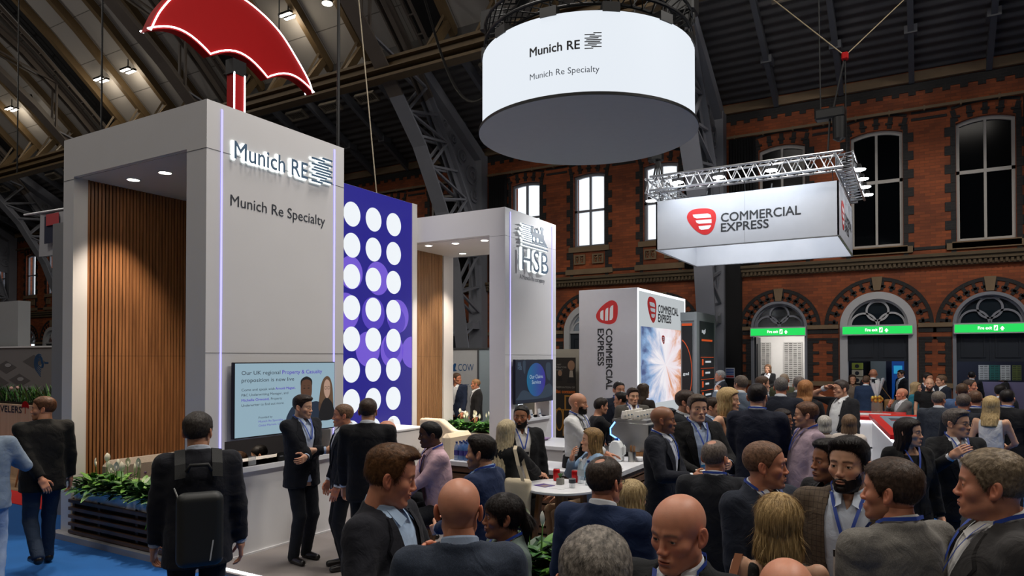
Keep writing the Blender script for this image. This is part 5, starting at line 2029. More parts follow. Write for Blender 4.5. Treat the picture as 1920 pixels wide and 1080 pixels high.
# espresso machine
r = thing('espresso_machine', 'brushed steel espresso machine with blue lit edge on the coffee bar', 'coffee machine', (-3.2, 8.75, 0.95))
m = MB()
m.prism([(-3.52, 1.06), (-3.52, 1.02), (-2.92, 1.0), (-2.92, 1.36), (-3.35, 1.38), (-3.4, 1.33), (-3.42, 1.2), (-3.3, 1.15), (-3.3, 1.06)], FY(9.16), 0, 0.86)
m.build('body', M_CHROME, r)
m = MB()
m.box(-2.92, 8.32, 1.0, -2.905, 9.14, 1.35)
m.build('rear_panel', mat('machine_navy', (24, 32, 42), 0.2), r)
m = MB()
for x in (-3.4, -3.0):
  for y in (8.4, 9.05):
    m.lathe((x, y, 0.95), [(0.03, 0), (0.025, 0.06)], 12)
m.build('foot', M_BLACK, r)
m = MB()
m.tube([(-3.36, 8.295, 1.38), (-3.42, 8.295, 1.3), (-3.42, 8.295, 1.22), (-3.31, 8.295, 1.16), (-3.29, 8.295, 1.08)], 0.009, 6)
m.build('light_strip', emit('machine_blue', (0, 0, 0), 5.0, (0.12, 0.35, 1.0)), r)
m = MB()
add2d(m, [rect(-3.4, 8.3, -2.94, 9.12), rect(-3.385, 8.315, -2.955, 9.105)], ((0, 0, 1.38), (1, 0, 0), (0, 1, 0), (0, 0, 1)), 0.035)
m.build('cup_rail', M_CHROME, r)
m = MB()
for y in (8.5, 8.9):
  m.tube([(-3.36, y, 1.14), (-3.36, y, 1.1)], 0.03, 12)
  m.tube([(-3.36, y, 1.11), (-3.54, y, 1.09)], 0.012, 8)
m.build('group_handle', M_BLACK, r)
# stacks of paper cups on the machine
M_CUP = mat('paper_cup', (226, 222, 214), 0.7)
k = 0
for j in range(2):
  for i in range(6):
    x = -3.28 + j * 0.17
    y = 8.42 + i * 0.115
    n_ = 3 + ((i * 2 + j) % 3 == 0) * 1
    c = thing('paper_cup', '%s stack of white paper cups in the %s row on the espresso machine' % (('first', 'second', 'third', 'fourth', 'fifth', 'sixth')[i], ('near edge', 'inner')[1 - j]), 'cups', (x, y, 1.415), 'stacked paper cups')
    m = MB()
    m.lathe((x, y, 1.415), [(0.042, 0.0), (0.043, 0.006), (0.031, 0.1)], 16)
    for q in range(1, n_):
      m.lathe((x, y, 1.415), [(0.044, 0.0 + q * 0.014), (0.0445, 0.007 + q * 0.014)], 16, cap=False)
    m.build('cup', M_CUP, c, smooth=False)
    m = MB()
    a0 = -1.2
    for q in range(5):
      a = a0 + q * 0.13
      m.add([(x + 0.039 * math.cos(a), y + 0.039 * math.sin(a), 1.45), (x + 0.039 * math.cos(a + .13), y + 0.039 * math.sin(a + .13), 1.45),
         (x + 0.038 * math.cos(a + .13), y + 0.038 * math.sin(a + .13), 1.465), (x + 0.038 * math.cos(a), y + 0.038 * math.sin(a), 1.465)], [(0, 1, 2, 3)])
    m.build('printed_mark', M_NAVYINK, c)
r = thing('coffee_grinder', 'grey coffee grinder box behind the barista', 'coffee grinder', (-3.75, 9.0, 0.95))
t = MB()
t.rbox(-3.95, 9.5, 0.03, -3.5, 9.9, 0.95, 0.01)
tag(t.build('service_cabinet', M_WHITE), 'white service cabinet behind the barista holding the grinder', 'cabinet')
m = MB()
m.rbox(-3.88, 9.55, 0.95, -3.62, 9.8, 1.42, 0.02)
m.build('case', mat('grinder_grey', (150, 152, 154), 0.35, 0.5), r)
m = MB()
m.lathe((-3.75, 9.67, 1.42), [(0.08, 0), (0.11, 0.05), (0.02, 0.07)], 18)
m.build('lid', M_WHITE2, r)
t = MB()
t.lathe((-2.96, 9.22, 1.415), [(0.09, -0.03), (0.1, 0.0), (0.105, 0.07), (0.11, 0.075), (0.06, 0.1), (0.02, 0.105)], 20)
tag(t.build('bean_hopper', M_BLACK), 'round black lidded pot beside the stacked paper cups', 'pot')
# milk bottle, stirrers, bowl and tray on the bar
r = thing('milk_bottle', 'white plastic milk bottle with blue cap on the coffee bar', 'bottle', (-3.18, 7.9, 0.95))
m = MB()
m.prism([(-0.075, 0), (0.075, 0), (0.08, 0.02), (0.08, 0.17), (0.05, 0.23), (0.025, 0.25), (-0.025, 0.25), (-0.05, 0.23), (-0.08, 0.17), (-0.08, 0.02)], ((-3.18, 7.9, 0.95), (1, 0, 0), (0, 0, 1), (0, -1, 0)), -0.06, 0.06)
b_ = m.build('body', mat('milk_plastic', (222, 226, 228), 0.4), r)
bv = b_.modifiers.new('bevel', 'BEVEL')
bv.width = 0.015
bv.segments = 3
m = MB()
m.lathe((-3.18, 7.9, 1.2), [(0.024, 0), (0.024, 0.025)], 14)
m.build('cap', mat('cap_blue', (30, 80, 170), 0.4), r)
m = MB()
m.tube([(-3.09, 7.9, 1.15), (-3.07, 7.9, 1.12), (-3.07, 7.9, 1.05), (-3.1, 7.9, 1.02)], 0.012, 8)
m.build('handle', mat('milk_plastic', (222, 226, 228)), r)
r = thing('stirrer_pot', 'steel pot full of wooden stirrers on the coffee bar', 'pot', (-3.0, 7.95, 0.95))
m = MB()
m.lathe((-3.0, 7.95, 0.95), [(0.045, 0), (0.047, 0.005), (0.047, 0.12)], 18)
m.build('pot', M_CHROME, r)
m = MB()
random.seed(2)
for k in range(22):
  a, q = random.uniform(0, 6.28), random.uniform(0, 0.03)
  m.beam((-3.0 + q * math.cos(a), 7.95 + q * math.sin(a), 1.0), (-3.0 + q * 1.5 * math.cos(a), 7.95 + q * 1.5 * math.sin(a), 1.13 + random.uniform(0, .015)), 0.007, 0.002)
m.build('stirrers', M_OAK, r)
r = thing('sachet_tray', 'small wooden tray on the coffee bar behind the white bowl', 'tray', (-2.95, 8.15, 0.95))
m = MB()
m.box(-3.05, 8.1, 0.95, -2.86, 8.24, 0.96)
for b in ((-3.05, 8.1, 0.95, -3.04, 8.24, 1.03), (-2.87, 8.1, 0.95, -2.86, 8.24, 1.03), (-3.05, 8.1, 0.95, -2.86, 8.11, 1.03), (-3.05, 8.23, 0.95, -2.86, 8.24, 1.03)):
  m.box(*b)
m.build('box', M_OAK, r)
t = MB()
t.lathe((-2.93, 8.02, 0.95), [(0.03, 0), (0.05, 0.02), (0.06, 0.05), (0.055, 0.05), (0.045, 0.022), (0.01, 0.01)], 20)
tag(t.build('bowl', M_WHITE2, smooth=True), 'small white bowl on the coffee bar in front of the tray', 'bowl')
t = MB()
t.rbox(-3.3, 8.0, 0.95, -3.24, 8.15, 1.14, 0.01)
tag(t.build('flask', M_CHROME), 'slim steel flask behind the milk bottle on the coffee bar', 'flask')
# pack of water bottles on the far end of the bar
M_WATER = glass_mat('water_blue', (90, 130, 190), 0.55, 0.08)
for k in range(20):
  i, j = k % 5, k // 5
  x, y = -4.9 + i * 0.072, 7.0 + j * 0.075
  c = thing('water_bottle', 'blue capped water bottle on the bar end, row %s, place %s from left' % (('one', 'two', 'three', 'four')[j], ('one', 'two', 'three', 'four', 'five')[i]), 'bottle', (x, y, 0.95), 'packed water bottles')
  m = MB()
  m.lathe((x, y, 0.95), [(0.031, 0), (0.033, 0.01), (0.03, 0.07), (0.033, 0.13), (0.026, 0.17), (0.012, 0.195), (0.012, 0.205)], 12)
  m.build('body', M_WATER, c, smooth=True)
  m = MB()
  m.lathe((x, y, 1.155), [(0.014, 0), (0.014, 0.018)], 10)
  m.build('cap', mat('cap_navy', (40, 62, 120), 0.4), c)
  m = MB()
  m.lathe((x, y, 0.95), [(0.0335, 0.06), (0.0335, 0.12)], 12, cap=False)
  m.build('wrap_label', mat('label_violet', (60, 54, 130), 0.5), c)
# round high table with drinks
def round_table(name, label, c, zt, rad, legm):
  r = thing(name, label, 'table', (c[0], c[1], 0.03))
  m = MB()
  m.lathe((c[0], c[1], zt - 0.03), [(rad - 0.012, 0), (rad, 0.008), (rad, 0.024), (rad - 0.008, 0.03)], 48)
  m.build('tabletop', M_WHITE2, r)
  for k in range(4):
    a = 0.6 + k * PI / 2
    m = MB()
    m.tube([(c[0] + rad * 0.55 * math.cos(a), c[1] + rad * 0.55 * math.sin(a), zt - 0.05), (c[0] + rad * 0.85 * math.cos(a), c[1] + rad * 0.85 * math.sin(a), 0.03)], [0.034, 0.022], 10)
    m.build('leg', legm, r)
  m = MB()
  m.lathe((c[0], c[1], zt - 0.06), [(rad * 0.6, 0), (rad * 0.6, 0.03)], 32)
  m.build('apron', legm, r)
  return r
TC = (-2.87, 5.78)
TZ = 1.02
round_table('cocktail_table', 'round white cocktail table with oak legs and drinks on it', TC, TZ, 0.36, M_OAK)
round_table('cocktail_table', 'round white table with dark walnut legs by the man in pink shirt', (-4.75, 5.85), 1.0, 0.34, M_DWOOD)
def can(x, y, lb):
  c = thing('drink_can', lb, 'can', (x, y, TZ), 'red cans on the cocktail table')
  m = MB()
  m.lathe((x, y, TZ), [(0.026, 0), (0.033, 0.01), (0.033, 0.1), (0.028, 0.115)], 18)
  m.build('can_body', mat('can_red', (180, 16, 22), 0.3, 0.4), c, smooth=True)
  m = MB()
  m.lathe((x, y, TZ + 0.113), [(0.028, 0), (0.027, 0.003)], 18)
  m.build('can_lid', M_ALU, c)
def bottle(x, y, lb, col, lab):
  c = thing('plastic_bottle', lb, 'bottle', (x, y, TZ), 'bottles on the cocktail table')
  m = MB()
  m.lathe((x, y, TZ), [(0.03, 0), (0.033, 0.01), (0.031, 0.06), (0.033, 0.13), (0.024, 0.175), (0.012, 0.2), (0.012, 0.21)], 16)
  m.build('body', glass_mat('clear_plastic', (205, 220, 228), 0.35, 0.06), c, smooth=True)
  m = MB()
  m.lathe((x, y, TZ + 0.208), [(0.014, 0), (0.014, 0.02)], 12)
  m.build('cap', mat('cap_' + col[0], col[1], 0.4), c)
  m = MB()
  m.lathe((x, y, TZ), [(0.034, 0.07), (0.034, 0.125)], 16, cap=False)
  m.build('wrap_label', mat('lab_' + lab[0], lab[1], 0.5), c)
can(-3.02, 5.98, 'red drink can under the hand of the long-haired blonde woman')
can(-2.83, 5.99, 'red drink can behind the small succulent')
bottle(-2.76, 5.97, 'clear plastic bottle standing between the red can and the tall water bottle', ('white', (220, 220, 220)), ('clear', (170, 178, 186)))
bottle(-2.66, 5.92, 'water bottle with turquoise label on the cocktail table', ('navy', (40, 62, 120)), ('turq', (40, 130, 160)))
t = thing('succulent_pot', 'little succulent in square concrete pot on the cocktail table', 'plant', (-2.9, 5.82, TZ))
m = MB()
m.rbox(-2.93, 5.79, TZ, -2.87, 5.85, TZ + 0.06, 0.005)
m.build('pot', mat('concrete', (130, 128, 122), 0.85), t)
m = MB()
for k in range(16):
  a = k * 2.4
  leaf_blade(m, (-2.9, 5.82, TZ + 0.055), (math.cos(a) * 0.5, math.sin(a) * 0.5, 0.9), (0, 0, 1), 0.06, 0.022, 0.1, 3)
m.build('leaves', LEAF[0], t)
t = thing('drinking_glass', 'half full drinking glass with dark band on the cocktail table', 'glass', (-2.73, 5.72, TZ))
m = MB()
m.lathe((-2.73, 5.72, TZ), [(0.026, 0), (0.032, 0.085), (0.03, 0.085), (0.025, 0.006)], 18)
m.build('glass', glass_mat('tumbler', (220, 226, 230), 0.3, 0.05), t)
m = MB()
m.lathe((-2.73, 5.72, TZ), [(0.0315, 0.045), (0.0325, 0.08)], 18, cap=False)
m.build('printed_band', M_INK, t)
t = thing('brochure', 'purple printed brochure lying on the cocktail table', 'brochure', (-3.0, 5.7, TZ))
m = MB()
m.prism([(-0.09, -0.05), (0.05, -0.09), (0.09, 0.03), (-0.05, 0.07)], ((-3.0, 5.7, TZ), (1, 0, 0), (0, 1, 0), (0, 0, 1)), 0, 0.004)
m.build('cover', mat('brochure_purple', (86, 66, 130), 0.4), t)
m = MB()
m.prism([(-0.02, -0.06), (0.04, -0.078), (0.06, -0.01), (0.0, 0.01)], ((-3.0, 5.7, TZ + 0.004), (1, 0, 0), (0, 1, 0), (0, 0, 1)), 0, 0.001)
m.build('printed_photo', mat('brochure_photo', (150, 130, 120), 0.4), t)
t = MB()
t.prism([(-0.08, -0.05), (0.06, -0.07), (0.08, 0.04), (-0.06, 0.06)], ((-2.83, 5.66, TZ), (1, 0, 0), (0, 1, 0), (0, 0, 1)), 0, 0.003)
tag(t.build('leaflet', M_WHITE2), 'white leaflet lying beside the purple brochure', 'leaflet')
# bar stools
def stool(x, y, rz, lb, zs=0.72, m_=None):
  r = thing('bar_stool', lb, 'stool', (x, y, 0.03), 'bar stools', rz)
  m = MB()
  m.lathe((0, 0, zs - 0.05), [(0.17, 0), (0.2, 0.02), (0.2, 0.045), (0.17, 0.06)], 24)
  m.build('seat', m_ or mat('seat_plum', (70, 34, 44), 0.8), r, local=True)
  for k in range(4):
    a = PI / 4 + k * PI / 2
    m = MB()
    m.tube([(0.12 * math.cos(a), 0.12 * math.sin(a), zs - 0.05), (0.22 * math.cos(a), 0.22 * math.sin(a), 0)], [0.018, 0.014], 8)
    m.build('leg', M_OAK, r, local=True)
  m = MB()
  pts = [(0.19 * math.cos(a), 0.19 * math.sin(a), 0.25) for a in [2 * PI * k / 24 for k in range(25)]]
  m.tube(pts, 0.01, 6, cap=False)
  m.build('footrest', M_BLACK, r, local=True)
# ================================================================ LEFT AISLE AND FAR STANDS
m = MB()
m.box(-30, 5.25, 0, -10.0, 5.75, 0.008)
struct(m, 'floor_red_strip', carpet('red_carpet', (200, 30, 28)))
m = MB()
m.box(-30, 5.75, 0, -9.6, 9.2, 0.012)
struct(m, 'floor_laminate', wood_mat('laminate', (150, 122, 92), (116, 92, 68), 'x', 0.5))
r = thing('wood_counter', 'pale plywood counter with black lettering and red umbrella mark', 'counter', (-13.2, 6.75, 0.012))
m = MB()
m.box(-20, 6.5, 0.012, -13.0, 6.9, 1.32)
m.build('body', wood_mat('birch_ply', (206, 178, 150), (190, 160, 132), 'z', 0.6), r)
m = MB()
m.box(-13.25, 6.495, 0.5, -13.0, 6.5, 0.98)
m.build('red_panel', M_RED, r)
m = MB()
add_text(m, 'TRAVELERS', FY(6.5, -15.62, 1.175), 1.29, 0.115, 0.02, 0.004)
m.build('lettering', M_INK, r)
m = MB()
add2d(m, [arc(-14.2, 1.27, 0.13, 0, 180, 16) + [(-14.26, 1.285), (-14.14, 1.285)]], FY(6.5), 0.005)
m.box(-14.207, 6.494, 1.17, -14.193, 6.5, 1.3)
m.build('umbrella_mark', M_RED, r)
r = thing('plant_trough', 'row of grassy green plants with pale flowers on the plywood counter', 'plants', (-16.5, 6.7, 1.32))
m = MB()
m.box(-20, 6.58, 1.32, -13.05, 6.82, 1.36)
m.build('tray', M_BLACK, r)
random.seed(9)
ms = [MB(), MB(), MB()]
for k in range(900):
  bx, by = random.uniform(-19.5, -13.1), random.uniform(6.6, 6.8)
  a = random.uniform(0, 6.28)
  L_ = random.uniform(0.2, 0.48)
  leaf_blade(random.choice(ms), (bx, by, 1.36), (math.cos(a) * 0.45, math.sin(a) * 0.45, 1), (0, 0, 1), L_, 0.03, random.uniform(.1, .5), 4)
for q, mm in zip(ms, LEAF):
  q.build('leaves', mm, r)
m = MB()
for k in range(14):
  m.ball((random.uniform(-19, -13.2), random.uniform(6.6, 6.8), 1.36 + random.uniform(0.1, 0.28)), 0.035, 8, 6)
m.build('flowers', mat('pale_pink', (205, 160, 150), 0.6), r)
# grey printed backdrop with lion head
r = thing('backdrop_panel', 'grey printed backdrop panel with blue lion head emblem', 'exhibition panel', (-19.6, 9.0, 0.012))
m = MB()
m.box(-26, 8.97, 0.012, -13.2, 9.05, 2.45)
m.build('panel', mat('backdrop_grey', (122, 120, 122), 0.6), r)
m = MB()
m.box(-26, 8.95, 2.45, -13.2, 9.07, 2.49)
m.build('top_rail', M_WHITE2, r)
m = MB()
for (x, z) in ((-20.6, 1.95), (-19.9, 1.62), (-21.0, 1.55), (-20.3, 1.25), (-19.2, 2.1)):
  m.prism([(x - 0.55, z), (x, z + 0.17), (x + 0.55, z), (x, z - 0.17)], FY(8.97), 0, 0.003)
m.build('printed_tiles', mat('backdrop_dark', (88, 86, 88), 0.6), r)
m = MB()
for (x, z) in ((-20.5, 2.0), (-19.85, 1.65), (-21.1, 1.6), (-20.2, 1.3)):
  m.prism(ellipse(x, z, 0.16, 0.05, 20), FY(8.966), 0, 0.003)
m.prism([(-26, 0.9), (-19.2, 1.5), (-19.2, 0.1), (-26, 0.1)], FY(8.966), 0, 0.002)
m.build('printed_lamps', mat('backdrop_light', (150, 150, 154), 0.6), r)
m = MB()
lx, lz = -18.95, 2.06
for k in range(5):
  ra = 0.235 - k * 0.038
  o1 = arc(lx, lz, ra, 62, 245 - k * 6, 16)
  o2 = arc(lx + 0.01, lz - 0.004, ra - 0.022, 245 - k * 6, 62, 16)
  add2d(m, [o1 + o2], FY(8.97), 0.004)
  ex, ez = o1[-1]
  m.prism([(ex, ez), (ex + 0.028, ez + 0.008), (ex + 0.2, ez - 0.11 + 0.014 * k), (ex + 0.185, ez - 0.13 + 0.014 * k)], FY(8.97), 0, 0.004)
add2d(m, [smooth_loop([(lx + 0.06, lz + 0.17), (lx + 0.15, lz + 0.14), (lx + 0.2, lz + 0.04), (lx + 0.235, lz - 0.02), (lx + 0.2, lz - 0.11), (lx + 0.12, lz - 0.1), (lx + 0.14, lz - 0.03), (lx + 0.1, lz + 0.03)], 4)], FY(8.97), 0.004)
m.box(lx + 0.26, 8.966, lz - 0.01, lx + 0.45, 8.97, lz + 0.03)
m.build('lion_emblem', mat('lion_blue', (24, 66, 106), 0.5), r)
t = MB()
t.box(-27, 9.3, 0, -20.75, 9.6, 3.72)
tag(t.build('exhibition_panel', mat('pale_wall', (150, 152, 154), 0.6)), 'tall plain pale grey panel at the far left edge', 'exhibition panel')
t = MB()
t.box(-10.64, 5.2, 0.0, -10.34, 5.6, 4.1)
tag(t.build('exhibition_panel', mat('slim_wall', (138, 138, 140), 0.5)), 'slim tall grey column panel right beside the left tower', 'exhibition panel')
r = thing('hanging_banner', 'pale hanging banner with navy and red square on white pole', 'banner', (-16.0, 8.0, 4.4))
m = MB()
m.tube([(-17.6, 8.0, 5.45), (-13.5, 8.0, 5.35)], 0.025, 8)
m.build('pole', M_WHITE2, r)
m = MB()
m.strip([(-16.9 + 0.2 * k, 8.0 + 0.03 * math.sin(k), 5.4 - 0.01 * k) for k in range(12)], [(-16.95 + 0.2 * k, 8.0 + 0.03 * math.sin(k), 4.45 - 0.0 * k) for k in range(12)])
m.build('cloth', mat('banner_cloth', (160, 160, 164), 0.8), r, smooth=True)
m = MB()
m.box(-16.6, 7.94, 4.7, -16.0, 7.95, 5.3)
m.build('navy_square', mat('banner_navy', (26, 30, 54), 0.7), r)
m = MB()
m.box(-16.5, 7.925, 5.08, -16.0, 7.938, 5.33)
m.build('red_square', mat('banner_red', (170, 60, 66), 0.7), r)
for k, (x, y) in enumerate(((-12.3, 6.25), (-13.0, 6.1))):
  r = thing('chair', ('nearer', 'farther')[k] + ' oak legged chair in front of the plywood counter', 'chair', (x, y, 0.012), 'oak legged chairs by the plywood counter')
  m = MB()
  m.rbox(x - 0.2, y - 0.2, 0.42, x + 0.2, y + 0.2, 0.48, 0.02)
  m.build('seat', mat('chair_plum', (74, 30, 36), 0.7), r)
  m = MB()
  m.rbox(x + 0.15, y - 0.2, 0.48, x + 0.2, y + 0.2, 0.85, 0.02)
  m.build('backrest', mat('chair_plum', (74, 30, 36)), r)
  for a in (-1, 1):
    for b in (-1, 1):
      m = MB()
      m.tube([(x + a * 0.14, y + b * 0.14, 0.43), (x + a * 0.2, y + b * 0.2, 0.012)], [0.018, 0.012], 8)
      m.build('leg', M_OAK, r)
# panels glimpsed between the towers: white one with blue seat logo, dark art banner
r = thing('backdrop_panel', 'white backdrop panel with blue chair logo seen through the emblem tower', 'exhibition panel', (-11.0, 16.0, 0))
m = MB()
m.box(-12.5, 16.0, 0, -10.5, 16.06, 2.43)
m.build('panel', mat('cow_white', (206, 206, 206), 0.6), r)
m = MB()
m.box(-12.5, 15.97, 2.43, -9.3, 16.08, 2.47)
m.box(-10.5, 15.98, 0, -10.45, 16.06, 2.43)
m.build('frame', M_ALU, r)
m = MB()
m.box(-10.45, 16.0, 0, -9.3, 16.06, 2.43)
m.build('frosted_panel', mat('frost_blue', (176, 190, 198), 0.4), r)
m = MB()
add_text(m, 'COW', FY(16.0, -11.15, 1.83), 0.52, 0.19, 0.0, 0.004)
m.prism(smooth_loop([(-11.4, 1.85), (-11.3, 2.02), (-11.22, 2.02), (-11.25, 1.88), (-11.2, 1.83), (-11.42, 1.81)], 4), FY(16.0), 0, 0.004)
add_text(m, 'wer, C', FY(16.0, -11.0, 1.4), 0.36, 0.1, 0.0, 0.004)
m.build('lettering', mat('cow_blue', (34, 86, 140), 0.5), r)
m = MB()
m.prism(ellipse(-11.2, 1.55, 0.12, 0.12), FY(16.0), 0, 0.003)
m.build('teal_disc', mat('cow_teal', (70, 150, 150), 0.5), r)
r = thing('roll_up_banner', 'navy roll-up banner with white stripes seen through the emblem tower', 'banner', (-10.9, 15.4, 0))
m = MB()
m.box(-11.1, 15.4, 0.05, -10.7, 15.43, 1.75)
m.build('banner_sheet', mat('rollup_navy', (24, 40, 92), 0.6), r)
m = MB()
for k in range(6):
  m.box(-10.95, 15.39, 0.75 + k * 0.13, -10.8, 15.4, 0.83 + k * 0.13)
m.build('printed_stripes', m_white, r)
m = MB()
m.box(-11.15, 15.35, 0, -10.65, 15.48, 0.06)
m.build('base', M_ALU, r)
r = thing('roll_up_banner', 'dark brown art banner with old portraits and gilt chair', 'banner', (-7.8, 16.0, 0))
m = MB()
m.box(-8.6, 16.0, 0.06, -7.55, 16.03, 2.2)
m.build('banner_sheet', mat('art_brown', (36, 30, 28), 0.6), r)
m = MB()
for x, z, s in ((-7.66, 2.0, 0.1), (-7.98, 1.8, 0.06)):
  m.prism(ellipse(x, z, s, s * 1.25, 20), FY(16.0), 0, 0.003)
m.build('portrait_faces', mat('old_skin', (150, 116, 92), 0.6), r)
m = MB()
m.prism([(-7.8, 1.55), (-7.55, 1.55), (-7.55, 1.8), (-7.68, 1.88)], FY(16.0), 0, 0.002)
m.prism([(-8.06, 1.6), (-7.9, 1.6), (-7.95, 1.74), (-8.0, 1.74)], FY(16.0), 0, 0.002)
m.build('portrait_dress', mat('old_black', (18, 16, 18), 0.6), r)
m = MB()
m.prism([(-7.72, 1.7), (-7.6, 1.7), (-7.62, 1.87), (-7.7, 1.87)], FY(15.997), 0, 0.002)
m.build('portrait_collar', mat('old_lace', (170, 160, 148), 0.7), r)
m = MB()
add_text(m, 'THE ART', FY(16.0, -8.2, 2.0), 0.26, 0.04, 0, 0.004)
add_text(m, 'RESTORATION', FY(16.0, -8.2, 1.93), 0.4, 0.04, 0, 0.004)
add_text(m, 'COMPANY', FY(16.0, -8.2, 1.86), 0.3, 0.04, 0, 0.004)
add_text(m, 'CONSERVATION OF', FY(16.0, -8.2, 1.42), 0.64, 0.045, 0, 0.004)
m.build('lettering', mat('art_grey', (150, 146, 140), 0.6), r)
m = MB()
add_text(m, 'specialist contents', FY(16.0, -8.35, 1.29), 0.8, 0.085, 0.02, 0.004)
m.build('lettering', mat('art_orange', (214, 110, 30), 0.6), r)
m = MB()
add2d(m, [rect(-7.85, 0.85, -7.56, 1.24), rect(-7.81, 0.89, -7.56, 1.2)], FY(16.0), 0.004)
add2d(m, [ellipse(-8.0, 0.62, 0.12, 0.3, 24), ellipse(-8.0, 0.62, 0.09, 0.26, 24)], FY(16.0), 0.004)
m.box(-8.15, 15.99, 0.85, -7.86, 16.0, 0.88)
m.box(-8.12, 15.99, 0.2, -8.09, 16.0, 0.85)
m.box(-7.9, 15.99, 0.2, -7.87, 16.0, 0.85)
m.build('gilt_print', mat('gilt', (170, 120, 50), 0.5), r)
m = MB()
m.box(-8.62, 15.95, 0, -7.53, 16.08, 0.06)
m.build('base', M_ALU, r)
t = MB()
t.box(-9.3, 16.4, 0, -7.0, 16.46, 2.42)
tag(t.build('exhibition_panel', mat('cream_panel', (176, 170, 158), 0.6)), 'cream shell panel wall behind the dark art banner', 'exhibition panel')
r = thing('lightbox', 'bright far lightbox glimpsed left of the white screen tower', 'lightbox', (-6.8, 19.2, 0))
m = MB()
m.box(-7.2, 19.2, 1.4, -6.4, 19.25, 2.9)
m.build('lit_panel', emit('far_lightbox', (225, 232, 238), 0.9), r)
m = MB()
m.box(-7.22, 19.21, 0, -6.38, 19.27, 1.4)
m.build('base_panel', M_WHITE, r)
# blue tabletop unit seen between people on the right, black case
t = MB()
t.rbox(-1.6, 9.5, 0.02, -1.15, 9.9, 0.85, 0.02)
tag(t.build('bin_unit', mat('blue_white_unit', (60, 130, 200), 0.5)), 'blue cube unit behind the man in lilac shirt', 'cabinet')
t = MB()
t.rbox(-1.63, 9.47, 0.85, -1.12, 9.93, 0.9, 0.01)
tag(t.build('unit_lid', M_WHITE2), 'white square top on the blue cube unit', 'tabletop')
# ================================================================ PEOPLE
F32 = np.float32
def sstep(a, b, x):
  t = np.clip((x - a) / (b - a), 0, 1)
  return t * t * (3 - 2 * t)
def ell(P, c, r):
  q = P - np.array(c, F32)
  r = np.array(r, F32)
  k0 = np.sqrt(((q / r) ** 2).sum(-1)) + 1e-6
  k1 = np.sqrt(((q / (r * r)) ** 2).sum(-1)) + 1e-6
  return k0 * (k0 - 1) / k1
def cap(P, a, b, ra, rb=None):
  rb = ra if rb is None else rb
  a, b = np.array(a, F32), np.array(b, F32)
  ba = b - a
  pa = P - a
  t = np.clip((pa @ ba) / max(float(ba @ ba), 1e-9), 0, 1)
  d = np.sqrt(((pa - t[..., None] * ba) ** 2).sum(-1))
  return d - (ra + (rb - ra) * t)
def rboxs(P, c, h, r):
  q = np.abs(P - np.array(c, F32)) - (np.array(h, F32) - r)
  return np.sqrt((np.maximum(q, 0) ** 2).sum(-1)) + np.minimum(q.max(-1), 0) - r
def smin(a, b, k):
  h = np.clip(0.5 + 0.5 * (b - a) / k, 0, 1)
  return b + (a - b) * h - k * h * (1 - h)
def smax(a, b, k):
  return -smin(-a, -b, k)
def nets(fn, lo, hi, h):
  """surface of fn(P) = 0 inside a box, as vertices and quads"""
  lo, hi = np.array(lo, float), np.array(hi, float)
  n = np.maximum(np.ceil((hi - lo) / h).astype(int) + 1, 3)
  ax = [(lo[i] + h * np.arange(n[i])).astype(F32) for i in range(3)]
  F = np.empty(tuple(n), F32)
  step = max(1, int(400000 / (n[1] * n[2])))
  Y, Z = np.meshgrid(ax[1], ax[2], indexing='ij')
  for i in range(0, n[0], step):
    xs = ax[0][i:i + step]
    P = np.empty((len(xs), n[1], n[2], 3), F32)
    P[..., 0] = xs[:, None, None]
    P[..., 1] = Y
    P[..., 2] = Z
    F[i:i + step] = fn(P)
  Sg = F < 0
  c = np.zeros(tuple(n - 1), np.int8)
  corners = [(a, b, d) for a in (0, 1) for b in (0, 1) for d in (0, 1)]
  for a, b, d in corners:
    c += Sg[a:n[0] - 1 + a, b:n[1] - 1 + b, d:n[2] - 1 + d]
  act = np.argwhere((c > 0) & (c < 8))
  if len(act) == 0:
    return np.zeros((0, 3)), []
  acc = np.zeros((len(act), 3))
  cnt = np.zeros(len(act))
  vals = {k: F[act[:, 0] + k[0], act[:, 1] + k[1], act[:, 2] + k[2]].astype(float) for k in corners}
  for k in corners:
    for a in range(3):
      if k[a] == 0:
        k2 = list(k)
        k2[a] = 1
        v0, v1 = vals[k], vals[tuple(k2)]
        m = (v0 < 0) != (v1 < 0)
        t = np.where(m, v0 / np.where(m, v0 - v1, 1), 0)
        p = np.tile(np.array(k, float), (len(act), 1))
        p[:, a] += t
        acc += p * m[:, None]
        cnt += m
  V = lo + h * (act + acc / cnt[:, None])
  idx = -np.ones(tuple(n - 1), np.int32)
  idx[act[:, 0], act[:, 1], act[:, 2]] = np.arange(len(act))
  quads = []
  for a in range(3):
    b, d = (a + 1) % 3, (a + 2) % 3
    sl0 = [slice(None)] * 3
    sl1 = [slice(None)] * 3
    sl0[a] = slice(0, n[a] - 1)
    sl1[a] = slice(1, n[a])
    for ss in (sl0, sl1):
      ss[b] = slice(1, n[b] - 1)
      ss[d] = slice(1, n[d] - 1)
    s0, s1 = Sg[tuple(sl0)], Sg[tuple(sl1)]
    e = np.argwhere(s0 != s1)
    if len(e) == 0:
      continue
    inside = s0[e[:, 0], e[:, 1], e[:, 2]]
    e[:, b] += 1
    e[:, d] += 1
    def at(db, dd):
      q = e.copy()
      q[:, b] += db
      q[:, d] += dd
      return idx[q[:, 0], q[:, 1], q[:, 2]]
    Q = np.stack([at(-1, -1), at(0, -1), at(0, 0), at(-1, 0)], 1)
    Q[~inside] = Q[~inside][:, ::-1]
    quads.append(Q)
  return V, np.concatenate(quads) if quads else np.zeros((0, 4), int)
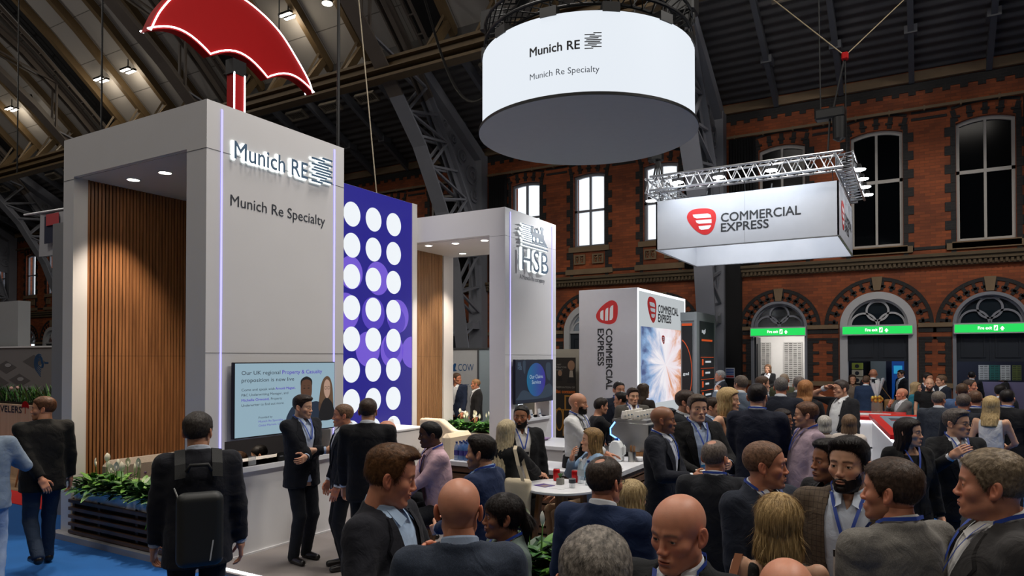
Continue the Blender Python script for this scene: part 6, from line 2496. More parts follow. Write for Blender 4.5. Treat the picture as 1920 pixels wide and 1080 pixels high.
def vnoise(P, f, seed=0):
  """cheap smooth pseudo noise from crossed sines, about -1..1"""
  a, b, c = P[..., 0] * f, P[..., 1] * f, P[..., 2] * f
  return (np.sin(a * 1.3 + 1.7 * np.sin(b * 0.9 + seed) + seed) + np.sin(b * 1.1 + 1.9 * np.sin(c * 1.2 + 2 * seed)) + np.sin(c * 1.4 + 1.6 * np.sin(a * 1.05 + 3 * seed))) / 3
# ---------------------------------------------------------------- head
def head_sdf(P, q):
  """face looks to +y, eyes on z = 0"""
  A = P.copy()
  A[..., 0] = np.abs(A[..., 0])
  w, jw, fat, ns = q.get('w', 1.0), q.get('jaw', 1.0), q.get('fat', 0.0), q.get('nose', .93)
  d = ell(A, (0, -.016, .032), (.076 * w, .0975, .087))
  d = smin(d, ell(A, (0, .006, .035), (.071 * w, .083, .074)), .02)
  d = smin(d, ell(A, (0, .024, -.042), (.0575 * w + fat * .5, .0615, .068)), .03)
  d = smin(d, cap(A, (.045 * jw + fat * .4, .0, -.062), (.019 * jw, .068, -.1), .0145 + fat, .0165 + fat * .6), .026)
  d = smin(d, ell(A, (0, .0795, -.1025), (.0185 * jw, .0145, .0145)), .016)
  d = smin(d, ell(A, (.043 * w, .055, -.024), (.021 + fat * .5, .021, .018 + fat)), .025)
  d = smin(d, cap(A, (.012, .083, .021), (.04, .069, .02), .0085 * q.get('brow', 1.0)), .016)
  # eye sockets, lids and the slit between them
  d = smax(d, -ell(A, (.0315, .099, .003), (.017, .0165, .0125)), .014)
  d = smin(d, ell(A, (.0315, .0722, .0), (.016, .0138, .0125)), .004)
  d = smin(d, cap(A, (.018, .0815, .0075), (.044, .076, .0065), .0032), .004)
  op = q.get('open', 1.0)
  slit = ell(A, (.0318, .086, -.0012), (.0128, .012, .0037 * op))
  d = smax(d, -slit, .0015)
  # nose
  nl = .1065 + .006 * (ns - 1) * 3
  n = cap(A, (0, .083, .012), (0, nl - .006, -.03), .0075, .0105 * ns)
  n = smin(n, ell(A, (0, nl - .003, -.033), (.0105 * ns, .011, .0095)), .008)
  n = smin(n, ell(A, (.0125 * ns, .097, -.0375), (.0075, .0105, .0075)), .007)
  n = smax(n, -ell(A, (.0065, .1, -.0445), (.004, .006, .003)), .002)
  d = smin(d, n, .011)
  # lips
  sm = q.get('smile', 0.0)
  L = A.copy()
  L[..., 2] = L[..., 2] - sm * (A[..., 0] / .024) ** 2 * .009
  wd = .021 + .007 * sm
  d = smin(d, ell(L, (0, .08, -.071), (.029, .0175, .02)), .016)
  up = smin(ell(L, (.007, .094, -.0635), (.014 + .006 * sm, .0068, .0044)), ell(L, (wd - .006, .0875, -.0665), (.009, .006, .003)), .005)
  lo = ell(L, (0, .0925, -.0738), (wd - .004, .0075, .0058))
  d = smin(d, up, .004)
  d = smin(d, lo, .004)
  mo = q.get('mouth', 0.0)
  d = smax(d, -ell(L, (0, .095, -.0678 - .2 * mo * .01), (wd + .001, .012 + .004 * mo, .0012 + .005 * mo)), .002)
  d = smax(d, -ell(L, (0, .098, -.087), (.02, .012, .005)), .008)
  # ears
  E = A - np.array((.0765 * w, -.012, -.008), F32)
  c_, s_ = math.cos(.35), math.sin(.35)
  e0 = E[..., 0] * c_ + E[..., 1] * s_
  e1 = -E[..., 0] * s_ + E[..., 1] * c_
  z2 = E[..., 2] - e1 * .0
  EE = np.stack([e0, e1 + .15 * z2, z2], -1)
  ear = ell(EE, (.006, -.004, 0), (.0075, .0195, .0325))
  ear = smin(ear, ell(EE, (.004, .004, -.024), (.006, .009, .01)), .006)
  ear = smax(ear, -ell(EE, (.0135, .002, .004), (.0085, .0125, .0215)), .003)
  ear = smin(ear, cap(EE, (.008, .004, .014), (.0085, -.006, -.01), .0028), .003)
  d = smin(d, ear, .005)
  # neck
  nt = q.get('neck', 1.0)
  d = smin(d, cap(A, (0, -.022, -.05), (0, -.03, -.2), .052 * nt + fat * .5, .058 * nt + fat * .3), .025)
  d = smin(d, ell(A, (0, .028, -.092), (.03, .034, .02 + fat)), .03)
  return d
def face_colors(V, q):
  """skin, lips, brows, stubble and shaven scalp as pigment per vertex"""
  sk = np.array(lin(q['skin'])) * .95
  n = len(V)
  C = np.tile(sk, (n, 1))
  x, y, z = np.abs(V[:, 0]), V[:, 1], V[:, 2]
  def mixc(m, col):
    col = np.array(col)
    C[:] = C * (1 - m[:, None]) + col * m[:, None]
  blush = np.exp(-(((x - .04) / .02) ** 2 + ((z + .03) / .02) ** 2)) * (y > .03)
  red = sk * np.array((1.12, .78, .74))
  mixc(np.clip(blush, 0, 1) * .5, red)
  nose = np.exp(-((x / .014) ** 2 + ((z + .034) / .014) ** 2)) * (y > .085)
  mixc(nose * .5, red)
  ear = sstep(.074, .08, x) * (np.abs(y + .01) < .03)
  mixc(ear * .45, red)
  hc = np.array(lin(q['haircol']))
  if q.get('stub', 0) > 0:
    m = sstep(-.03, -.055, z - .35 * np.clip(.045 - y, 0, .05)) * sstep(.0, .012, y + .02 * (z < -.05)) * sstep(-.135, -.12, z)
    m *= 1 - np.exp(-((x / .024) ** 2 + ((z + .068) / .011) ** 2)) * 1.0
    m *= 1 - .5 * np.exp(-((x / .03) ** 2 + ((z + .045) / .009) ** 2)) * (1 - q['stub'])
    mixc(np.clip(m, 0, 1) * q['stub'], hc * .8 + sk * .2)
  if q.get('scalp', 0) > 0:
    zm = np.interp(y, [-.12, -.05, -.02, .012, .035, .06, .085, .12], [-.08, -.07, -.03, -.015, .02, .055, .07, .075]) + q.get('recede', 0) * sstep(.0, .08, y)
    m = sstep(0, .012, z - zm) * (1 - ear)
    if q.get('horseshoe'):
      m *= 1 - sstep(.035, .06, z + .25 * (y + .0))
    mixc(m * q['scalp'], hc * .6 + sk * .4)
  br = np.exp(-(((z - .0215 - .10 * np.clip(x - .012, 0, .02) + .28 * np.clip(x - .034, 0, .02)) / .0042) ** 2)) * sstep(.009, .014, x) * (1 - sstep(.046, .053, x)) * (y > .055)
  mixc(np.clip(br * 1.3, 0, 1) * q.get('browd', .8), hc * .8)
  sm = q.get('smile', 0)
  zl = z - sm * (x / .024) ** 2 * .009
  lip = np.exp(-((x / (.019 + .006 * sm)) ** 4 + ((zl + .069) / .0085) ** 4)) * (y > .075)
  mixc(lip * q.get('lipd', .75), np.array(lin(q.get('lip', tuple(int(c * f) for c, f in zip(q['skin'], (.82, .58, .56)))))) * .95)
  if q.get('mouth', 0) > 0.3 or sm > .7:
    te = np.exp(-((x / (.016 + .006 * sm)) ** 4 + ((zl + .0675) / (.0015 + .003 * q.get('mouth', 0))) ** 4)) * (y > .07)
    mixc(te * .9, np.array((.55, .5, .45)))
  lash = np.exp(-((((x - .0318) / .0135) ** 2 + ((z + .0005) / .0062) ** 2 - 1) / .28) ** 2) * (y > .065)
  mixc(lash * .4, hc * .25 + sk * .15)
  return C
HLINE_Y = [-.12, -.06, -.03, -.012, .012, .03, .045, .065, .085, .12]
HLINE_Z = [-.07, -.064, -.05, -.012, -.018, .01, .043, .066, .077, .08]
def hair_sdf(P, q):
  st = q['hair']
  A = P
  x = np.abs(A[..., 0])
  y, z = A[..., 1], A[..., 2]
  w = q.get('w', 1.0)
  skull = smin(ell(A, (0, -.016, .032), (.0765 * w, .098, .0875)), ell(A, (0, .006, .035), (.0715 * w, .0835, .0745)), .02)
  zmin = np.interp(y, HLINE_Y, HLINE_Z).astype(F32)
  zmin = zmin + q.get('recede', 0.0) * sstep(.0, .075, y) + q.get('temple', 0.0) * sstep(.02, .06, x) * sstep(.02, .06, y)
  tt = {'buzz': .005, 'short': .013, 'crop': .009, 'quiff': .015, 'side': .014, 'curly': .015, 'bob': .02, 'long': .016, 'pony': .009, 'fringe': .017}[st] * q.get('vol', 1.0)
  ts = {'buzz': .003, 'short': .0055, 'crop': .004, 'quiff': .003, 'side': .006, 'curly': .006, 'bob': .018, 'long': .013, 'pony': .007, 'fringe': .012}[st]
  t = ts + (tt - ts) * sstep(.02, .1, z)
  if st in ('quiff', 'side'):
    t = t + .014 * sstep(.0, .08, y) * sstep(.075, .105, z)
  if st == 'curly':
    t = t + .006 * sstep(.02, .08, y) * sstep(.06, .1, z)
  t = t * (1 - .75 * sstep(-.01, -.07, z)) if st in ('buzz', 'short', 'crop', 'quiff', 'side', 'curly') else t
  nz = vnoise(A, 150, 1) * .0007 + vnoise(A, 70, 2) * .001
  if st == 'curly':
    nz = nz * 2.0
  if st in ('buzz',):
    nz = nz * .3
  d = skull - t - nz
  d = smax(d, (zmin - z) * .8, .008)
  # keep the ears free
  if st not in ('bob', 'long'):
    d = smax(d, -ell(A * np.array((1, 1, 1), F32), (0, -.008, -.012), (.2, .021, .03)), .006)
  if q.get('thin', 0):
    d = smax(d, -ell(A, (0, -.05, .135), (.03, .036, .04)), .02)
  th = np.arctan2(A[..., 0], -(y + .02))
  strand = np.sin(th * 46 + 3 * np.sin(z * 40 + th * 6)) * .0016 + np.sin(th * 19 + 2 * np.sin(z * 23)) * .0028
  if st in ('bob', 'long'):
    ln = q.get('len', .14 if st == 'bob' else .36)
    zs = [-ln - .01, -ln, -max(ln * .6, .085), -.08, .0, .06, .1, .125]
    a_ = [.07, .085, .1, .096, .092, .088, .07, .03]
    b_ = [.03, .05, .07, .088, .1, .104, .085, .03]
    if st == 'bob':
      a_[0:4] = [.07, .082, .098, .099]
      b_[0:4] = [.066, .076, .091, .094]
    cy = [-.036, -.035, -.03, -.026, -.018, -.015, -.012, -.01]
    if st == 'long':
      cy[0:3] = [-.115, -.11, -.07] if ln < .33 else [-.15, -.14, -.08]
    aa, bb, cc = [np.interp(z, zs, v).astype(F32) for v in (a_, b_, cy)]
    r = np.sqrt((A[..., 0] / aa) ** 2 + ((y - cc) / bb) ** 2)
    e = (r - 1) * np.minimum(aa, bb) * .9 - strand
    e = smax(e, -ln - z, .012)
    e = np.maximum(e, z - .118)
    face = np.maximum(x - (.052 + .0 * z), np.maximum(.012 - y, z - .066))
    if q.get('frng'):
      face = np.maximum(x - .05, np.maximum(.015 - y, z - .035))
    e = smax(e, -face, .014)
    e = smax(e, y - .06, .02) if st == 'long' else smax(e, y - .075, .02)
    d = smin(smax(d - strand * .4, -face, .01), e, .01)
  if st == 'pony':
    tail = cap(A, (0, -.105, .02), (0.01, -.135, -.03), .022, .03)
    tail = smin(tail, cap(A, (.01, -.135, -.03), (.02, -.11, -.2), .03, .012), .02)
    d = smin(d, tail - np.sin(A[..., 0] * 500) * .001, .012)
  if st in ('long',) and q.get('front'):
    f_ = cap(np.stack([x, y, z], -1), (.075, .01, -.05), (.09, .05, -.3), .022, .014)
    d = smin(d, f_ - strand, .02)
  if q.get('bun'):
    d = smin(d, ell(A, (0, -.12, .03), (.035, .03, .035)), .01)
  return d
def beard_sdf(P, q):
  x = np.abs(P[..., 0])
  y, z = P[..., 1], P[..., 2]
  b = q['beard']
  d = head_sdf(P, dict(q, mouth=0)) - b * (.5 + .5 * sstep(-.06, -.1, z)) - vnoise(P, 260, 3) * .001
  top_ = np.interp(x, [0, .02, .03, .05, .07, .08], [-.052, -.053, -.058, -.05, -.02, .0])
  m = np.maximum(z - top_, -.128 - z)
  m = np.maximum(m, .018 - y - .5 * sstep(-.02, -.08, z) * .02)
  m = smax(m, -ell(P, (0, .1, -.0695), (.021, .03, .0075)), .003)
  m = smax(m, -(np.maximum(np.maximum(np.abs(z + .047) - .006, x - .016), 0)) * 1 - .004, .003)
  return smax(d, m, .004)
# ---------------------------------------------------------------- hands
def hand_sdf(P, hd):
  """wrist at the origin, fingers along +z, palm facing -y, thumb towards +x"""
  cu = hd.get('curl', .5)
  d = rboxs(P, (0, 0, .05), (.039, .0135, .048), .012)
  d = smin(d, cap(P, (0, 0, -.03), (0, 0, .02), .026, .027), .02)
  for i, (bx, ln, r) in enumerate(((.029, .073, .0088), (.0098, .081, .009), (-.0098, .075, .0087), (-.0285, .058, .0078))):
    c = cu * (1 + .12 * i) if not isinstance(cu, (list, tuple)) else cu[i]
    p = np.array((bx, 0, .09))
    ang = c * .55
    sp = bx * hd.get('spread', 1.2)
    for j, fr in enumerate((.45, .31, .24)):
      v = np.array((sp * math.cos(ang), -math.sin(ang), math.cos(ang)))
      v = v / np.linalg.norm(v)
      e = p + v * ln * fr * 1.08
      d = smin(d, cap(P, p, e, r * (1 - .09 * j), r * (.93 - .1 * j)), .0035)
      p = e
      ang += c * (.95 if j == 0 else .75)
  tb = hd.get('thumb', .5)
  p = np.array((.03, -.006, .028))
  for j, (v, ln, r) in enumerate((((.8, -.25 - tb * .3, .65), .04, .0135), ((.55 - tb * .4, -.3 - tb * .5, .85), .032, .0105), ((.3 - tb * .6, -.3 - tb * .6, .9), .026, .0095))):
    v = np.array(v) / np.linalg.norm(v)
    e = p + v * ln
    d = smin(d, cap(P, p, e, r, r * .92), .009 if j == 0 else .004)
    p = e
  return d
# ---------------------------------------------------------------- figure
def norm(v):
  v = np.array(v, float)
  return v / (np.linalg.norm(v) + 1e-9)
def ik(S_, T, l1, l2, hint):
  S_, T = np.array(S_, float), np.array(T, float)
  d = T - S_
  L_ = np.linalg.norm(d)
  m = (l1 + l2) * .995
  if L_ > m:
    T = S_ + d / L_ * m
    d = T - S_
    L_ = m
  u = d / L_
  a = (l1 * l1 - l2 * l2 + L_ * L_) / (2 * L_)
  h = math.sqrt(max(l1 * l1 - a * a, 0))
  p = np.array(hint, float)
  p = norm(p - u * (p @ u))
  return S_ + u * a + p * h, T
# wrist targets for the right arm (x > 0); mirrored for the left.  (target, elbow hint, palm normal, hand)
ARMS = {
  'down': ((.265, .05, .84), (.5, -.8, 0), (-1, .1, 0), dict(curl=.45)),
  'downf': ((.25, .13, .86), (.5, -.8, 0), (-.8, -.3, 0), dict(curl=.5)),
  'pocket': ((.215, .07, .92), (.9, -.6, 0), (-1, 0, 0), dict(curl=.5)),
  'behind': ((.06, -.19, .92), (.9, -.2, 0), (0, 1, 0), dict(curl=.5)),
  'crossr': ((-.13, .235, 1.17), (.6, -.1, -.8), (0, -1, .1), dict(curl=.35)),
  'crossl': ((-.11, .2, 1.12), (.6, -.1, -.8), (0, -1, .1), dict(curl=.5)),
  'cup': ((.13, .32, 1.17), (.6, -.3, -.7), (-1, 0, .0), dict(curl=.75, thumb=.7)),
  'cuplow': ((.12, .3, 1.08), (.6, -.3, -.7), (-1, .1, .0), dict(curl=.7, thumb=.6)),
  'chest': ((.10, .2, 1.27), (.7, -.1, -.7), (-.3, -1, 0), dict(curl=.85, thumb=.9)),
  'belly': ((.02, .24, 1.06), (.8, -.2, -.5), (-.2, -1, 0), dict(curl=.5)),
  'chin': ((.07, .23, 1.39), (.6, .2, -.8), (-.2, -1, .2), dict(curl=.8, thumb=.5)),
  'mouth': ((.09, .2, 1.43), (.7, .1, -.8), (-.3, -1, .1), dict(curl=.45, thumb=.3)),
  'table': ((.12, .4, 1.04), (.7, -.2, -.5), (0, 0, -1), dict(curl=.4)),
  'tablein': ((-.03, .36, 1.06), (.8, -.1, -.5), (0, 0, -1), dict(curl=.3)),
  'reach': ((.2, .5, 1.12), (.6, -.2, -.6), (0, 0, -1), dict(curl=.55)),
  'raise': ((.2, .32, 1.38), (.5, -.2, -.8), (-.8, -.4, .0), dict(curl=.4, thumb=.2)),
  'point': ((.42, .38, 1.5), (.5, -.3, -.7), (-.5, -.6, 0), dict(curl=[.05, 1.5, 1.6, 1.6], thumb=.6)),
  'scratch': ((.16, .12, 1.64), (.9, .2, -.2), (-1, 0, 0), dict(curl=.5)),
  'bag': ((.27, .1, .82), (.5, -.8, 0), (-1, 0, 0), dict(curl=1.4)),
  'tote': ((.2, .12, 1.18), (.6, -.6, -.4), (-1, 0, 0), dict(curl=1.0)),
  'phone': ((.1, .3, 1.18), (.7, -.2, -.6), (-.5, -.2, .8), dict(curl=.7)),
  'elbow': ((.0, .22, 1.1), (.7, 0, -.7), (0, -1, 0), dict(curl=.5)),
}
SKIN = None
def skin_mat():
  m, N, L, B = new_mat('skin')
  at_ = N.new('ShaderNodeAttribute')
  at_.attribute_name = 'pigment'
  tc = N.new('ShaderNodeTexCoord')
  nz = N.new('ShaderNodeTexNoise')
  nz.inputs['Scale'].default_value = 45
  nz.inputs['Detail'].default_value = 6
  L.new(tc.outputs['Object'], nz.inputs['Vector'])
  mr = N.new('ShaderNodeMapRange')
  mr.inputs[3].default_value = .88
  mr.inputs[4].default_value = 1.12
  L.new(nz.outputs[0], mr.inputs[0])
  mu = N.new('ShaderNodeMix')
  mu.data_type = 'RGBA'
  mu.blend_type = 'MULTIPLY'
  mu.inputs[0].default_value = 1
  L.new(at_.outputs['Color'], mu.inputs[6])
  L.new(mr.outputs[0], mu.inputs[7])
  L.new(mu.outputs[2], B.inputs['Base Color'])
  B.inputs['Roughness'].default_value = .48
  B.inputs['Specular IOR Level'].default_value = .45
  B.inputs['Subsurface Weight'].default_value = .12
  B.inputs['Subsurface Radius'].default_value = (.012, .005, .003)
  B.inputs['Subsurface Scale'].default_value = 1.0
  n2 = N.new('ShaderNodeTexNoise')
  n2.inputs['Scale'].default_value = 420
  L.new(tc.outputs['Object'], n2.inputs['Vector'])
  bp = N.new('ShaderNodeBump')
  bp.inputs['Strength'].default_value = .12
  bp.inputs['Distance'].default_value = .002
  L.new(n2.outputs[0], bp.inputs['Height'])
  L.new(bp.outputs[0], B.inputs['Normal'])
  return m
def hair_mat(rgb, rgb2=None, long=False):
  nm = 'hair_%d_%d_%d_%s_%d' % (*rgb, 'x' if not rgb2 else '%d%d%d' % rgb2, long)
  if nm in MATS:
    return MATS[nm]
  m, N, L, B = new_mat(nm)
  tc = N.new('ShaderNodeTexCoord')
  mp = N.new('ShaderNodeMapping')
  mp.inputs['Scale'].default_value = (160, 160, 12) if long else (110, 60, 60)
  L.new(tc.outputs['Object'], mp.inputs[0])
  nz = N.new('ShaderNodeTexNoise')
  nz.inputs['Scale'].default_value = 1
  nz.inputs['Detail'].default_value = 4
  L.new(mp.outputs[0], nz.inputs['Vector'])
  r = N.new('ShaderNodeValToRGB')
  c = [q * .75 for q in lin(rgb)]
  c2 = [q * .8 for q in lin(rgb2)] if rgb2 else tuple(min(1, q * 1.5 + .002) for q in c)
  r.color_ramp.elements[0].color = (*[q * .5 for q in c], 1)
  r.color_ramp.elements[0].position = .3
  r.color_ramp.elements[1].color = (*c2, 1)
  r.color_ramp.elements[1].position = .72
  L.new(nz.outputs[0], r.inputs[0])
  L.new(r.outputs[0], B.inputs['Base Color'])
  B.inputs['Roughness'].default_value = .5
  B.inputs['Specular IOR Level'].default_value = .22
  bp = N.new('ShaderNodeBump')
  bp.inputs['Strength'].default_value = .8
  bp.inputs['Distance'].default_value = .004
  L.new(nz.outputs[0], bp.inputs['Height'])
  L.new(bp.outputs[0], B.inputs['Normal'])
  MATS[nm] = m
  return m
def cloth_mat(rgb, kind='wool'):
  nm = '%s_%d_%d_%d' % (kind, *rgb)
  if max(rgb) < 110 and kind != 'tweed':
    rgb = tuple(int(c * .8) for c in rgb)
  if nm in MATS:
    return MATS[nm]
  m = mat(nm, rgb, .85 if kind != 'denim' else .8, bump=.0, vary=.12 if kind == 'wool' else .06, vscale=14, spec=.25, sheen=.04 if kind in ('wool', 'tweed', 'check') else 0)
  N, L = m.node_tree.nodes, m.node_tree.links
  B = N['Principled BSDF']
  tc = N.new('ShaderNodeTexCoord')
  nz = N.new('ShaderNodeTexNoise')          # folds
  nz.inputs['Scale'].default_value = 9
  nz.inputs['Detail'].default_value = 3
  nz.inputs['Distortion'].default_value = 1.2
  L.new(tc.outputs['Object'], nz.inputs['Vector'])
  bp = N.new('ShaderNodeBump')
  bp.inputs['Strength'].default_value = .4 if kind != 'cotton' else .25
  bp.inputs['Distance'].default_value = .03
  L.new(nz.outputs[0], bp.inputs['Height'])
  n2 = N.new('ShaderNodeTexNoise')
  n2.inputs['Scale'].default_value = 380
  L.new(tc.outputs['Object'], n2.inputs['Vector'])
  b2 = N.new('ShaderNodeBump')
  b2.inputs['Strength'].default_value = .25
  b2.inputs['Distance'].default_value = .003
  L.new(n2.outputs[0], b2.inputs['Height'])
  L.new(bp.outputs[0], b2.inputs['Normal'])
  L.new(b2.outputs[0], B.inputs['Normal'])
  if kind in ('tweed', 'check', 'floral'):
    old = B.inputs['Base Color'].links[0].from_socket
    mx = N.new('ShaderNodeMix')
    mx.data_type = 'RGBA'
    c = lin(rgb)
    if kind == 'check':
      sp = N.new('ShaderNodeSeparateXYZ')
      L.new(tc.outputs['Object'], sp.inputs[0])
      fs = []
      for ch, per in ((0, .021), (2, .024)):
        a = N.new('ShaderNodeMath')
        a.operation = 'FRACT'
        dv = N.new('ShaderNodeMath')
        dv.operation = 'DIVIDE'
        dv.inputs[1].default_value = per
        L.new(sp.outputs[ch], dv.inputs[0])
        L.new(dv.outputs[0], a.inputs[0])
        g = N.new('ShaderNodeMath')
        g.operation = 'LESS_THAN'
        g.inputs[1].default_value = .1
        L.new(a.outputs[0], g.inputs[0])
        fs.append(g)
      mxx = N.new('ShaderNodeMath')
      mxx.operation = 'MAXIMUM'
      L.new(fs[0].outputs[0], mxx.inputs[0])
      L.new(fs[1].outputs[0], mxx.inputs[1])
      L.new(mxx.outputs[0], mx.inputs[0])
      mx.inputs[7].default_value = (*[q * .45 for q in c], 1)
    elif kind == 'tweed':
      n3 = N.new('ShaderNodeTexNoise')
      n3.inputs['Scale'].default_value = 330
      n3.inputs['Detail'].default_value = 5
      L.new(tc.outputs['Object'], n3.inputs['Vector'])
      r = N.new('ShaderNodeMapRange')
      r.inputs[1].default_value = .48
      r.inputs[2].default_value = .64
      L.new(n3.outputs[0], r.inputs[0])
      L.new(r.outputs[0], mx.inputs[0])
      mx.inputs[7].default_value = (*[min(1, q * 1.55) for q in c], 1)
    else:
      n3 = N.new('ShaderNodeTexVoronoi')
      n3.inputs['Scale'].default_value = 38
      L.new(tc.outputs['Object'], n3.inputs['Vector'])
      r = N.new('ShaderNodeMapRange')
      r.inputs[1].default_value = .25
      r.inputs[2].default_value = .32
      L.new(n3.outputs['Distance'], r.inputs[0])
      L.new(r.outputs[0], mx.inputs[0])
      mx.inputs[7].default_value = (*[min(1, q * .4) for q in c], 1)
    L.new(old, mx.inputs[6])
    L.new(mx.outputs[2], B.inputs['Base Color'])
  return m
def mesh_obj(name, V, Fq, mats, parent, smooth=True, colors=None, label=None, fmat=None):
  me = bpy.data.meshes.new(name)
  me.from_pydata(np.asarray(V, float).tolist(), [], Fq.tolist() if isinstance(Fq, np.ndarray) else Fq)
  if not isinstance(mats, (list, tuple)):
    mats = [mats]
  for m in mats:
    me.materials.append(m)
  if smooth:
    me.polygons.foreach_set('use_smooth', np.ones(len(me.polygons), bool))
  if colors is not None:
    at_ = me.color_attributes.new('pigment', 'FLOAT_COLOR', 'POINT')
    at_.data.foreach_set('color', np.concatenate([colors, np.ones((len(colors), 1))], 1).astype(F32).ravel())
  if fmat is not None:
    me.polygons.foreach_set('material_index', np.asarray(fmat, np.int32))
  me.update()
  o = bpy.data.objects.new(name, me)
  COL.objects.link(o)
  if parent is not None:
    o.parent = parent
  if label:
    o['label'] = label
  return o
def rot_head(yaw, pitch, roll):
  return np.array(Matrix.Rotation(yaw, 3, 'Z') @ Matrix.Rotation(pitch, 3, 'X') @ Matrix.Rotation(roll, 3, 'Y'))
def torso_r(P, z_, fem, belly, grow):
  Z = [.74, .80, .88, .98, 1.08, 1.2, 1.31, 1.40, 1.455, 1.495, 1.56]
  if fem:
    a = [.19, .188, .182, .165, .138, .145, .158, .158, .125, .07, .05]
    b = [.135, .13, .128, .118, .105, .118, .128, .105, .082, .058, .05]
    cy = [0, 0, -.005, -.005, .0, .008, .012, -.005, -.015, -.02, -.015]
  else:
    a = [.19, .19, .185, .178, .168, .178, .19, .186, .15, .078, .055]
    b = [.135, .132, .128, .124, .12, .125, .13, .112, .09, .064, .055]
    cy = [0, 0, 0, .0, .002, .002, .0, -.008, -.016, -.02, -.015]
  bel = [0, .4, .7, .95, 1, .7, .3, .1, 0, 0, 0]
  a = [q + belly * k * .5 for q, k in zip(a, bel)]
  b = [q + belly * k for q, k in zip(b, bel)]
  cy = [q + belly * k * .6 for q, k in zip(cy, bel)]
  A, B_, C = [np.interp(z_, Z, v).astype(F32) for v in (a, b, cy)]
  return A + grow, B_ + grow, C
def torso_sdf(P, fem, belly, grow, ex=2.25):
  a, b, c = torso_r(P, P[..., 2], fem, belly, grow)
  r = (np.abs(P[..., 0] / a) ** ex + np.abs((P[..., 1] - c) / b) ** ex) ** (1 / ex)
  return (r - 1) * np.minimum(a, b) * .92
def front_y(x, z, fem, belly, grow, side=1):
  P = np.array([[x, 0, z]], F32)
  a, b, c = torso_r(P, P[..., 2], fem, belly, grow)
  u = min(abs(x) / float(a[0]), .97)
  return float(c[0]) + side * float(b[0]) * (1 - u ** 2.25) ** (1 / 2.25)
EYE_M = None
PEOPLE = {}
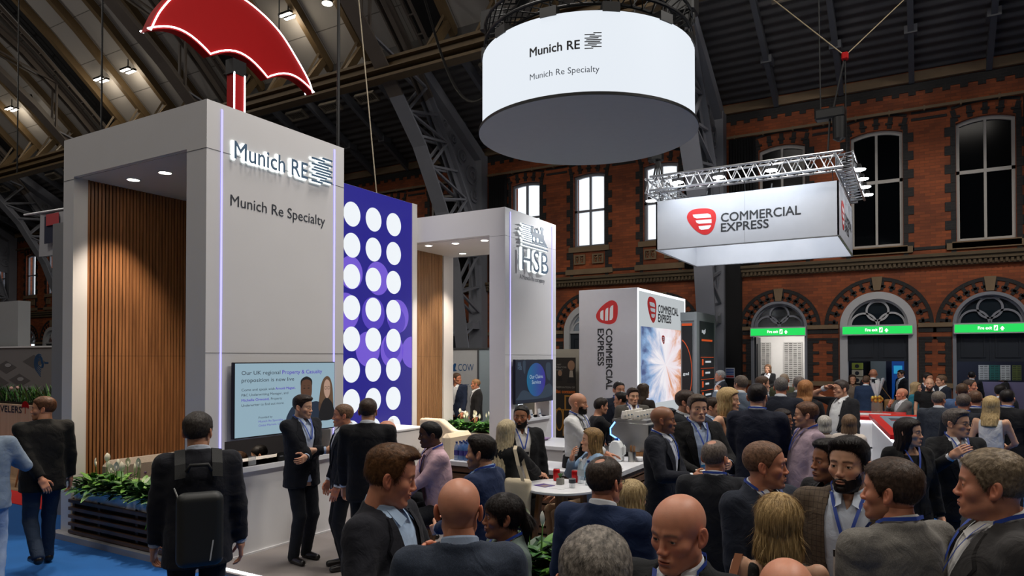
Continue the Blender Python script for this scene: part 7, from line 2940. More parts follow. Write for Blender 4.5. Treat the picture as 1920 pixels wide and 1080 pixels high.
def person(label, loc, H, rz, D, skin, hair, haircol, top, legs, head=None, fem=False, yaw=0.0, pitch=0.0, roll=0.0, arms=('down', 'down'), seat=None, lean=(0, 0), belly=0.0,
     lanyard=None, badge=False, glasses=False, tie=None, stride=0.0, feet=.1, shoes=(24, 20, 20), group=None, hair2=None, beard=None, build=1.0, arm_over=None):
  """one standing or seated figure; local +y is where the body faces.
  top = dict(kind='suit'|'shirt'|'tee'|'sleeveless'|'coat'|'dress'|'knit', col=, shirt=, mat=)"""
  global SKIN, EYE_M
  if SKIN is None:
    SKIN = skin_mat()
    EYE_M = [mat('eye_white', (205, 198, 192), .15), mat('iris', (62, 58, 50), .1), mat('pupil', (8, 8, 8), .05)]
  q = dict(skin=skin, hair=hair, haircol=haircol)
  q.update(head or {})
  if beard:
    q['beard'] = beard
  s = H / 1.743
  root = thing('person', label, 'person', loc, group, rz)
  hh = {0: .0026, 1: .0033, 2: .0046, 3: .007}[0 if D < 3.0 else 1 if D < 4.8 else 2 if D < 8.2 else 3]
  hc = {0: .011, 1: .013, 2: .016, 3: .02}[0 if D < 3.0 else 1 if D < 4.8 else 2 if D < 8.2 else 3]
  hb = {0: .014, 1: .016, 2: .019, 3: .024}[0 if D < 3.0 else 1 if D < 4.8 else 2 if D < 8.2 else 3]
  hhand = .0042 if D < 4.8 else .0055 if D < 8.2 else .0075
  drop = 0.0
  if seat is not None:
    drop = .93 - (seat + .09) / s        # lowers hips to the seat
  # --- joints (normalised to 1.78 m)
  shx = .158 if fem else .183
  shx *= build
  hd_c = np.array((0.0, .018, 1.624))
  RH = rot_head(yaw, pitch, roll)
  J = {}
  for sd, nm in ((1, arms[0]), (-1, arms[1])):
    tgt, hint, pn, hnd = ARMS[nm]
    if arm_over and arm_over.get(sd):
      tgt = arm_over[sd]
    M_ = np.array((sd, 1, 1))
    Sj = np.array((sd * shx, -.012, 1.432))
    E_, Wr = ik(Sj, np.array(tgt) * M_, .29, .262, np.array(hint) * M_)
    fd = norm(Wr - E_)
    if nm in ('table', 'tablein', 'reach'):
      fd = norm(fd * np.array((1, 1, .25)))
    if nm in ('mouth', 'chin'):
      fd = norm(fd + np.array((-.4 * sd, .1, .4)))
    pnv = np.array(pn) * M_
    yv = norm(-(pnv - fd * (pnv @ fd)))       # back of the hand
    xv = np.cross(yv, fd)
    # thumb side: right hand thumb = +x of the hand frame when mirrored
    J[sd] = (Sj, E_, Wr, fd, xv, yv, hnd)
  hipz = .93
  legJ = {}
  for sd in (1, -1):
    hip = np.array((sd * .088, 0, hipz))
    if seat is None:
      an = np.array((sd * feet, -.02 + stride * sd * .5, .085 + (0.10 if stride * sd < -.2 else 0)))
      kn, an = ik(hip, an, .44, .425, (0, 1, 0))
    else:
      zf = hipz - (hipz - drop) + .0
      kn = np.array((sd * .12, .43, hipz - .03))
      an = np.array((sd * .12, .40, hipz - .03 - .43))
      fl = drop + .085
      if an[2] < fl:
        an[2] = fl
    legJ[sd] = (hip, kn, an)
  def finish(V):
    V = np.array(V, float)
    k = np.clip(V[:, 2] - .95, 0, None)
    V[:, 1] += lean[0] * k
    V[:, 0] += lean[1] * k
    V[:, 2] -= drop
    return V * s
  def headloc(P):
    return (P - hd_c.astype(F32)) @ RH.astype(F32)      # to head coordinates
  # --- body: head, neck, trunk, arms, hands, legs in one surface
  def body_fn(P):
    d = torso_sdf(P, fem, belly, -.02)
    d = np.maximum(d, .8 - P[..., 2])
    for sd in (1, -1):
      Sj, E_, Wr = J[sd][:3]
      d = smin(d, cap(P, Sj, E_, .043, .036), .03)
      d = smin(d, cap(P, E_, Wr, .036, .024), .02)
      hip, kn, an = legJ[sd]
      d = smin(d, cap(P, hip, kn, .075, .05), .03)
      d = smin(d, cap(P, kn, an, .05, .036), .02)
    d = smin(d, cap(P, (0, -.02, 1.42), (0, -.012, 1.57), .056, .05), .03)
    return d
  zz = [j[k][2] for j in J.values() for k in (0, 1, 2)]
  xx = [j[k][0] for j in J.values() for k in (0, 1, 2)] + [l[k][0] for l in legJ.values() for k in range(3)]
  yy = [j[k][1] for j in J.values() for k in (0, 1, 2)] + [l[k][1] for l in legJ.values() for k in range(3)]
  lz = min(l[2][2] for l in legJ.values())
  blo = (min(xx + [-.2]) - .12, min(yy + [-.15]) - .1, lz - .06)
  bhi = (max(xx + [.2]) + .12, max(yy + [.15]) + .1, max(zz + [1.5]) + .07)
  V, Fq = nets(body_fn, blo, (bhi[0], bhi[1], max(1.56, bhi[2])), hb)
  Vs, Fs = [V], [Fq]
  Cs = [np.tile(np.array(lin(skin)) * .95, (len(V), 1))]
  nv = len(V)
  hq = dict(q)
  Vh, Fh = nets(lambda P: head_sdf(P, hq), (-.1, -.13, -.19), (.1, .135, .13), hh)
  Ch = face_colors(Vh, hq)
  Vs.append(Vh @ RH.T + hd_c)
  Fs.append(Fh + nv)
  Cs.append(Ch)
  nv += len(Vh)
  for sd in (1, -1):
    Sj, E_, Wr, fd, xv, yv, hnd = J[sd]
    Vn, Fn = nets(lambda P: hand_sdf(P, hnd), (-.06, -.12, -.03), (.095, .045, .2), hhand)
    # thumb points to the body's front / inwards: choose the mirror that keeps the palm normal
    th = xv if (xv @ np.array((0, 1, .6)) > 0) else -xv
    R3 = np.stack([th, yv, fd], 0)
    W_ = Vn @ R3 + Wr
    if np.linalg.det(R3) < 0:
      Fn = Fn[:, ::-1]
    Vs.append(W_)
    Fs.append(Fn + nv)
    c_ = np.tile(np.array(lin(skin)) * np.array((.98, .9, .88)), (len(Vn), 1))
    Cs.append(c_)
    nv += len(Vn)
  body = mesh_obj('body', finish(np.concatenate(Vs)), np.concatenate(Fs), SKIN, root, colors=np.concatenate(Cs))
  def tohead(V):
    return finish(np.asarray(V) @ RH.T + hd_c)
  # --- eyes
  if D < 9:
    for sd in (1, -1):
      m = MB()
      c0 = np.array((sd * .0318, .0722, -.0008))
      nu, nvv = 14, 12
      vs, fs, mi = [], [], []
      for i in range(nvv + 1):
        t = PI * .62 * (.75 + .25 * i / nvv) * i / nvv * 1.0 if i > 3 else (0, .22, .42, .62)[i]
        for k in range(nu):
          p = 2 * PI * k / nu
          vs.append(c0 + .0122 * np.array((math.sin(t) * math.cos(p), math.cos(t), math.sin(t) * math.sin(p))))
      for i in range(nvv):
        for k in range(nu):
          fs.append((i * nu + k, (i + 1) * nu + k, (i + 1) * nu + (k + 1) % nu, i * nu + (k + 1) % nu))
          mi.append(2 if i < 1 else 1 if i < 3 else 0)
      mesh_obj('eye', tohead(vs), fs, EYE_M, body, fmat=mi)
  # --- hair
  if hair not in ('bald', None):
    longh = hair in ('bob', 'long')
    ln = q.get('len', .14 if hair == 'bob' else .36)
    lo_ = -.14 if not longh else -ln - .03
    lo_ = -.24 if hair == 'pony' else lo_
    hv = hh * (1.25 if not longh else 1.5)
    Vh, Fh = nets(lambda P: hair_sdf(P, q), (-.135, -.18, lo_), (.135, .15, .18), hv)
    if len(Vh):
      Vq, Fq2 = Vh, [tuple(f) for f in Fh.tolist()]
      if D < 5.2 and len(Fh):
        Vr, Fr = strands(Vh, Fh, hair, D, q)
        Fq2 = Fq2 + [tuple(i + len(Vq) for i in f) for f in Fr]
        Vq = np.concatenate([Vq, Vr])
      mesh_obj('hair', tohead(Vq), Fq2, hair_mat(haircol, hair2, longh), body)
  if beard:
    Vh, Fh = nets(lambda P: beard_sdf(P, q), (-.095, -.0, -.15), (.095, .13, .01), hh * 1.2)
    if len(Vh):
      mesh_obj('beard', tohead(Vh), Fh, hair_mat(q.get('beardcol', haircol)), body)
  if glasses and D < 12:
    m = MB()
    for sd in (1, -1):
      pts = [(sd * .033 + .022 * math.cos(a), .099 - .1 * (.0 + .022 * abs(math.cos(a)) * (1 if sd * math.cos(a) > 0 else 0)), -.003 + .0165 * math.sin(a)) for a in [2 * PI * k / 20 for k in range(21)]]
      m.tube(pts, .0017, 5, cap=False)
      m.tube([(sd * .054, .096, .002), (sd * .076, .06, .004), (sd * .08, -.005, .004), (sd * .081, -.02, -.008)], .0016, 5)
    m.tube([(-.012, .1, 0), (0, .102, .003), (.012, .1, 0)], .0016, 5)
    mesh_obj('glasses', tohead(m.v), m.f, mat('glasses_frame', (18, 18, 20), .3), body)
  # --- clothes
  kind = top['kind']
  cm = cloth_mat(top['col'], top.get('mat', 'wool'))
  zhem = {'suit': .79, 'coat': .62, 'shirt': .86, 'tee': .86, 'sleeveless': .84, 'dress': .5, 'knit': .84}[kind]
  zhem = top.get('hem', zhem)
  vb = top.get('button', 1.06)
  gr = .016 if kind in ('suit', 'coat', 'knit') else .004
  slv = {'tee': .55, 'sleeveless': 0}.get(kind, 1.0)
  sr = (.066, .056, .046) if kind in ('suit', 'coat', 'knit') else (.058, .048, .038)
  if fem:
    sr = tuple(r * .88 for r in sr)
  ph = (sum(map(ord, label)) % 17) * .7
  opn = top.get('open', 0.0)
  def sleeve(P, d, r3, k, ext=0.0, frac=1.0):
    for sd in (1, -1):
      Sj, E_, Wr = J[sd][:3]
      fd = norm(Wr - E_)
      if frac >= 1:
        We = Wr + fd * (-.025 + ext)
        wr_ = vnoise(P, 60, ph) * .0022
        lim = ((P - We.astype(F32)) @ fd.astype(F32))
        c_ = smin(cap(P, Sj, E_, r3[0], r3[1]), cap(P, E_, We + fd * .03, r3[1], r3[2]), .012) + wr_
        c_ = np.maximum(c_, lim)
      else:
        Ee = Sj + (E_ - Sj) * frac
        fd = norm(E_ - Sj)
        c_ = np.maximum(cap(P, Sj, E_, r3[0], r3[1]), ((P - Ee.astype(F32)) @ fd.astype(F32)))
      d = smin(d, c_, k)
    return d
  def folds(P):
    return vnoise(P, 26, ph) * .0035 + vnoise(P, 55, ph + 2) * .0018
  def top_fn(P):
    x, y, z = np.abs(P[..., 0]), P[..., 1], P[..., 2]
    d = torso_sdf(P, fem, belly, gr)
    if kind == 'dress':
      d = np.where(z < .9, d - .05 * (.9 - z), d)
    if kind in ('suit', 'coat'):
      # shoulder padding and collar roll
      d = smin(d, cap(np.stack([x, y, z], -1), (.055, -.022, 1.488), (shx, -.012, 1.44), .03, .05 if not fem else .042), .03)
      d = smin(d, smax(cap(P, (0, -.03, 1.44), (0, -.022, 1.56), .08, .071), z - 1.504 - .25 * np.clip(-y, 0, .06), .004), .014)
    if slv:
      d = sleeve(P, d, sr, .045 if kind in ('suit', 'coat') else .035, 0.0, slv)
    d = d - folds(P)
    d = np.maximum(d, zhem - z)
    if kind in ('suit', 'coat'):
      w = np.interp(z, [vb - .02, vb, 1.2, 1.40, 1.5, 1.58], [0 + opn, .004 + opn, .038 + opn, .078 + opn * .3, .07, .07]).astype(F32)
      low_ = np.interp(z, [.6, .8, vb - .14, vb - .02], [.05 + opn, .045 + opn, .006 + opn, opn]).astype(F32)
      wv = np.where(z > vb - .01, w, low_)
      wedge = np.maximum(x - wv, -.015 - y)
      d = np.maximum(d, -wedge)
      d = smax(d, z - 1.508 - .28 * np.clip(-y, 0, .07), .004)
    else:
      d = np.maximum(d, z - {'shirt': 1.50, 'tee': 1.485, 'sleeveless': 1.455, 'dress': 1.45, 'knit': 1.49}[kind])
      if kind in ('sleeveless', 'dress'):
        d = smax(d, -(np.maximum(np.maximum(x - .075, 1.38 - z), -1)), .02)
        d = smax(d, x - .125, .01)
      if kind == 'shirt' or kind == 'knit':
        vz = np.maximum(x - np.interp(z, [1.40, 1.5], [.0, .028]), np.maximum(1.40 - z, -y))
        d = np.maximum(d, -vz)
    return d
  ext = max(.02, 0)
  zt_hi = max([1.58] + [z + .09 for z in zz])
  tlo = (min(xx + [-.22]) - .09, min(yy + [-.16]) - .09, zhem - .02)
  tlo = (tlo[0], tlo[1], min([zhem - .02] + [z - .08 for z in zz]))
  thi = (max(xx + [.22]) + .09, max(yy + [.16]) + .09, zt_hi)
  V, Fq = nets(top_fn, tlo, thi, hc)
  nm = {'suit': 'jacket', 'coat': 'jacket', 'shirt': 'shirt', 'tee': 't_shirt', 'sleeveless': 'top', 'dress': 'dress', 'knit': 'jumper'}[kind]
  jk = mesh_obj(nm, finish(V), Fq, cm, body)
  scol = top.get('shirt')
  sgrow = .006
  def collar(par, m_, zo=0.0):
    """shirt collar: a stand around the neck and two front points"""
    m = MB()
    n = 26
    A, B_, C_ = [], [], []
    for i in range(n + 1):
      a = -PI / 2 + .38 + (2 * PI - .76) * i / n + PI
      ca, sa = math.cos(a), math.sin(a)
      fr = (sa + 1) / 2                       # 1 in front
      rz_ = 1.518 - .046 * fr + zo
      A.append((.064 * ca, -.012 + .066 * sa, rz_ + .036))
      B_.append((.07 * ca, -.012 + .073 * sa, rz_ + .030))
      C_.append((.079 * ca, -.015 + .082 * sa, rz_ - .012))
    m.strip(A, B_)
    m.strip(B_, C_)
    A2 = [(x * .96, y * .96, z - .04) for x, y, z in A]
    m.strip(A2, A)
    for sd in (1, -1):
      yy_ = lambda x, z: front_y(x, z, fem, belly, gr * .6 + .012)
      e = (.026 * sd, .052, 1.507 + zo)
      m.add([e, (.058 * sd, .035, 1.498 + zo), (.06 * sd, yy_(.06, 1.44) + .004, 1.437 + zo), (.022 * sd, yy_(.022, 1.452) + .012, 1.462 + zo)], [(0, 1, 2, 3)] if sd < 0 else [(3, 2, 1, 0)])
    mesh_obj('collar', finish(m.v), m.f, m_, par)
  if kind in ('suit', 'coat') and scol:
    sm_ = cloth_mat(scol, 'cotton')
    par = body
    def shirt_fn(P):
      x, y, z = np.abs(P[..., 0]), P[..., 1], P[..., 2]
      d = torso_sdf(P, fem, belly, sgrow) - folds(P) * .5
      d = np.maximum(np.maximum(d, z - 1.5), .84 - z)
      if top.get('neck') != 'round':
        vz = np.maximum(x - np.interp(z, [1.415, 1.5], [.0, .026]), np.maximum(1.415 - z, -y))
        d = np.maximum(d, -vz)
      else:
        d = smax(d, -(np.maximum(x - .075, np.maximum(1.43 - z, -y))), .01)
      return d
    V, Fq = nets(shirt_fn, (-.23, -.17, .82), (.23, .24, 1.52), hc)
    sh = mesh_obj('shirt', finish(V), Fq, sm_, par)
    if top.get('neck') != 'round':
      collar(sh, sm_)
    for sd in (1, -1):          # cuffs
      Sj, E_, Wr = J[sd][:3]
      fd = norm(Wr - E_)
      m = MB()
      m.tube([Wr - fd * .06, Wr - fd * .004], [sr[2] * .8, sr[2] * .82], 14, cap=False)
      mesh_obj('cuff', finish(m.v), m.f, sm_, sh)
  elif kind == 'shirt':
    collar(jk, cm)
  if kind in ('suit', 'coat') and D < 11:
    # lapels lie on the jacket front, notch below the collar
    m = MB()
    for sd in (1, -1):
      L0, L1 = [], []
      zs = np.linspace(vb + .005, 1.475, 12)
      for z in zs:
        wi = float(np.interp(z, [vb, 1.2, 1.40, 1.5], [.006 + opn, .04 + opn, .08 + opn * .3, .074]))
        wo = wi + float(np.interp(z, [vb, vb + .1, 1.34, 1.385, 1.39, 1.475], [.006, .045, .078, .082, .055, .022]))
        wo = min(wo, .165)
        L0.append((sd * wi, front_y(wi, z, fem, belly, gr + .007), z))
        L1.append((sd * wo, front_y(wo, z, fem, belly, gr + .012), z))
      if sd > 0:
        m.strip(L0, L1)
      else:
        m.strip(L1, L0)
      # thin edge
      m.strip(L1, [(x, y - .012, z) for x, y, z in L1])
    mesh_obj('lapels', finish(m.v), m.f, cm, jk)
    m = MB()
    for sd in (1, -1):
      x0_, x1_ = (.07, .145)
      zf = .93
      m.add([(sd * x, front_y(x, z, fem, belly, gr + .008), z) for x, z in ((x0_, zf), (x1_, zf + .012), (x1_, zf + .055), (x0_, zf + .043))], [(0, 1, 2, 3)] if sd > 0 else [(3, 2, 1, 0)])
    m.add([(-x, front_y(x, z, fem, belly, gr + .008), z) for x, z in ((.085, 1.26), (.15, 1.272), (.15, 1.295), (.085, 1.283))], [(3, 2, 1, 0)])
    mesh_obj('pockets', finish(m.v), m.f, cm, jk)
    if not opn:
      m = MB()
      for k in range(2):
        z = vb - .005 - k * .1
        m.ball((0.008, front_y(0, z, fem, belly, gr + .002), z), (.009, .004, .009), 10, 6)
      mesh_obj('buttons', finish(m.v), m.f, mat('button_dark', (26, 24, 24), .4), jk)
  if top.get('apron'):
    def ap_fn(P):
      x, y, z = np.abs(P[..., 0]), P[..., 1], P[..., 2]
      d = np.abs(torso_sdf(P, fem, belly, .02) - folds(P) * .6) - .006
      bib = np.maximum(x - np.interp(z, [1.0, 1.06, 1.36], [.3, .17, .1]), np.maximum(z - 1.36, .02 - y - .25 * (z < 1.05)))
      return np.maximum(np.maximum(d, bib), .62 - z)
    V, Fq = nets(ap_fn, (-.26, -.2, .6), (.26, .26, 1.4), .0105)
    ap = mesh_obj('apron', finish(V), Fq, cloth_mat((22, 22, 24), 'cotton'), body)
    m = MB()
    for sd in (1, -1):
      pts = [(sd * .095, front_y(.095, 1.35, fem, belly, .024), 1.35), (sd * .085, front_y(.085, 1.43, fem, belly, .024), 1.43), (sd * .075, .02, 1.505), (sd * .05, -.08, 1.51)]
      m.strip([(x - .01, y, z) for x, y, z in pts], [(x + .01, y, z) for x, y, z in pts])
    mesh_obj('apron_strap', finish(m.v), m.f, cloth_mat((22, 22, 24), 'cotton'), ap)
  if tie:
    m = MB()
    L0, L1 = [], []
    for z in np.linspace(1.475, 1.02, 12):
      w = float(np.interp(z, [1.02, 1.06, 1.40, 1.445, 1.475], [.004, .036, .022, .014, .02]))
      y = front_y(0, z, fem, belly, sgrow + .012)
      L0.append((-w, y, z))
      L1.append((w, y, z))
    m.strip(L1, L0)
    mesh_obj('tie', finish(m.v), m.f, cloth_mat(tie, 'cotton'), body)
  if lanyard:
    m = MB()
    zb_ = 1.29
    g2 = (gr + .016) if kind not in ('suit', 'coat') else gr + .004
    for sd in (1, -1):
      L0, L1 = [], []
      for i in range(13):
        f = i / 12
        x = .064 * (1 - f) + .004
        z = 1.5 + (zb_ - 1.5) * f
        y = max(front_y(x, z, fem, belly, g2 + .006), .02)
        L0.append((sd * (x - .008), y, z))
        L1.append((sd * (x + .008), y, z + .004))
      m.strip(L0, L1) if sd > 0 else m.strip(L1, L0)
      bk = [(sd * .066, .03, 1.503), (sd * .079, -.02, 1.529), (sd * .06, -.071, 1.539), (0, -.092, 1.541)]
      m.strip([(x, y, z + .007) for x, y, z in bk], [(x * 1.03, y * 1.03, z - .007) for x, y, z in bk])
    mesh_obj('lanyard', finish(m.v), m.f, mat('lanyard_%d_%d_%d' % lanyard, lanyard, .6), body)
    if badge:
      y = front_y(0, 1.2, fem, belly, g2 + .014) + .008
      m = MB()
      m.box(-.048, y - .003, 1.13, .048, y, 1.27)
      m.box(-.004, y - .003, 1.27, .004, y, 1.3)
      b_ = mesh_obj('badge', finish(m.v), m.f, mat('badge_white', (208, 206, 200), .4), body, smooth=False)
      m = MB()
      m.box(-.048, y, 1.24, .048, y + .001, 1.27)
      mesh_obj('badge_header', finish(m.v), m.f, mat('badge_black', (24, 24, 26), .4), b_, smooth=False)
      m = MB()
      m.box(-.048, y, 1.13, .048, y + .001, 1.146)
      mesh_obj('badge_footer', finish(m.v), m.f, mat('badge_blue', (40, 130, 180), .4), b_, smooth=False)
      m = MB()
      if D < 4:
        add_text(m, 'Shannon Ferber', ((.042, y + .0012, 1.196), (-1, 0, 0), (0, 0, 1), (0, 1, 0)), .084, .009, .02, .0002)
        for k in range(3):
          m.box(-.03, y, 1.225 - k * .006, .012, y + .001, 1.228 - k * .006)
        m.box(.018, y, 1.212, .034, y + .001, 1.228)
      else:
        m.box(-.036, y, 1.195, .036, y + .001, 1.203)
        m.box(-.02, y, 1.18, .03, y + .001, 1.186)
      mesh_obj('badge_print', finish(m.v), m.f, M_INK, b_, smooth=False)
  # --- legs
  lk = legs.get('kind', 'trousers')
  lm = cloth_mat(legs['col'], legs.get('mat', 'wool'))
  if lk in ('trousers', 'jeans'):
    r3 = (.092, .068, .056) if not fem else (.088, .058, .045)
    def leg_fn(P):
      z = P[..., 2]
      d = np.maximum(torso_sdf(P, fem, belly, .0 if kind in ('suit', 'coat') else -.006), z - (1.0 if seat is None else .99))
      d = np.maximum(d, .84 - z)
      for sd in (1, -1):
        hip, kn, an = legJ[sd]
        fdl = norm(an - kn)
        c_ = smin(cap(P, hip, kn, r3[0], r3[1]), cap(P, kn, an + fdl * .05, r3[1], r3[2]), .015)
        c_ = np.maximum(c_, ((P - (an + fdl * .045).astype(F32)) @ fdl.astype(F32)))
        d = smin(d, c_, .03)
      return d - vnoise(P, 24, ph + 5) * .004 - vnoise(P, 60, ph) * .0015
    V, Fq = nets(leg_fn, (min(xx + [-.2]) - .02, blo[1] - .02, lz - .08), (max(xx + [.2]) + .02, bhi[1] + .02, 1.02), hc * 1.1)
    tr = mesh_obj('trousers', finish(V), Fq, lm, body)
  elif lk == 'skirt':
    def sk_fn(P):
      z = P[..., 2]
      d = torso_sdf(P, fem, belly, .008) - np.clip(.85 - z, 0, 1) * .03 - folds(P)
      return np.maximum(np.maximum(d, z - 1.02), .48 - z)
    V, Fq = nets(sk_fn, (-.28, -.22, .46), (.28, .24, 1.04), hc)
    mesh_obj('skirt', finish(V), Fq, lm, body)
  for sd in (1, -1):
    hip, kn, an = legJ[sd]
    fl = an[2] - .085
    fwd = .0
    def shoe_fn(P):
      d = cap(P, (an[0], an[1] - .02, fl + .045), (an[0] + sd * .015, an[1] + .16, fl + .032), .042, .034)
      d = smin(d, cap(P, (an[0], an[1] - .02, fl + .05), (an[0], an[1], fl + .1), .042, .042), .02)
      return np.maximum(d, fl - P[..., 2])
    if D < 9.5:
      V, Fq = nets(shoe_fn, (an[0] - .08, an[1] - .09, fl - .02), (an[0] + .1, an[1] + .23, fl + .15), .011)
      mesh_obj('shoe', finish(V), Fq, mat('shoe_%d_%d_%d' % shoes, shoes, .3), body)
  PEOPLE[label] = (loc, rz, s, finish, J)
  return root
def strands(Vh, Fh, style, D, q):
  """fine locks laid on the hair surface, so its outline is not smooth"""
  rng = np.random.default_rng(7)
  n = int({True: 12000, False: 6000}[D < 3.4] * (1.5 if style in ('bob', 'long', 'pony') else 1))
  Fh = np.asarray(Fh)
  pick = rng.integers(0, len(Fh), n)
  P0, P1, P2, P3 = [Vh[Fh[pick, k]] for k in range(4)]
  u, v = rng.random((n, 1)), rng.random((n, 1))
  p = P0 * (1 - u) * (1 - v) + P1 * u * (1 - v) + P2 * u * v + P3 * (1 - u) * v
  nr = np.cross(P2 - P0, P3 - P1)
  nr /= np.linalg.norm(nr, axis=1)[:, None] + 1e-12
  if style in ('bob', 'long', 'pony'):
    fl = np.tile(np.array((0, -.05, -1.0)), (n, 1))
    fl = np.where(p[:, 2:3] > .085, (p - np.array((.01, -.0, .15))) * np.array((1, 1, 0)) * 14 + np.array((0, -.1, -.4)), fl)
    ln = .06
  else:
    fl = (p - np.array((.015, -.06, .13)))
    fl = fl + np.array((0.0, 0, -.02))
    if style in ('quiff', 'side', 'curly'):
      top_ = p[:, 2:3] > .07
      fl = np.where(top_, np.array((.05, -.08, .03)) + rng.normal(0, .03, (n, 3)), fl)
    ln = {'buzz': .004, 'crop': .010, 'short': .018, 'quiff': .026, 'side': .026, 'curly': .024}.get(style, .018)
  fl = fl + rng.normal(0, .07 if style in ('bob', 'long', 'pony') else .15, (n, 3)) * np.linalg.norm(fl, axis=1)[:, None]
  t = fl - nr * (fl * nr).sum(1)[:, None]
  t /= np.linalg.norm(t, axis=1)[:, None] + 1e-9
  sd = np.cross(nr, t)
  L_ = (ln * (.6 + .8 * rng.random(n)))[:, None]
  w = .0006 if style not in ('bob', 'long', 'pony') else .0008
  lift = {'curly': .3, 'quiff': .08, 'short': .07, 'crop': .1, 'buzz': .3, 'side': .06}.get(style, .02)
  V, Fc = [], []
  a = p - nr * .002
  cv = sstep(-.02, .07, p[:, 2:3]) / .2
  b = p + t * L_ * .5 - nr * (L_ * .5) ** 2 * cv + nr * L_ * lift * .6
  c = p + t * L_ - nr * L_ ** 2 * cv + nr * L_ * lift * (.8 if style != 'curly' else .3)
  V = np.concatenate([a - sd * w, a + sd * w, b - sd * w * .8, b + sd * w * .8, c])
  i = np.arange(n)
  Q = np.stack([i, i + n, i + 3 * n, i + 2 * n], 1)
  T = np.stack([i + 2 * n, i + 3 * n, i + 4 * n], 1)
  return V, [tuple(f) for f in Q.tolist()] + [tuple(f) for f in T.tolist()]
# ---------------------------------------------------------------- the crowd
person('person in black jacket and jeans walking away on the blue carpet at the left', (-7.940, 3.808, 0), 1.782, -4.898, 7.3, (192, 138, 108), 'short', (88, 56, 36), {'kind': 'suit', 'col': (20, 20, 20)}, {'kind': 'jeans', 'col': (44, 60, 84), 'mat': 'denim'}, stride=0.42, arms=('down', 'behind'), head={'stub': 0.5, 'fat': 0.004}, build=1.12, belly=0.02, yaw=1.134)
person('person in pale grey blue jacket cut off by the left picture edge', (-7.642, 3.172, 0), 1.686, 1.003, 6.6, (204, 152, 122), 'short', (90, 80, 70), {'kind': 'suit', 'col': (120, 136, 156), 'shirt': (200, 205, 210)}, {'col': (140, 160, 190), 'mat': 'denim'}, arms=('chest', 'down'), yaw=0.000)
person('person seen from behind wearing a black backpack over a dark suit', (-4.167, 2.951, 0), 1.827, 0.990, 4.65, (204, 152, 122), 'short', (62, 56, 52), {'kind': 'suit', 'col': (34, 36, 44), 'shirt': (176, 184, 198)}, {'col': (26, 28, 36)}, arms=('down', 'downf'), head={'fat': 0.002}, build=1.05, lanyard=None, yaw=-0.419)
person('person with folded arms in navy suit standing before the large television', (-5.720, 5.287, 0.03), 1.761, -1.654, 7.45, (212, 164, 134), 'quiff', (46, 34, 28), {'kind': 'suit', 'col': (24, 27, 36), 'shirt': (176, 190, 214)}, {'col': (26, 28, 36)}, arms=('crossr', 'crossl'), lanyard=(34, 66, 156), head={'stub': 0.35, 'smile': 0.3}, stride=0.05, yaw=0.419, pitch=-0.1)
person('person with cropped fair hair in dark suit facing the folded-arms man', (-5.148, 5.335, 0.03), 1.686, -3.770, 7.2, (206, 140, 110), 'buzz', (120, 92, 72), {'kind': 'suit', 'col': (26, 30, 42), 'shirt': (214, 218, 224)}, {'col': (26, 28, 36)}, arms=('downf', 'downf'), head={'scalp': 0.5}, yaw=-0.140)
person('person from behind in black suit and brown shoes before the dotted screen', (-4.595, 5.078, 0.03), 1.771, 0.596, 6.7, (204, 152, 122), 'crop', (66, 50, 40), {'kind': 'suit', 'col': (20, 21, 25), 'shirt': (214, 218, 224)}, {'col': (20, 20, 22)}, arms=('downf', 'downf'), shoes=(110, 66, 40), build=1.1, yaw=-0.122)
person('person with bald head in dark suit sitting at the walnut-legged table', (-5.375, 6.249, 0.03), 1.780, -1.210, 8.1, (206, 140, 110), 'bald', (110, 84, 70), {'kind': 'suit', 'col': (26, 28, 34), 'shirt': (214, 218, 224)}, {'col': (26, 28, 36)}, seat=0.513, arms=('tablein', 'tablein'), head={'scalp': 0.25}, yaw=0.175, pitch=-0.12)
person('person in pink shirt and dark tie seated on a stool, arms on the table', (-3.905, 5.313, 0.03), 1.800, -3.764, 6.55, (86, 56, 40), 'buzz', (14, 12, 12), {'kind': 'shirt', 'col': (206, 172, 182)}, {'col': (26, 28, 36)}, seat=0.64, arms=('tablein', 'tablein'), lanyard=(34, 66, 156), tie=(86, 24, 40), lean=(0.12, 0), head={'lip': (104, 60, 54)}, yaw=-0.175)
person('person with tousled ginger brown hair in navy suit smiling, in profile', (-2.019, 2.300, 0), 1.814, -1.339, 3.0, (206, 140, 110), 'side', (112, 76, 46), {'kind': 'suit', 'col': (34, 36, 46), 'shirt': (170, 194, 222)}, {'col': (26, 28, 36)}, arms=('chest', 'chest'), tie=None, head={'smile': 1.0, 'mouth': 0.5, 'fat': 0.003, 'recede': 0.012, 'temple': 0.03, 'nose': 1.0, 'vol': 1.3}, lean=(0.06, 0), yaw=0.454, pitch=-0.2)
person('person with shaven bald head from behind in blue grey tweed jacket', (-1.490, 2.148, 0), 1.746, 0.676, 2.6, (206, 140, 110), 'bald', (150, 110, 92), {'kind': 'suit', 'col': (44, 52, 66), 'mat': 'tweed', 'shirt': (150, 166, 190)}, {'col': (26, 28, 36)}, arms=('down', 'down'), glasses=True, head={'scalp': 0.25, 'fat': 0.003}, yaw=-0.209)
person('person with slicked dark hair and beard in bright navy jacket turning left', (-2.584, 4.000, 0), 1.662, -4.627, 4.75, (204, 152, 122), 'side', (38, 30, 26), {'kind': 'suit', 'col': (34, 52, 92), 'shirt': (150, 180, 220)}, {'col': (26, 28, 36)}, arms=('cuplow', 'cuplow'), lanyard=(34, 66, 156), head={'stub': 0.7}, yaw=0.175)
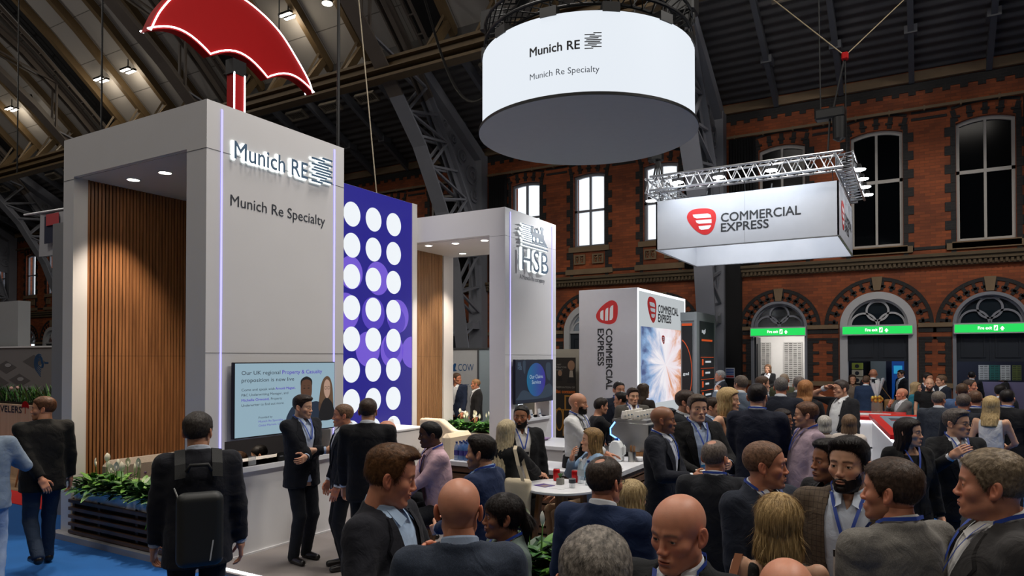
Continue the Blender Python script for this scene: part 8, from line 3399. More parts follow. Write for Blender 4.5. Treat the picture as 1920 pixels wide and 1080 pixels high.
person('person with very long straight blonde hair and cream tote bag at the round table', (-3.355, 5.520, 0.03), 1.583, 0.057, 6.45, (212, 164, 134), 'long', (206, 184, 142), {'kind': 'knit', 'col': (22, 22, 24)}, {'kind': 'skirt', 'col': (24, 24, 26)}, fem=True, head={'len': 0.42}, arms=('reach', 'down'), hair2=(232, 214, 176), lean=(0.05, 0.04), yaw=-0.035)
person('person with dark beard in black suit and badge facing the camera by the emblem tower', (-3.547, 6.217, 0.03), 1.679, -2.414, 7.15, (160, 108, 78), 'crop', (22, 18, 16), {'kind': 'suit', 'col': (22, 23, 27), 'shirt': (222, 220, 216), 'open': 0.02}, {'col': (20, 20, 22)}, arms=('downf', 'down'), lanyard=(34, 66, 156), badge=True, beard=0.005, head={'vol': 0.9}, yaw=-0.419)
person('person with shaven head and black beard in white shirt and black apron', (-3.413, 7.281, 0.03), 1.761, -1.551, 8.0, (192, 138, 108), 'bald', (26, 20, 18), {'kind': 'shirt', 'col': (206, 206, 206), 'apron': 1}, {'col': (20, 20, 22)}, arms=('tablein', 'belly'), beard=0.004, lanyard=(34, 66, 156), head={'scalp': 0.25}, build=1.08, yaw=0.209)
person('person with brown to blonde hair in light denim jacket seated at the cocktail table', (-2.809, 6.365, 0.03), 1.660, -3.948, 6.9, (212, 164, 134), 'long', (96, 72, 50), {'kind': 'suit', 'col': (132, 158, 186), 'mat': 'denim', 'shirt': (196, 206, 216), 'neck': 'round'}, {'col': (168, 140, 110)}, seat=0.599, fem=True, arms=('mouth', 'tablein'), head={'len': 0.27}, hair2=(190, 152, 98), yaw=-0.175, pitch=0.05)
person('person with dark ponytail in sage green jacket and earring, smiling left', (-1.729, 2.881, 0), 1.543, -3.788, 3.35, (160, 108, 78), 'pony', (30, 20, 18), {'kind': 'suit', 'col': (98, 112, 106), 'shirt': (60, 62, 66), 'neck': 'round'}, {'col': (26, 28, 36)}, fem=True, arms=('down', 'down'), lanyard=(34, 66, 156), head={'smile': 0.8, 'lip': (150, 70, 70)}, yaw=-0.279)
person('person with thinning brown hair and glasses in royal navy jacket from behind', (-1.380, 3.258, 0), 1.688, 0.017, 3.5, (206, 140, 110), 'short', (72, 60, 52), {'kind': 'suit', 'col': (32, 52, 92), 'shirt': (214, 218, 224)}, {'col': (26, 28, 36)}, arms=('down', 'down'), glasses=True, head={'thin': 1, 'fat': 0.003, 'scalp': 0.6}, build=1.1, yaw=-0.279)
person('person with wavy blonde hair in cream jacket behind the royal navy jacket', (-1.446, 3.802, 0), 1.487, -0.335, 4.0, (212, 164, 134), 'long', (196, 164, 110), {'kind': 'suit', 'col': (206, 198, 182), 'shirt': (210, 205, 198), 'neck': 'round'}, {'col': (26, 28, 36)}, fem=True, arms=('chest', 'chest'), head={'len': 0.24}, hair2=(226, 200, 150), yaw=0.000)
person('person with cropped grey hair seen from above at the bottom edge', (-0.657, 1.500, 0), 1.791, 0.378, 1.62, (206, 140, 110), 'crop', (112, 104, 96), {'kind': 'suit', 'col': (40, 40, 44), 'shirt': (200, 200, 200)}, {'col': (26, 28, 36)}, arms=('down', 'down'), head={'vol': 1.3}, hair2=(170, 160, 148), yaw=0.000)
person('person with bald head, frowning down left, nearest the camera in black jacket', (-0.689, 2.271, 0), 1.746, -3.231, 2.3, (206, 140, 110), 'bald', (150, 116, 98), {'kind': 'suit', 'col': (22, 24, 28), 'shirt': (206, 210, 214)}, {'col': (26, 28, 36)}, arms=('down', 'down'), lanyard=(34, 66, 156), head={'scalp': 0.15, 'brow': 1.25, 'fat': 0.002}, yaw=-0.209, pitch=-0.16)
person('person with shaven head in dark navy suit holding a paper cup, in profile', (-1.966, 5.928, 0.03), 1.741, -1.600, 6.1, (160, 108, 78), 'bald', (50, 38, 32), {'kind': 'suit', 'col': (28, 32, 44), 'shirt': (214, 218, 224)}, {'col': (26, 28, 36)}, arms=('cup', 'elbow'), lanyard=(34, 66, 156), head={'scalp': 0.45, 'stub': 0.4}, yaw=0.314)
person('person with grey brown hair in black suit and pale blue shirt holding a cup', (-1.838, 6.582, 0), 1.843, -2.381, 6.6, (212, 164, 134), 'side', (88, 74, 62), {'kind': 'suit', 'col': (20, 20, 23), 'shirt': (174, 190, 214), 'open': 0.02}, {'col': (20, 20, 22)}, arms=('cuplow', 'cup'), lanyard=(34, 66, 156), badge=True, head={'mouth': 0.8}, yaw=-0.140)
person('person with balding grey crown in dark grey suit from behind in the middle', (-1.167, 4.601, 0), 1.654, 0.179, 4.55, (206, 140, 110), 'buzz', (120, 108, 100), {'kind': 'suit', 'col': (38, 40, 48), 'shirt': (200, 206, 214)}, {'col': (26, 28, 36)}, arms=('downf', 'downf'), lanyard=(34, 66, 156), head={'thin': 1, 'recede': 0.03, 'scalp': 0.55}, build=1.05, yaw=-0.419)
person('person with shaven head and fair stubble in navy jacket, in profile', (-0.719, 3.819, 0), 1.759, -2.118, 3.65, (206, 140, 110), 'buzz', (134, 100, 78), {'kind': 'suit', 'col': (40, 48, 64), 'shirt': (206, 210, 216)}, {'col': (26, 28, 36)}, arms=('downf', 'cuplow'), lanyard=(34, 66, 156), head={'scalp': 0.45, 'stub': 0.35, 'brow': 1.2}, build=1.08, yaw=0.698)
person('person with straight blonde bob and bare shoulders from behind', (-0.507, 3.018, 0), 1.626, 0.097, 2.85, (212, 164, 134), 'bob', (186, 148, 92), {'kind': 'sleeveless', 'col': (44, 46, 46), 'mat': 'floral'}, {'kind': 'skirt', 'col': (30, 30, 32)}, fem=True, arms=('cuplow', 'down'), head={'len': 0.15, 'vol': 1.0}, hair2=(226, 190, 130), yaw=-0.070)
person('person with bald crown seen from above at the bottom edge, lower right', (-0.321, 2.024, 0), 1.647, 0.123, 1.9, (206, 140, 110), 'bald', (120, 88, 70), {'kind': 'suit', 'col': (30, 30, 34), 'shirt': (214, 218, 224)}, {'col': (26, 28, 36)}, arms=('down', 'down'), head={'scalp': 0.55, 'horseshoe': 1}, yaw=0.000)
person('person with dark quiff and beard in brown checked blazer, badge on blue lanyard', (-0.297, 3.660, 0), 1.819, -3.165, 3.3, (212, 164, 134), 'quiff', (34, 26, 24), {'kind': 'suit', 'col': (100, 84, 68), 'mat': 'check', 'shirt': (196, 206, 220), 'open': 0.045}, {'col': (26, 28, 36)}, arms=('down', 'cuplow'), lanyard=(34, 66, 156), badge=True, beard=0.002, head={'mouth': 0.4, 'stub': 0.35, 'vol': 0.85}, yaw=-0.279)
person('person with dark hair glancing left behind the checked blazer', (-0.444, 4.387, 0), 1.723, -3.913, 4.0, (160, 108, 78), 'side', (30, 24, 22), {'kind': 'suit', 'col': (24, 24, 28), 'shirt': (60, 60, 66)}, {'col': (26, 28, 36)}, arms=('down', 'down'), head={'stub': 0.35, 'recede': 0.008}, yaw=-0.175)
person('person with short brown hair and stubble in grey tweed jacket from behind', (-0.092, 3.143, 0), 1.792, -5.416, 2.75, (206, 140, 110), 'short', (84, 66, 54), {'kind': 'suit', 'col': (104, 101, 96), 'mat': 'tweed', 'shirt': (168, 166, 164)}, {'col': (26, 28, 36)}, arms=('down', 'down'), lanyard=(34, 66, 156), head={'stub': 0.5}, build=1.1, yaw=0.454)
person('person with greying fair hair in dark grey jacket at the right edge, looking left', (0.240, 3.163, 0), 1.848, -4.509, 2.6, (206, 140, 110), 'short', (138, 116, 90), {'kind': 'suit', 'col': (64, 62, 62), 'shirt': (216, 214, 210)}, {'col': (26, 28, 36)}, arms=('down', 'down'), lanyard=(34, 66, 156), head={'fat': 0.007, 'neck': 1.1}, build=1.15, belly=0.03, hair2=(176, 156, 128), yaw=-0.244)
person('person with long dark hair in black blazer and blue lanyard looking right', (-0.100, 6.794, 0), 1.681, -2.638, 5.9, (212, 164, 134), 'long', (34, 24, 22), {'kind': 'suit', 'col': (20, 20, 22), 'shirt': (24, 24, 26), 'neck': 'round', 'open': 0.03}, {'col': (20, 20, 22)}, fem=True, arms=('down', 'down'), lanyard=(34, 66, 156), head={'len': 0.3, 'lip': (160, 80, 76)}, yaw=0.768)
person('person with grey hair and glasses in dark suit raising a hand, badge on chest', (0.260, 7.237, 0), 1.743, -2.689, 6.1, (212, 164, 134), 'side', (92, 84, 80), {'kind': 'suit', 'col': (28, 29, 33), 'shirt': (206, 208, 214)}, {'col': (26, 28, 36)}, arms=('raise', 'down'), lanyard=(34, 66, 156), badge=True, glasses=True, yaw=0.593)
person('person with long blonde hair in white top and red skirt from behind', (0.743, 10.422, 0), 1.715, -0.246, 8.6, (212, 164, 134), 'long', (204, 168, 110), {'kind': 'sleeveless', 'col': (206, 206, 206), 'hem': 1.0}, {'kind': 'skirt', 'col': (190, 16, 28)}, fem=True, arms=('cuplow', 'down'), head={'len': 0.25}, hair2=(230, 200, 144), yaw=-0.087)
person('person in lilac shirt and glasses looking left with a paper bag', (-0.945, 7.224, 0), 1.765, -4.163, 6.7, (204, 152, 122), 'short', (104, 72, 52), {'kind': 'shirt', 'col': (158, 138, 150)}, {'col': (20, 20, 22)}, arms=('bag', 'downf'), lanyard=(34, 66, 156), glasses=True, belly=0.04, build=1.08, head={'stub': 0.35, 'fat': 0.004}, yaw=-0.384)
person('person with dark hair in navy patterned dress and glasses beside the tall navy back', (-1.314, 8.054, 0), 1.631, -1.933, 7.6, (160, 108, 78), 'long', (40, 28, 24), {'kind': 'dress', 'col': (34, 42, 66), 'mat': 'floral'}, {'col': (20, 20, 22)}, fem=True, arms=('phone', 'phone'), glasses=True, head={'len': 0.24}, yaw=0.175)
person('person tall in plain navy suit from behind, with dark hair', (-1.401, 7.186, 0), 1.938, 0.053, 6.9, (204, 152, 122), 'crop', (34, 26, 24), {'kind': 'suit', 'col': (30, 36, 54), 'shirt': (214, 218, 224)}, {'col': (26, 28, 36)}, arms=('cuplow', 'downf'), lanyard=(34, 66, 156), build=1.06, yaw=-0.209)
person('person with blonde shoulder length hair in black sleeveless dress', (-1.849, 7.852, 0), 1.854, -1.828, 7.7, (212, 164, 134), 'bob', (196, 160, 108), {'kind': 'sleeveless', 'col': (18, 18, 20)}, {'kind': 'skirt', 'col': (18, 18, 20)}, fem=True, arms=('tote', 'down'), lanyard=(34, 66, 156), head={'len': 0.17, 'smile': 0.6}, hair2=(226, 196, 140), yaw=0.209)
person('person with glasses and dark jacket half hidden left of the pale blue shirt', (-2.198, 7.415, 0.03), 1.810, -1.702, 7.5, (192, 138, 108), 'short', (60, 46, 40), {'kind': 'suit', 'col': (26, 28, 34), 'shirt': (214, 218, 224)}, {'col': (26, 28, 36)}, arms=('downf', 'downf'), glasses=True, head={'stub': 0.4}, yaw=0.244)
person('person with brown hair in navy jacket left of the blonde in black', (-2.173, 8.475, 0.03), 1.683, -1.843, 8.4, (204, 152, 122), 'short', (56, 42, 34), {'kind': 'suit', 'col': (36, 46, 70), 'shirt': (180, 196, 220)}, {'col': (26, 28, 36)}, arms=('downf', 'downf'), yaw=0.175)
person('person in light grey blue jacket from behind pointing left', (-2.353, 10.802, 0.03), 1.891, 0.005, 10.5, (204, 152, 122), 'short', (110, 98, 88), {'kind': 'suit', 'col': (92, 104, 120), 'shirt': (214, 218, 224)}, {'col': (26, 28, 36)}, arms=('downf', 'point'), yaw=0.908)
person('person with brown hair in navy blue jacket near the left exit, looking right', (-2.273, 12.010, 0.03), 1.856, -1.209, 11.5, (204, 152, 122), 'short', (92, 72, 58), {'kind': 'suit', 'col': (40, 56, 92), 'shirt': (214, 218, 224)}, {'col': (26, 28, 36)}, arms=('downf', 'downf'), lanyard=(34, 66, 156), yaw=0.175)
person('person heavy set with grey hair in navy suit from behind near the left exit', (-1.669, 10.160, 0), 1.916, -0.047, 9.6, (206, 140, 110), 'short', (112, 106, 102), {'kind': 'suit', 'col': (30, 36, 50), 'shirt': (214, 218, 224)}, {'col': (26, 28, 36)}, arms=('downf', 'downf'), belly=0.05, build=1.15, yaw=0.175)
person('person with balding head in olive jacket near the left exit', (-2.294, 14.319, 0.02), 1.863, 0.019, 13.5, (206, 140, 110), 'buzz', (150, 130, 110), {'kind': 'suit', 'col': (78, 80, 56), 'shirt': (214, 218, 224)}, {'col': (26, 28, 36)}, head={'scalp': 0.3, 'recede': 0.03}, yaw=0.000)
person('person with ginger hair in black cardigan from behind', (-1.378, 10.333, 0), 1.879, -0.007, 9.6, (212, 164, 134), 'long', (176, 112, 66), {'kind': 'knit', 'col': (24, 22, 24)}, {'col': (20, 20, 22)}, fem=True, head={'len': 0.2}, hair2=(206, 146, 92), yaw=-0.209)
person('person with grey hair and dark grey jacket behind the ginger hair', (-1.696, 12.002, 0.02), 1.866, 0.053, 11.2, (204, 152, 122), 'short', (120, 110, 104), {'kind': 'suit', 'col': (64, 64, 68), 'shirt': (214, 218, 224)}, {'col': (26, 28, 36)}, yaw=0.000)
person('person leaning in white shirt and dark jacket, hand to head, by red counter', (-0.965, 11.272, 0), 1.859, -3.824, 10.2, (204, 152, 122), 'short', (70, 60, 56), {'kind': 'suit', 'col': (34, 36, 40), 'shirt': (216, 218, 220), 'open': 0.06}, {'col': (26, 28, 36)}, arms=('scratch', 'downf'), lean=(-0.1, 0.18), glasses=True, belly=0.05, yaw=-0.279)
person('person with long brown hair standing by the middle exit doorway', (-1.552, 20.209, 0), 1.745, -2.890, 18.2, (204, 152, 122), 'long', (72, 52, 42), {'kind': 'knit', 'col': (110, 96, 84)}, {'col': (20, 20, 22)}, fem=True, head={'len': 0.2}, yaw=0.000)
person('person in mid blue suit from behind by the middle exit', (-1.158, 19.049, 0), 1.749, -0.201, 17.0, (206, 140, 110), 'short', (110, 86, 70), {'kind': 'suit', 'col': (50, 70, 104), 'shirt': (214, 218, 224)}, {'col': (26, 28, 36)}, yaw=0.000)
person('person with bald head in navy jumper from behind at the middle exit', (-1.046, 19.808, 0), 1.908, -0.122, 17.6, (206, 140, 110), 'bald', (120, 90, 72), {'kind': 'suit', 'col': (24, 28, 40), 'shirt': (214, 218, 224)}, {'col': (26, 28, 36)}, head={'scalp': 0.2}, build=1.1, yaw=0.087)
person('person with bald head and glasses in grey tweed jacket seated at the red counter', (-0.333, 16.405, 0.02), 1.800, -4.168, 14.3, (206, 140, 110), 'bald', (150, 120, 100), {'kind': 'suit', 'col': (92, 92, 90), 'mat': 'tweed', 'shirt': (205, 208, 210)}, {'col': (26, 28, 36)}, seat=0.619, arms=('chin', 'tablein'), glasses=True, head={'scalp': 0.2, 'stub': 0.3}, yaw=-0.314)
person('person with blonde hair and teal top left of the black t-shirt', (-0.107, 16.883, 0.02), 1.658, -1.914, 14.6, (212, 164, 134), 'long', (176, 150, 110), {'kind': 'knit', 'col': (40, 110, 130)}, {'col': (26, 28, 36)}, fem=True, head={'len': 0.25}, yaw=0.140)
person('person with shaven head and beard in black t-shirt facing the camera', (0.138, 16.330, 0.02), 1.765, -2.906, 14.0, (212, 164, 134), 'bald', (70, 54, 46), {'kind': 'tee', 'col': (24, 26, 28)}, {'col': (20, 20, 22)}, beard=0.004, head={'scalp': 0.35}, build=1.08, yaw=-0.175)
person('person with dark hair in navy jacket by the brick pier, left of a pair', (0.108, 17.239, 0.02), 1.855, -2.450, 14.8, (192, 138, 108), 'short', (36, 28, 26), {'kind': 'suit', 'col': (30, 36, 52), 'shirt': (214, 218, 224)}, {'col': (26, 28, 36)}, yaw=0.175)
person('person with fair brown hair in navy jacket by the brick pier, right of a pair', (0.397, 18.106, 0), 1.803, -4.211, 15.4, (204, 152, 122), 'short', (116, 90, 70), {'kind': 'suit', 'col': (34, 40, 56), 'shirt': (214, 218, 224)}, {'col': (26, 28, 36)}, arms=('cup', 'down'), yaw=-0.175)
person('person large in slate grey suit from behind beside the touchscreen plinth', (0.214, 11.619, 0.02), 1.690, -0.158, 9.9, (206, 140, 110), 'short', (128, 118, 108), {'kind': 'suit', 'col': (66, 72, 84), 'shirt': (214, 218, 224)}, {'col': (26, 28, 36)}, build=1.15, belly=0.04, yaw=-0.384)
person('person with cropped greying hair in navy suit from behind, left of the blonde in white', (0.463, 10.605, 0), 1.732, -0.183, 8.9, (206, 140, 110), 'crop', (98, 86, 78), {'kind': 'suit', 'col': (30, 34, 46), 'shirt': (214, 218, 224)}, {'col': (26, 28, 36)}, lanyard=(34, 66, 156), yaw=-0.070)
person('person with brown hair in pale blue jacket farther back near right exit', (0.569, 13.335, 0), 1.774, -0.252, 11.2, (204, 152, 122), 'short', (92, 70, 52), {'kind': 'suit', 'col': (70, 92, 128), 'shirt': (214, 218, 224)}, {'col': (26, 28, 36)}, yaw=-0.052)
person('person with brown cropped hair and dark suit behind the blonde in white', (0.619, 11.161, 0), 1.753, -0.195, 9.3, (206, 140, 110), 'crop', (104, 76, 58), {'kind': 'suit', 'col': (26, 28, 36), 'shirt': (214, 218, 224)}, {'col': (26, 28, 36)}, lanyard=(34, 66, 156), yaw=0.052)
person('person with receding hair and white collar in profile near the right exit', (0.781, 15.548, 0), 1.785, -2.145, 13.0, (206, 140, 110), 'short', (80, 66, 58), {'kind': 'suit', 'col': (36, 40, 52), 'shirt': (214, 218, 224)}, {'col': (26, 28, 36)}, head={'recede': 0.02}, yaw=0.349)
person('person with dark hair in black suit from behind at the right edge', (0.978, 11.255, 0), 1.772, -0.226, 9.2, (204, 152, 122), 'crop', (34, 28, 26), {'kind': 'suit', 'col': (24, 25, 30), 'shirt': (214, 218, 224)}, {'col': (26, 28, 36)}, lanyard=(34, 66, 156), build=1.1, yaw=-0.122)
person('person with dark hair farther back at the right exit doorway', (1.181, 14.624, 0), 1.725, -0.220, 12.0, (192, 138, 108), 'short', (30, 26, 24), {'kind': 'suit', 'col': (26, 28, 34), 'shirt': (214, 218, 224)}, {'col': (26, 28, 36)}, yaw=-0.384)
person('person with silvery white bob seen from behind before the red counters', (-1.033, 9.382, 0), 1.471, -0.030, 8.6, (212, 164, 134), 'bob', (188, 182, 172), {'kind': 'knit', 'col': (150, 140, 134)}, {'col': (26, 28, 36)}, fem=True, head={'len': 0.12}, hair2=(222, 218, 208), yaw=0.000)
person('person with brown shoulder length hair in cream coat before the red counters', (-0.735, 9.092, 0), 1.517, -0.094, 8.2, (212, 164, 134), 'bob', (116, 90, 68), {'kind': 'coat', 'col': (204, 192, 182), 'shirt': (200, 196, 190)}, {'col': (26, 28, 36)}, fem=True, head={'len': 0.19}, hair2=(150, 120, 92), yaw=0.000)
person('person with white hair in dark grey jacket walking left past the black screens', (-4.101, 16.736, 0.02), 1.869, -4.158, 16.5, (206, 140, 110), 'short', (196, 192, 186), {'kind': 'suit', 'col': (62, 64, 70), 'shirt': (214, 218, 224)}, {'col': (26, 28, 36)}, arms=('cuplow', 'down'), yaw=-0.244)
person('person in black suit standing inside the left exit room', (-4.362, 24.123, 0), 1.960, -3.312, 23.0, (212, 164, 134), 'bob', (120, 86, 60), {'kind': 'suit', 'col': (22, 22, 24), 'shirt': (214, 218, 224)}, {'col': (20, 20, 22)}, fem=True, arms=('chest', 'belly'), head={'len': 0.14}, yaw=0.000)
person('person in dark suit standing right inside the middle exit', (-0.518, 24.297, 0), 1.816, -4.167, 21.2, (192, 138, 108), 'short', (40, 32, 28), {'kind': 'suit', 'col': (24, 24, 28), 'shirt': (214, 218, 224)}, {'col': (20, 20, 22)}, yaw=0.000)
person('person in dark clothes from behind inside the right exit', (1.257, 23.948, 0), 1.792, -0.192, 20.0, (192, 138, 108), 'short', (34, 28, 26), {'kind': 'suit', 'col': (20, 22, 28), 'shirt': (214, 218, 224)}, {'col': (20, 20, 22)}, yaw=0.000)
person('person with long hair in dark clothes inside the right exit, far right', (2.023, 24.400, 0), 1.761, -4.272, 20.0, (192, 138, 108), 'long', (50, 36, 30), {'kind': 'knit', 'col': (44, 40, 40)}, {'col': (20, 20, 22)}, fem=True, head={'len': 0.2}, yaw=0.000)
person('person in navy suit and glasses seen through the emblem tower, left of a pair', (-9.192, 13.164, 0), 1.837, -3.230, 16.0, (206, 140, 110), 'short', (84, 66, 54), {'kind': 'suit', 'col': (30, 44, 74), 'shirt': (214, 218, 224)}, {'col': (26, 28, 36)}, arms=('cuplow', 'downf'), glasses=True, yaw=1.710)
person('person with fair hair in black suit seen through the emblem tower, right of a pair', (-8.712, 13.216, 0), 1.708, -3.955, 15.8, (206, 140, 110), 'crop', (158, 120, 84), {'kind': 'suit', 'col': (26, 26, 30), 'shirt': (214, 218, 224)}, {'col': (20, 20, 22)}, yaw=-0.105)
person('person with dark hair and beard in navy suit before the white screen tower', (-3.974, 9.967, 0.03), 1.799, -2.413, 10.6, (192, 138, 108), 'crop', (30, 24, 22), {'kind': 'suit', 'col': (30, 38, 56), 'shirt': (160, 180, 216)}, {'col': (26, 28, 36)}, lanyard=(34, 66, 156), beard=0.004, yaw=0.087)
person('person with side parted brown hair in grey brown jacket behind the paper cups', (-3.542, 9.410, 0.03), 1.733, -2.537, 9.9, (212, 164, 134), 'side', (60, 46, 38), {'kind': 'suit', 'col': (96, 92, 86), 'shirt': (226, 226, 226)}, {'col': (26, 28, 36)}, lanyard=(34, 66, 156), yaw=0.140)
person('person with long brown hair turned away before the burst video screen', (-3.962, 11.019, 0.03), 1.733, -0.178, 11.5, (212, 164, 134), 'long', (76, 60, 48), {'kind': 'knit', 'col': (60, 52, 48)}, {'col': (20, 20, 22)}, fem=True, head={'len': 0.24}, yaw=-0.349)
person('person with dark hair and glasses bending left behind the espresso machine', (-3.785, 9.617, 0.03), 1.660, -4.337, 10.2, (192, 138, 108), 'short', (30, 26, 24), {'kind': 'suit', 'col': (30, 30, 34), 'shirt': (214, 218, 224)}, {'col': (26, 28, 36)}, glasses=True, yaw=-0.175)
person('person in black sleeves working at the espresso machine beside the apron', (-3.824, 8.665, 0.03), 1.620, -0.981, 9.4, (192, 138, 108), 'short', (40, 32, 28), {'kind': 'knit', 'col': (22, 22, 24)}, {'col': (20, 20, 22)}, arms=('reach', 'reach'), lean=(0.15, 0), yaw=0.175)
person('person with brown hair bowed behind the hatch under the large television, left of a pair', (-7.188, 5.654, 0.03), 1.620, -3.634, 8.5, (212, 164, 134), 'bob', (76, 54, 38), {'kind': 'knit', 'col': (40, 38, 42)}, {'col': (20, 20, 22)}, seat=0.16, fem=True, head={'len': 0.1}, yaw=-0.175, pitch=-0.3)
person('person with black hair bowed behind the hatch under the large television, right of a pair', (-7.536, 6.262, 0.03), 1.740, -3.660, 9.2, (212, 164, 134), 'short', (22, 20, 20), {'kind': 'suit', 'col': (90, 92, 98), 'shirt': (220, 222, 224)}, {'col': (26, 28, 36)}, seat=0.1, yaw=-0.262, pitch=-0.35)
SEATS = {'walnut-legged table': 0.513, 'pink shirt and dark tie': 0.64, 'brown to blonde hair': 0.599, 'seated at the red counter': 0.619}
# ---------------------------------------------------------------- things people carry and sit on
def who(key):
  for k in PEOPLE:
    if key in k:
      return PEOPLE[k]
  raise KeyError(key)
def to_world(key, V):
  loc, rz, s, fin, J = who(key)
  V = fin(np.asarray(V, float))
  c, sn = math.cos(rz), math.sin(rz)
  return np.stack([V[:, 0] * c - V[:, 1] * sn + loc[0], V[:, 0] * sn + V[:, 1] * c + loc[1], V[:, 2] + loc[2]], 1)
class Worn:
  """a carried thing: parts are drawn in the carrier's frame, then placed in the hall"""
  def __init__(s, key, name, label, cat, at_, group=None):
    s.key = key
    s.root = thing(name, label, cat, tuple(to_world(key, [at_])[0]), group)
  def part(s, name, V, F, m, smooth=True, parent=None):
    W_ = to_world(s.key, V) - np.array(s.root.location)
    return mesh_obj(name, W_, F, m, parent or s.root, smooth)
  def mb(s, name, b, m, smooth=False, parent=None):
    return s.part(name, b.v, b.f, m, smooth, parent)
K = 'black backpack'
b = Worn(K, 'backpack', 'black backpack with pale reflective strip worn over the dark suit', 'backpack', (0, -.25, 1.0))
M_BAG = mat('backpack_black', (20, 21, 22), .7, bump=.2, bscale=300)
V, Fq = nets(lambda P: smax(smin(rboxs(P, (0, -.225, 1.13), (.18, .09, .28), .08), rboxs(P, (0, -.255, 1.02), (.19, .1, .17), .08), .04), -(P[..., 1] + .135), .01), (-.24, -.4, .78), (.24, -.1, 1.46), .012)
b.part('main_bag', V, Fq, M_BAG)
V, Fq = nets(lambda P: rboxs(P, (0, -.325, 1.08), (.13, .055, .22), .05), (-.18, -.42, .84), (.18, -.22, 1.33), .011)
b.part('front_panel', V, Fq, mat('backpack_panel', (28, 30, 30), .5))
for sd in (1, -1):
  m = MB()
  A, B_ = [], []
  for y, z in ((-.16, 1.36), (-.13, 1.44), (-.06, 1.512), (.02, 1.505), (.09, 1.44), (.15, 1.33), (.16, 1.2), (.1, 1.08)):
    x = .105 + (.02 if z < 1.3 else 0)
    A.append((sd * (x - .03), y, z))
    B_.append((sd * (x + .03), y, z - .008))
  m.strip(A, B_)
  o = b.mb('shoulder_strap', m, M_BAG)
  sf = o.modifiers.new('thick', 'SOLIDIFY')
  sf.thickness = .014
  sf.offset = 1 if sd < 0 else -1
m = MB()
m.tube([(-.07, -.18, 1.40), (-.05, -.19, 1.44), (.05, -.19, 1.44), (.07, -.18, 1.40)], .012, 8)
b.mb('top_handle', m, M_BAG, True)
m = MB()
m.add([(.05, -.383, .9), (.058, -.383, .9), (.075, -.383, 1.02), (.067, -.383, 1.02)], [(3, 2, 1, 0)])
b.mb('reflective_strip', m, mat('reflector', (190, 192, 190), .4))
m = MB()
m.beam((-.14, -.305, 1.33), (-.11, -.318, 1.25), .006, .006)
b.mb('reflective_strip', m, mat('reflector', (190, 192, 190)))
K = 'very long straight blonde'
b = Worn(K, 'tote_bag', 'cream canvas tote bag with red base on the blonde woman\'s shoulder', 'bag', (.2, -.08, .75))
V, Fq = nets(lambda P: rboxs(P, (.22, -.1, .99), (.15, .05, .2), .045) + vnoise(P, 20) * .006, (.02, -.2, .76), (.42, .02, 1.24), .012)
b.part('bag_body', V, Fq, mat('canvas_cream', (206, 192, 166), .9, bump=.2, bscale=200))
V, Fq = nets(lambda P: rboxs(P, (.22, -.1, .8), (.152, .055, .075), .05), (.02, -.2, .7), (.42, .02, .9), .012)
b.part('bag_base', V, Fq, mat('canvas_red', (150, 24, 30), .9))
m = MB()
A, B_ = [], []
for x, y, z in ((.3, -.14, 1.16), (.23, -.13, 1.32), (.16, -.09, 1.47), (.14, -.03, 1.5), (.16, .03, 1.46), (.22, .02, 1.3), (.3, -.02, 1.16)):
  A.append((x - .02, y, z))
  B_.append((x + .02, y, z))
m.strip(A, B_)
b.mb('shoulder_strap', m, mat('canvas_cream', (206, 192, 166)))
for K, lb in (('dark navy suit holding a paper cup', 'white paper cup held by the shaven-headed person in profile'), ('pale blue shirt holding a cup', 'white paper cup held by the person in pale blue shirt')):
  loc, rz, s, fin, J = who(K)
  sd = 1
  Sj, E_, Wr, fd, xv, yv, hnd = J[1]
  c = np.array(Wr) + np.array(fd) * .075 - np.array(yv) * .05
  b = Worn(K, 'paper_cup', lb, 'cup', tuple(c + np.array((0, 0, -.05))), 'paper cups in hands')
  m = MB()
  m.lathe(c, [(.03, -.06), (.04, .05), (.042, .055)], 18)
  b.mb('cup', m, M_CUP)
  m = MB()
  m.lathe(c, [(.0365, -.01), (.039, .03)], 18, cap=False)
  b.mb('printed_band', m, mat('cup_print', (150, 160, 176), .6))
def paper_bag(K, lb, x, y, z, w=.13, d=.05, h=.32):
  b = Worn(K, 'paper_bag', lb, 'bag', (x, y, z), 'brown paper carrier bags')
  m = MB()
  m.box(x - d, y - w, z, x + d, y + w, z + h)
  b.mb('bag_body', m, mat('kraft', (164, 132, 98), .85, bump=.2, bscale=40))
  m = MB()
  for q in (-d, d):
    m.tube([(x + q, y - .06, z + h), (x + q * .6, y - .045, z + h + .1), (x, y, z + h + .14), (x + q * .6, y + .045, z + h + .1), (x + q, y + .06, z + h)], .005, 6)
  b.mb('twisted_handle', m, mat('kraft_handle', (140, 110, 80), .9))
  m = MB()
  m.box(x + d, y - .05, z + .12, x + d + .001, y + .05, z + .15)
  m.box(x - d - .001, y - .05, z + .12, x - d, y + .05, z + .15)
  b.mb('printed_mark', m, M_INK)
paper_bag('lilac shirt', 'brown paper carrier bag hanging from the hand in lilac sleeve', .3, .12, .3)
paper_bag('tall in plain navy', 'brown paper carrier bag beside the tall navy suited back', -.3, .14, .32)
K = 'black sleeveless dress'
b = Worn(K, 'handbag', 'black leather handbag on the arm of the blonde in black', 'bag', (.24, .05, .85))
V, Fq = nets(lambda P: rboxs(P, (.24, .06, .93), (.06, .14, .1), .04), (.12, -.12, .8), (.36, .24, 1.06), .014)
b.part('bag_body', V, Fq, M_BAG)
m = MB()
m.tube([(.24, -.04, 1.02), (.23, 0, 1.14), (.22, .06, 1.19), (.23, .12, 1.14), (.24, .16, 1.02)], .01, 8)
b.mb('bag_handle', m, mat('tan_leather', (150, 110, 66), .5), True)
K = 'straight blonde bob'
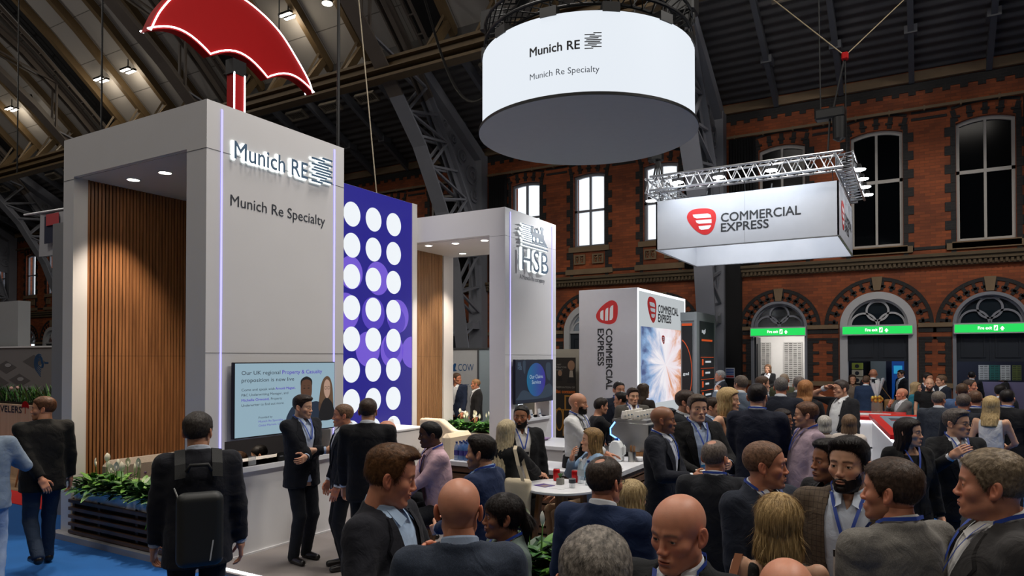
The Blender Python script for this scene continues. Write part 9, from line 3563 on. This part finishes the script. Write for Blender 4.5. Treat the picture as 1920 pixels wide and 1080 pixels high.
b = Worn(K, 'shoulder_bag', 'tan shoulder bag with brown leather strap on the bare shoulder', 'bag', (-.26, -.02, .7))
V, Fq = nets(lambda P: rboxs(P, (-.27, -.02, .85), (.06, .14, .12), .04), (-.4, -.2, .7), (-.16, .16, 1.0), .014)
b.part('bag_body', V, Fq, mat('tan_leather', (150, 110, 66)))
m = MB()
A = [(-.25, -.1, .95), (-.215, -.115, 1.2), (-.185, -.085, 1.40), (-.165, -.03, 1.487), (-.165, .03, 1.46), (-.2, .08, 1.2), (-.25, .06, .95)]
m.strip([(x - .017, y, z) for x, y, z in A], [(x + .017, y, z) for x, y, z in A])
b.mb('shoulder_strap', m, mat('brown_leather', (140, 80, 40), .5))
K = 'navy jumper'
b = Worn(K, 'handbag', 'tan leather handbag hanging beside the navy jumper at the middle exit', 'bag', (.34, 0, .8))
V, Fq = nets(lambda P: rboxs(P, (.34, 0, .93), (.11, .1, .13), .04), (.18, -.14, .76), (.5, .14, 1.1), .02)
b.part('bag_body', V, Fq, mat('tan_leather', (150, 110, 66)))
m = MB()
m.tube([(.3, 0, 1.05), (.2, -.02, 1.47), (.15, -.1, 1.4), (.38, -.02, 1.05)], .008, 6)
b.mb('bag_strap', m, mat('tan_leather', (150, 110, 66)))
K = 'dark ponytail'
loc, rz, s, fin, J = who(K)
b = Worn(K, 'shoulder_bag', 'pale strapped shoulder bag of the ponytailed woman', 'bag', (.24, -.04, .75))
m = MB()
A = [(.2, -.12, 1.1), (.185, -.1, 1.35), (.15, -.04, 1.492), (.15, .04, 1.46), (.19, .1, 1.2), (.22, .06, 1.0)]
m.strip([(x - .02, y, z) for x, y, z in A], [(x + .02, y, z) for x, y, z in A])
b.mb('shoulder_strap', m, mat('pale_strap', (206, 200, 186), .8))
V, Fq = nets(lambda P: rboxs(P, (.25, -.02, .9), (.06, .14, .13), .04), (.14, -.2, .7), (.36, .16, 1.1), .016)
b.part('bag_body', V, Fq, mat('pale_strap', (206, 200, 186)))
# earrings
for K, lb in (('dark ponytail', 'earring'), ('long dark hair in black blazer', 'earring')):
  pass
# seats under the seated figures
for K, lb, mm in (('walnut-legged table', 'bar stool under the bald person at the walnut-legged table', None), ('pink shirt and dark tie', 'bar stool under the person in pink shirt', None),
         ('brown to blonde hair', 'bar stool with plum seat under the person in light denim', None), ('seated at the red counter', 'bar stool under the grey tweed jacket at the red counter', None),
         ('left of a pair|hatch', '', 1), ('right of a pair|hatch', '', 1)):
  if mm:
    side = K.split('|')[0]
    key = [k for k in PEOPLE if 'hatch' in k and side in k][0]
    loc, rz, s, fin, J = PEOPLE[key]
    t = MB()
    t.rbox(loc[0] - .2, loc[1] - .15, .03, loc[0] + .2, loc[1] + .15, .2, .03)
    tag(t.build('pouffe', mat('pouffe_grey', (70, 70, 76), .9)), 'low grey pouffe behind the hatch, %s of the pair' % side.split()[0], 'stool')
    continue
  loc, rz, s, fin, J = who(K)
  zs = SEATS[K]
  stool(loc[0], loc[1], rz, lb, zs)
  bpy.data.objects[-1] if False else None
r = thing('planter', 'white cube planter with peace lilies between the blue cube and navy dress', 'planter', (-1.75, 8.75, 0.0))
m = MB()
m.rbox(-1.95, 8.55, 0.0, -1.55, 8.95, 0.62, 0.015)
m.build('trough', M_WHITE2, r)
lily_plants(r, -1.9, -1.6, 8.6, 8.9, .62, 22, .4, 8, 21)
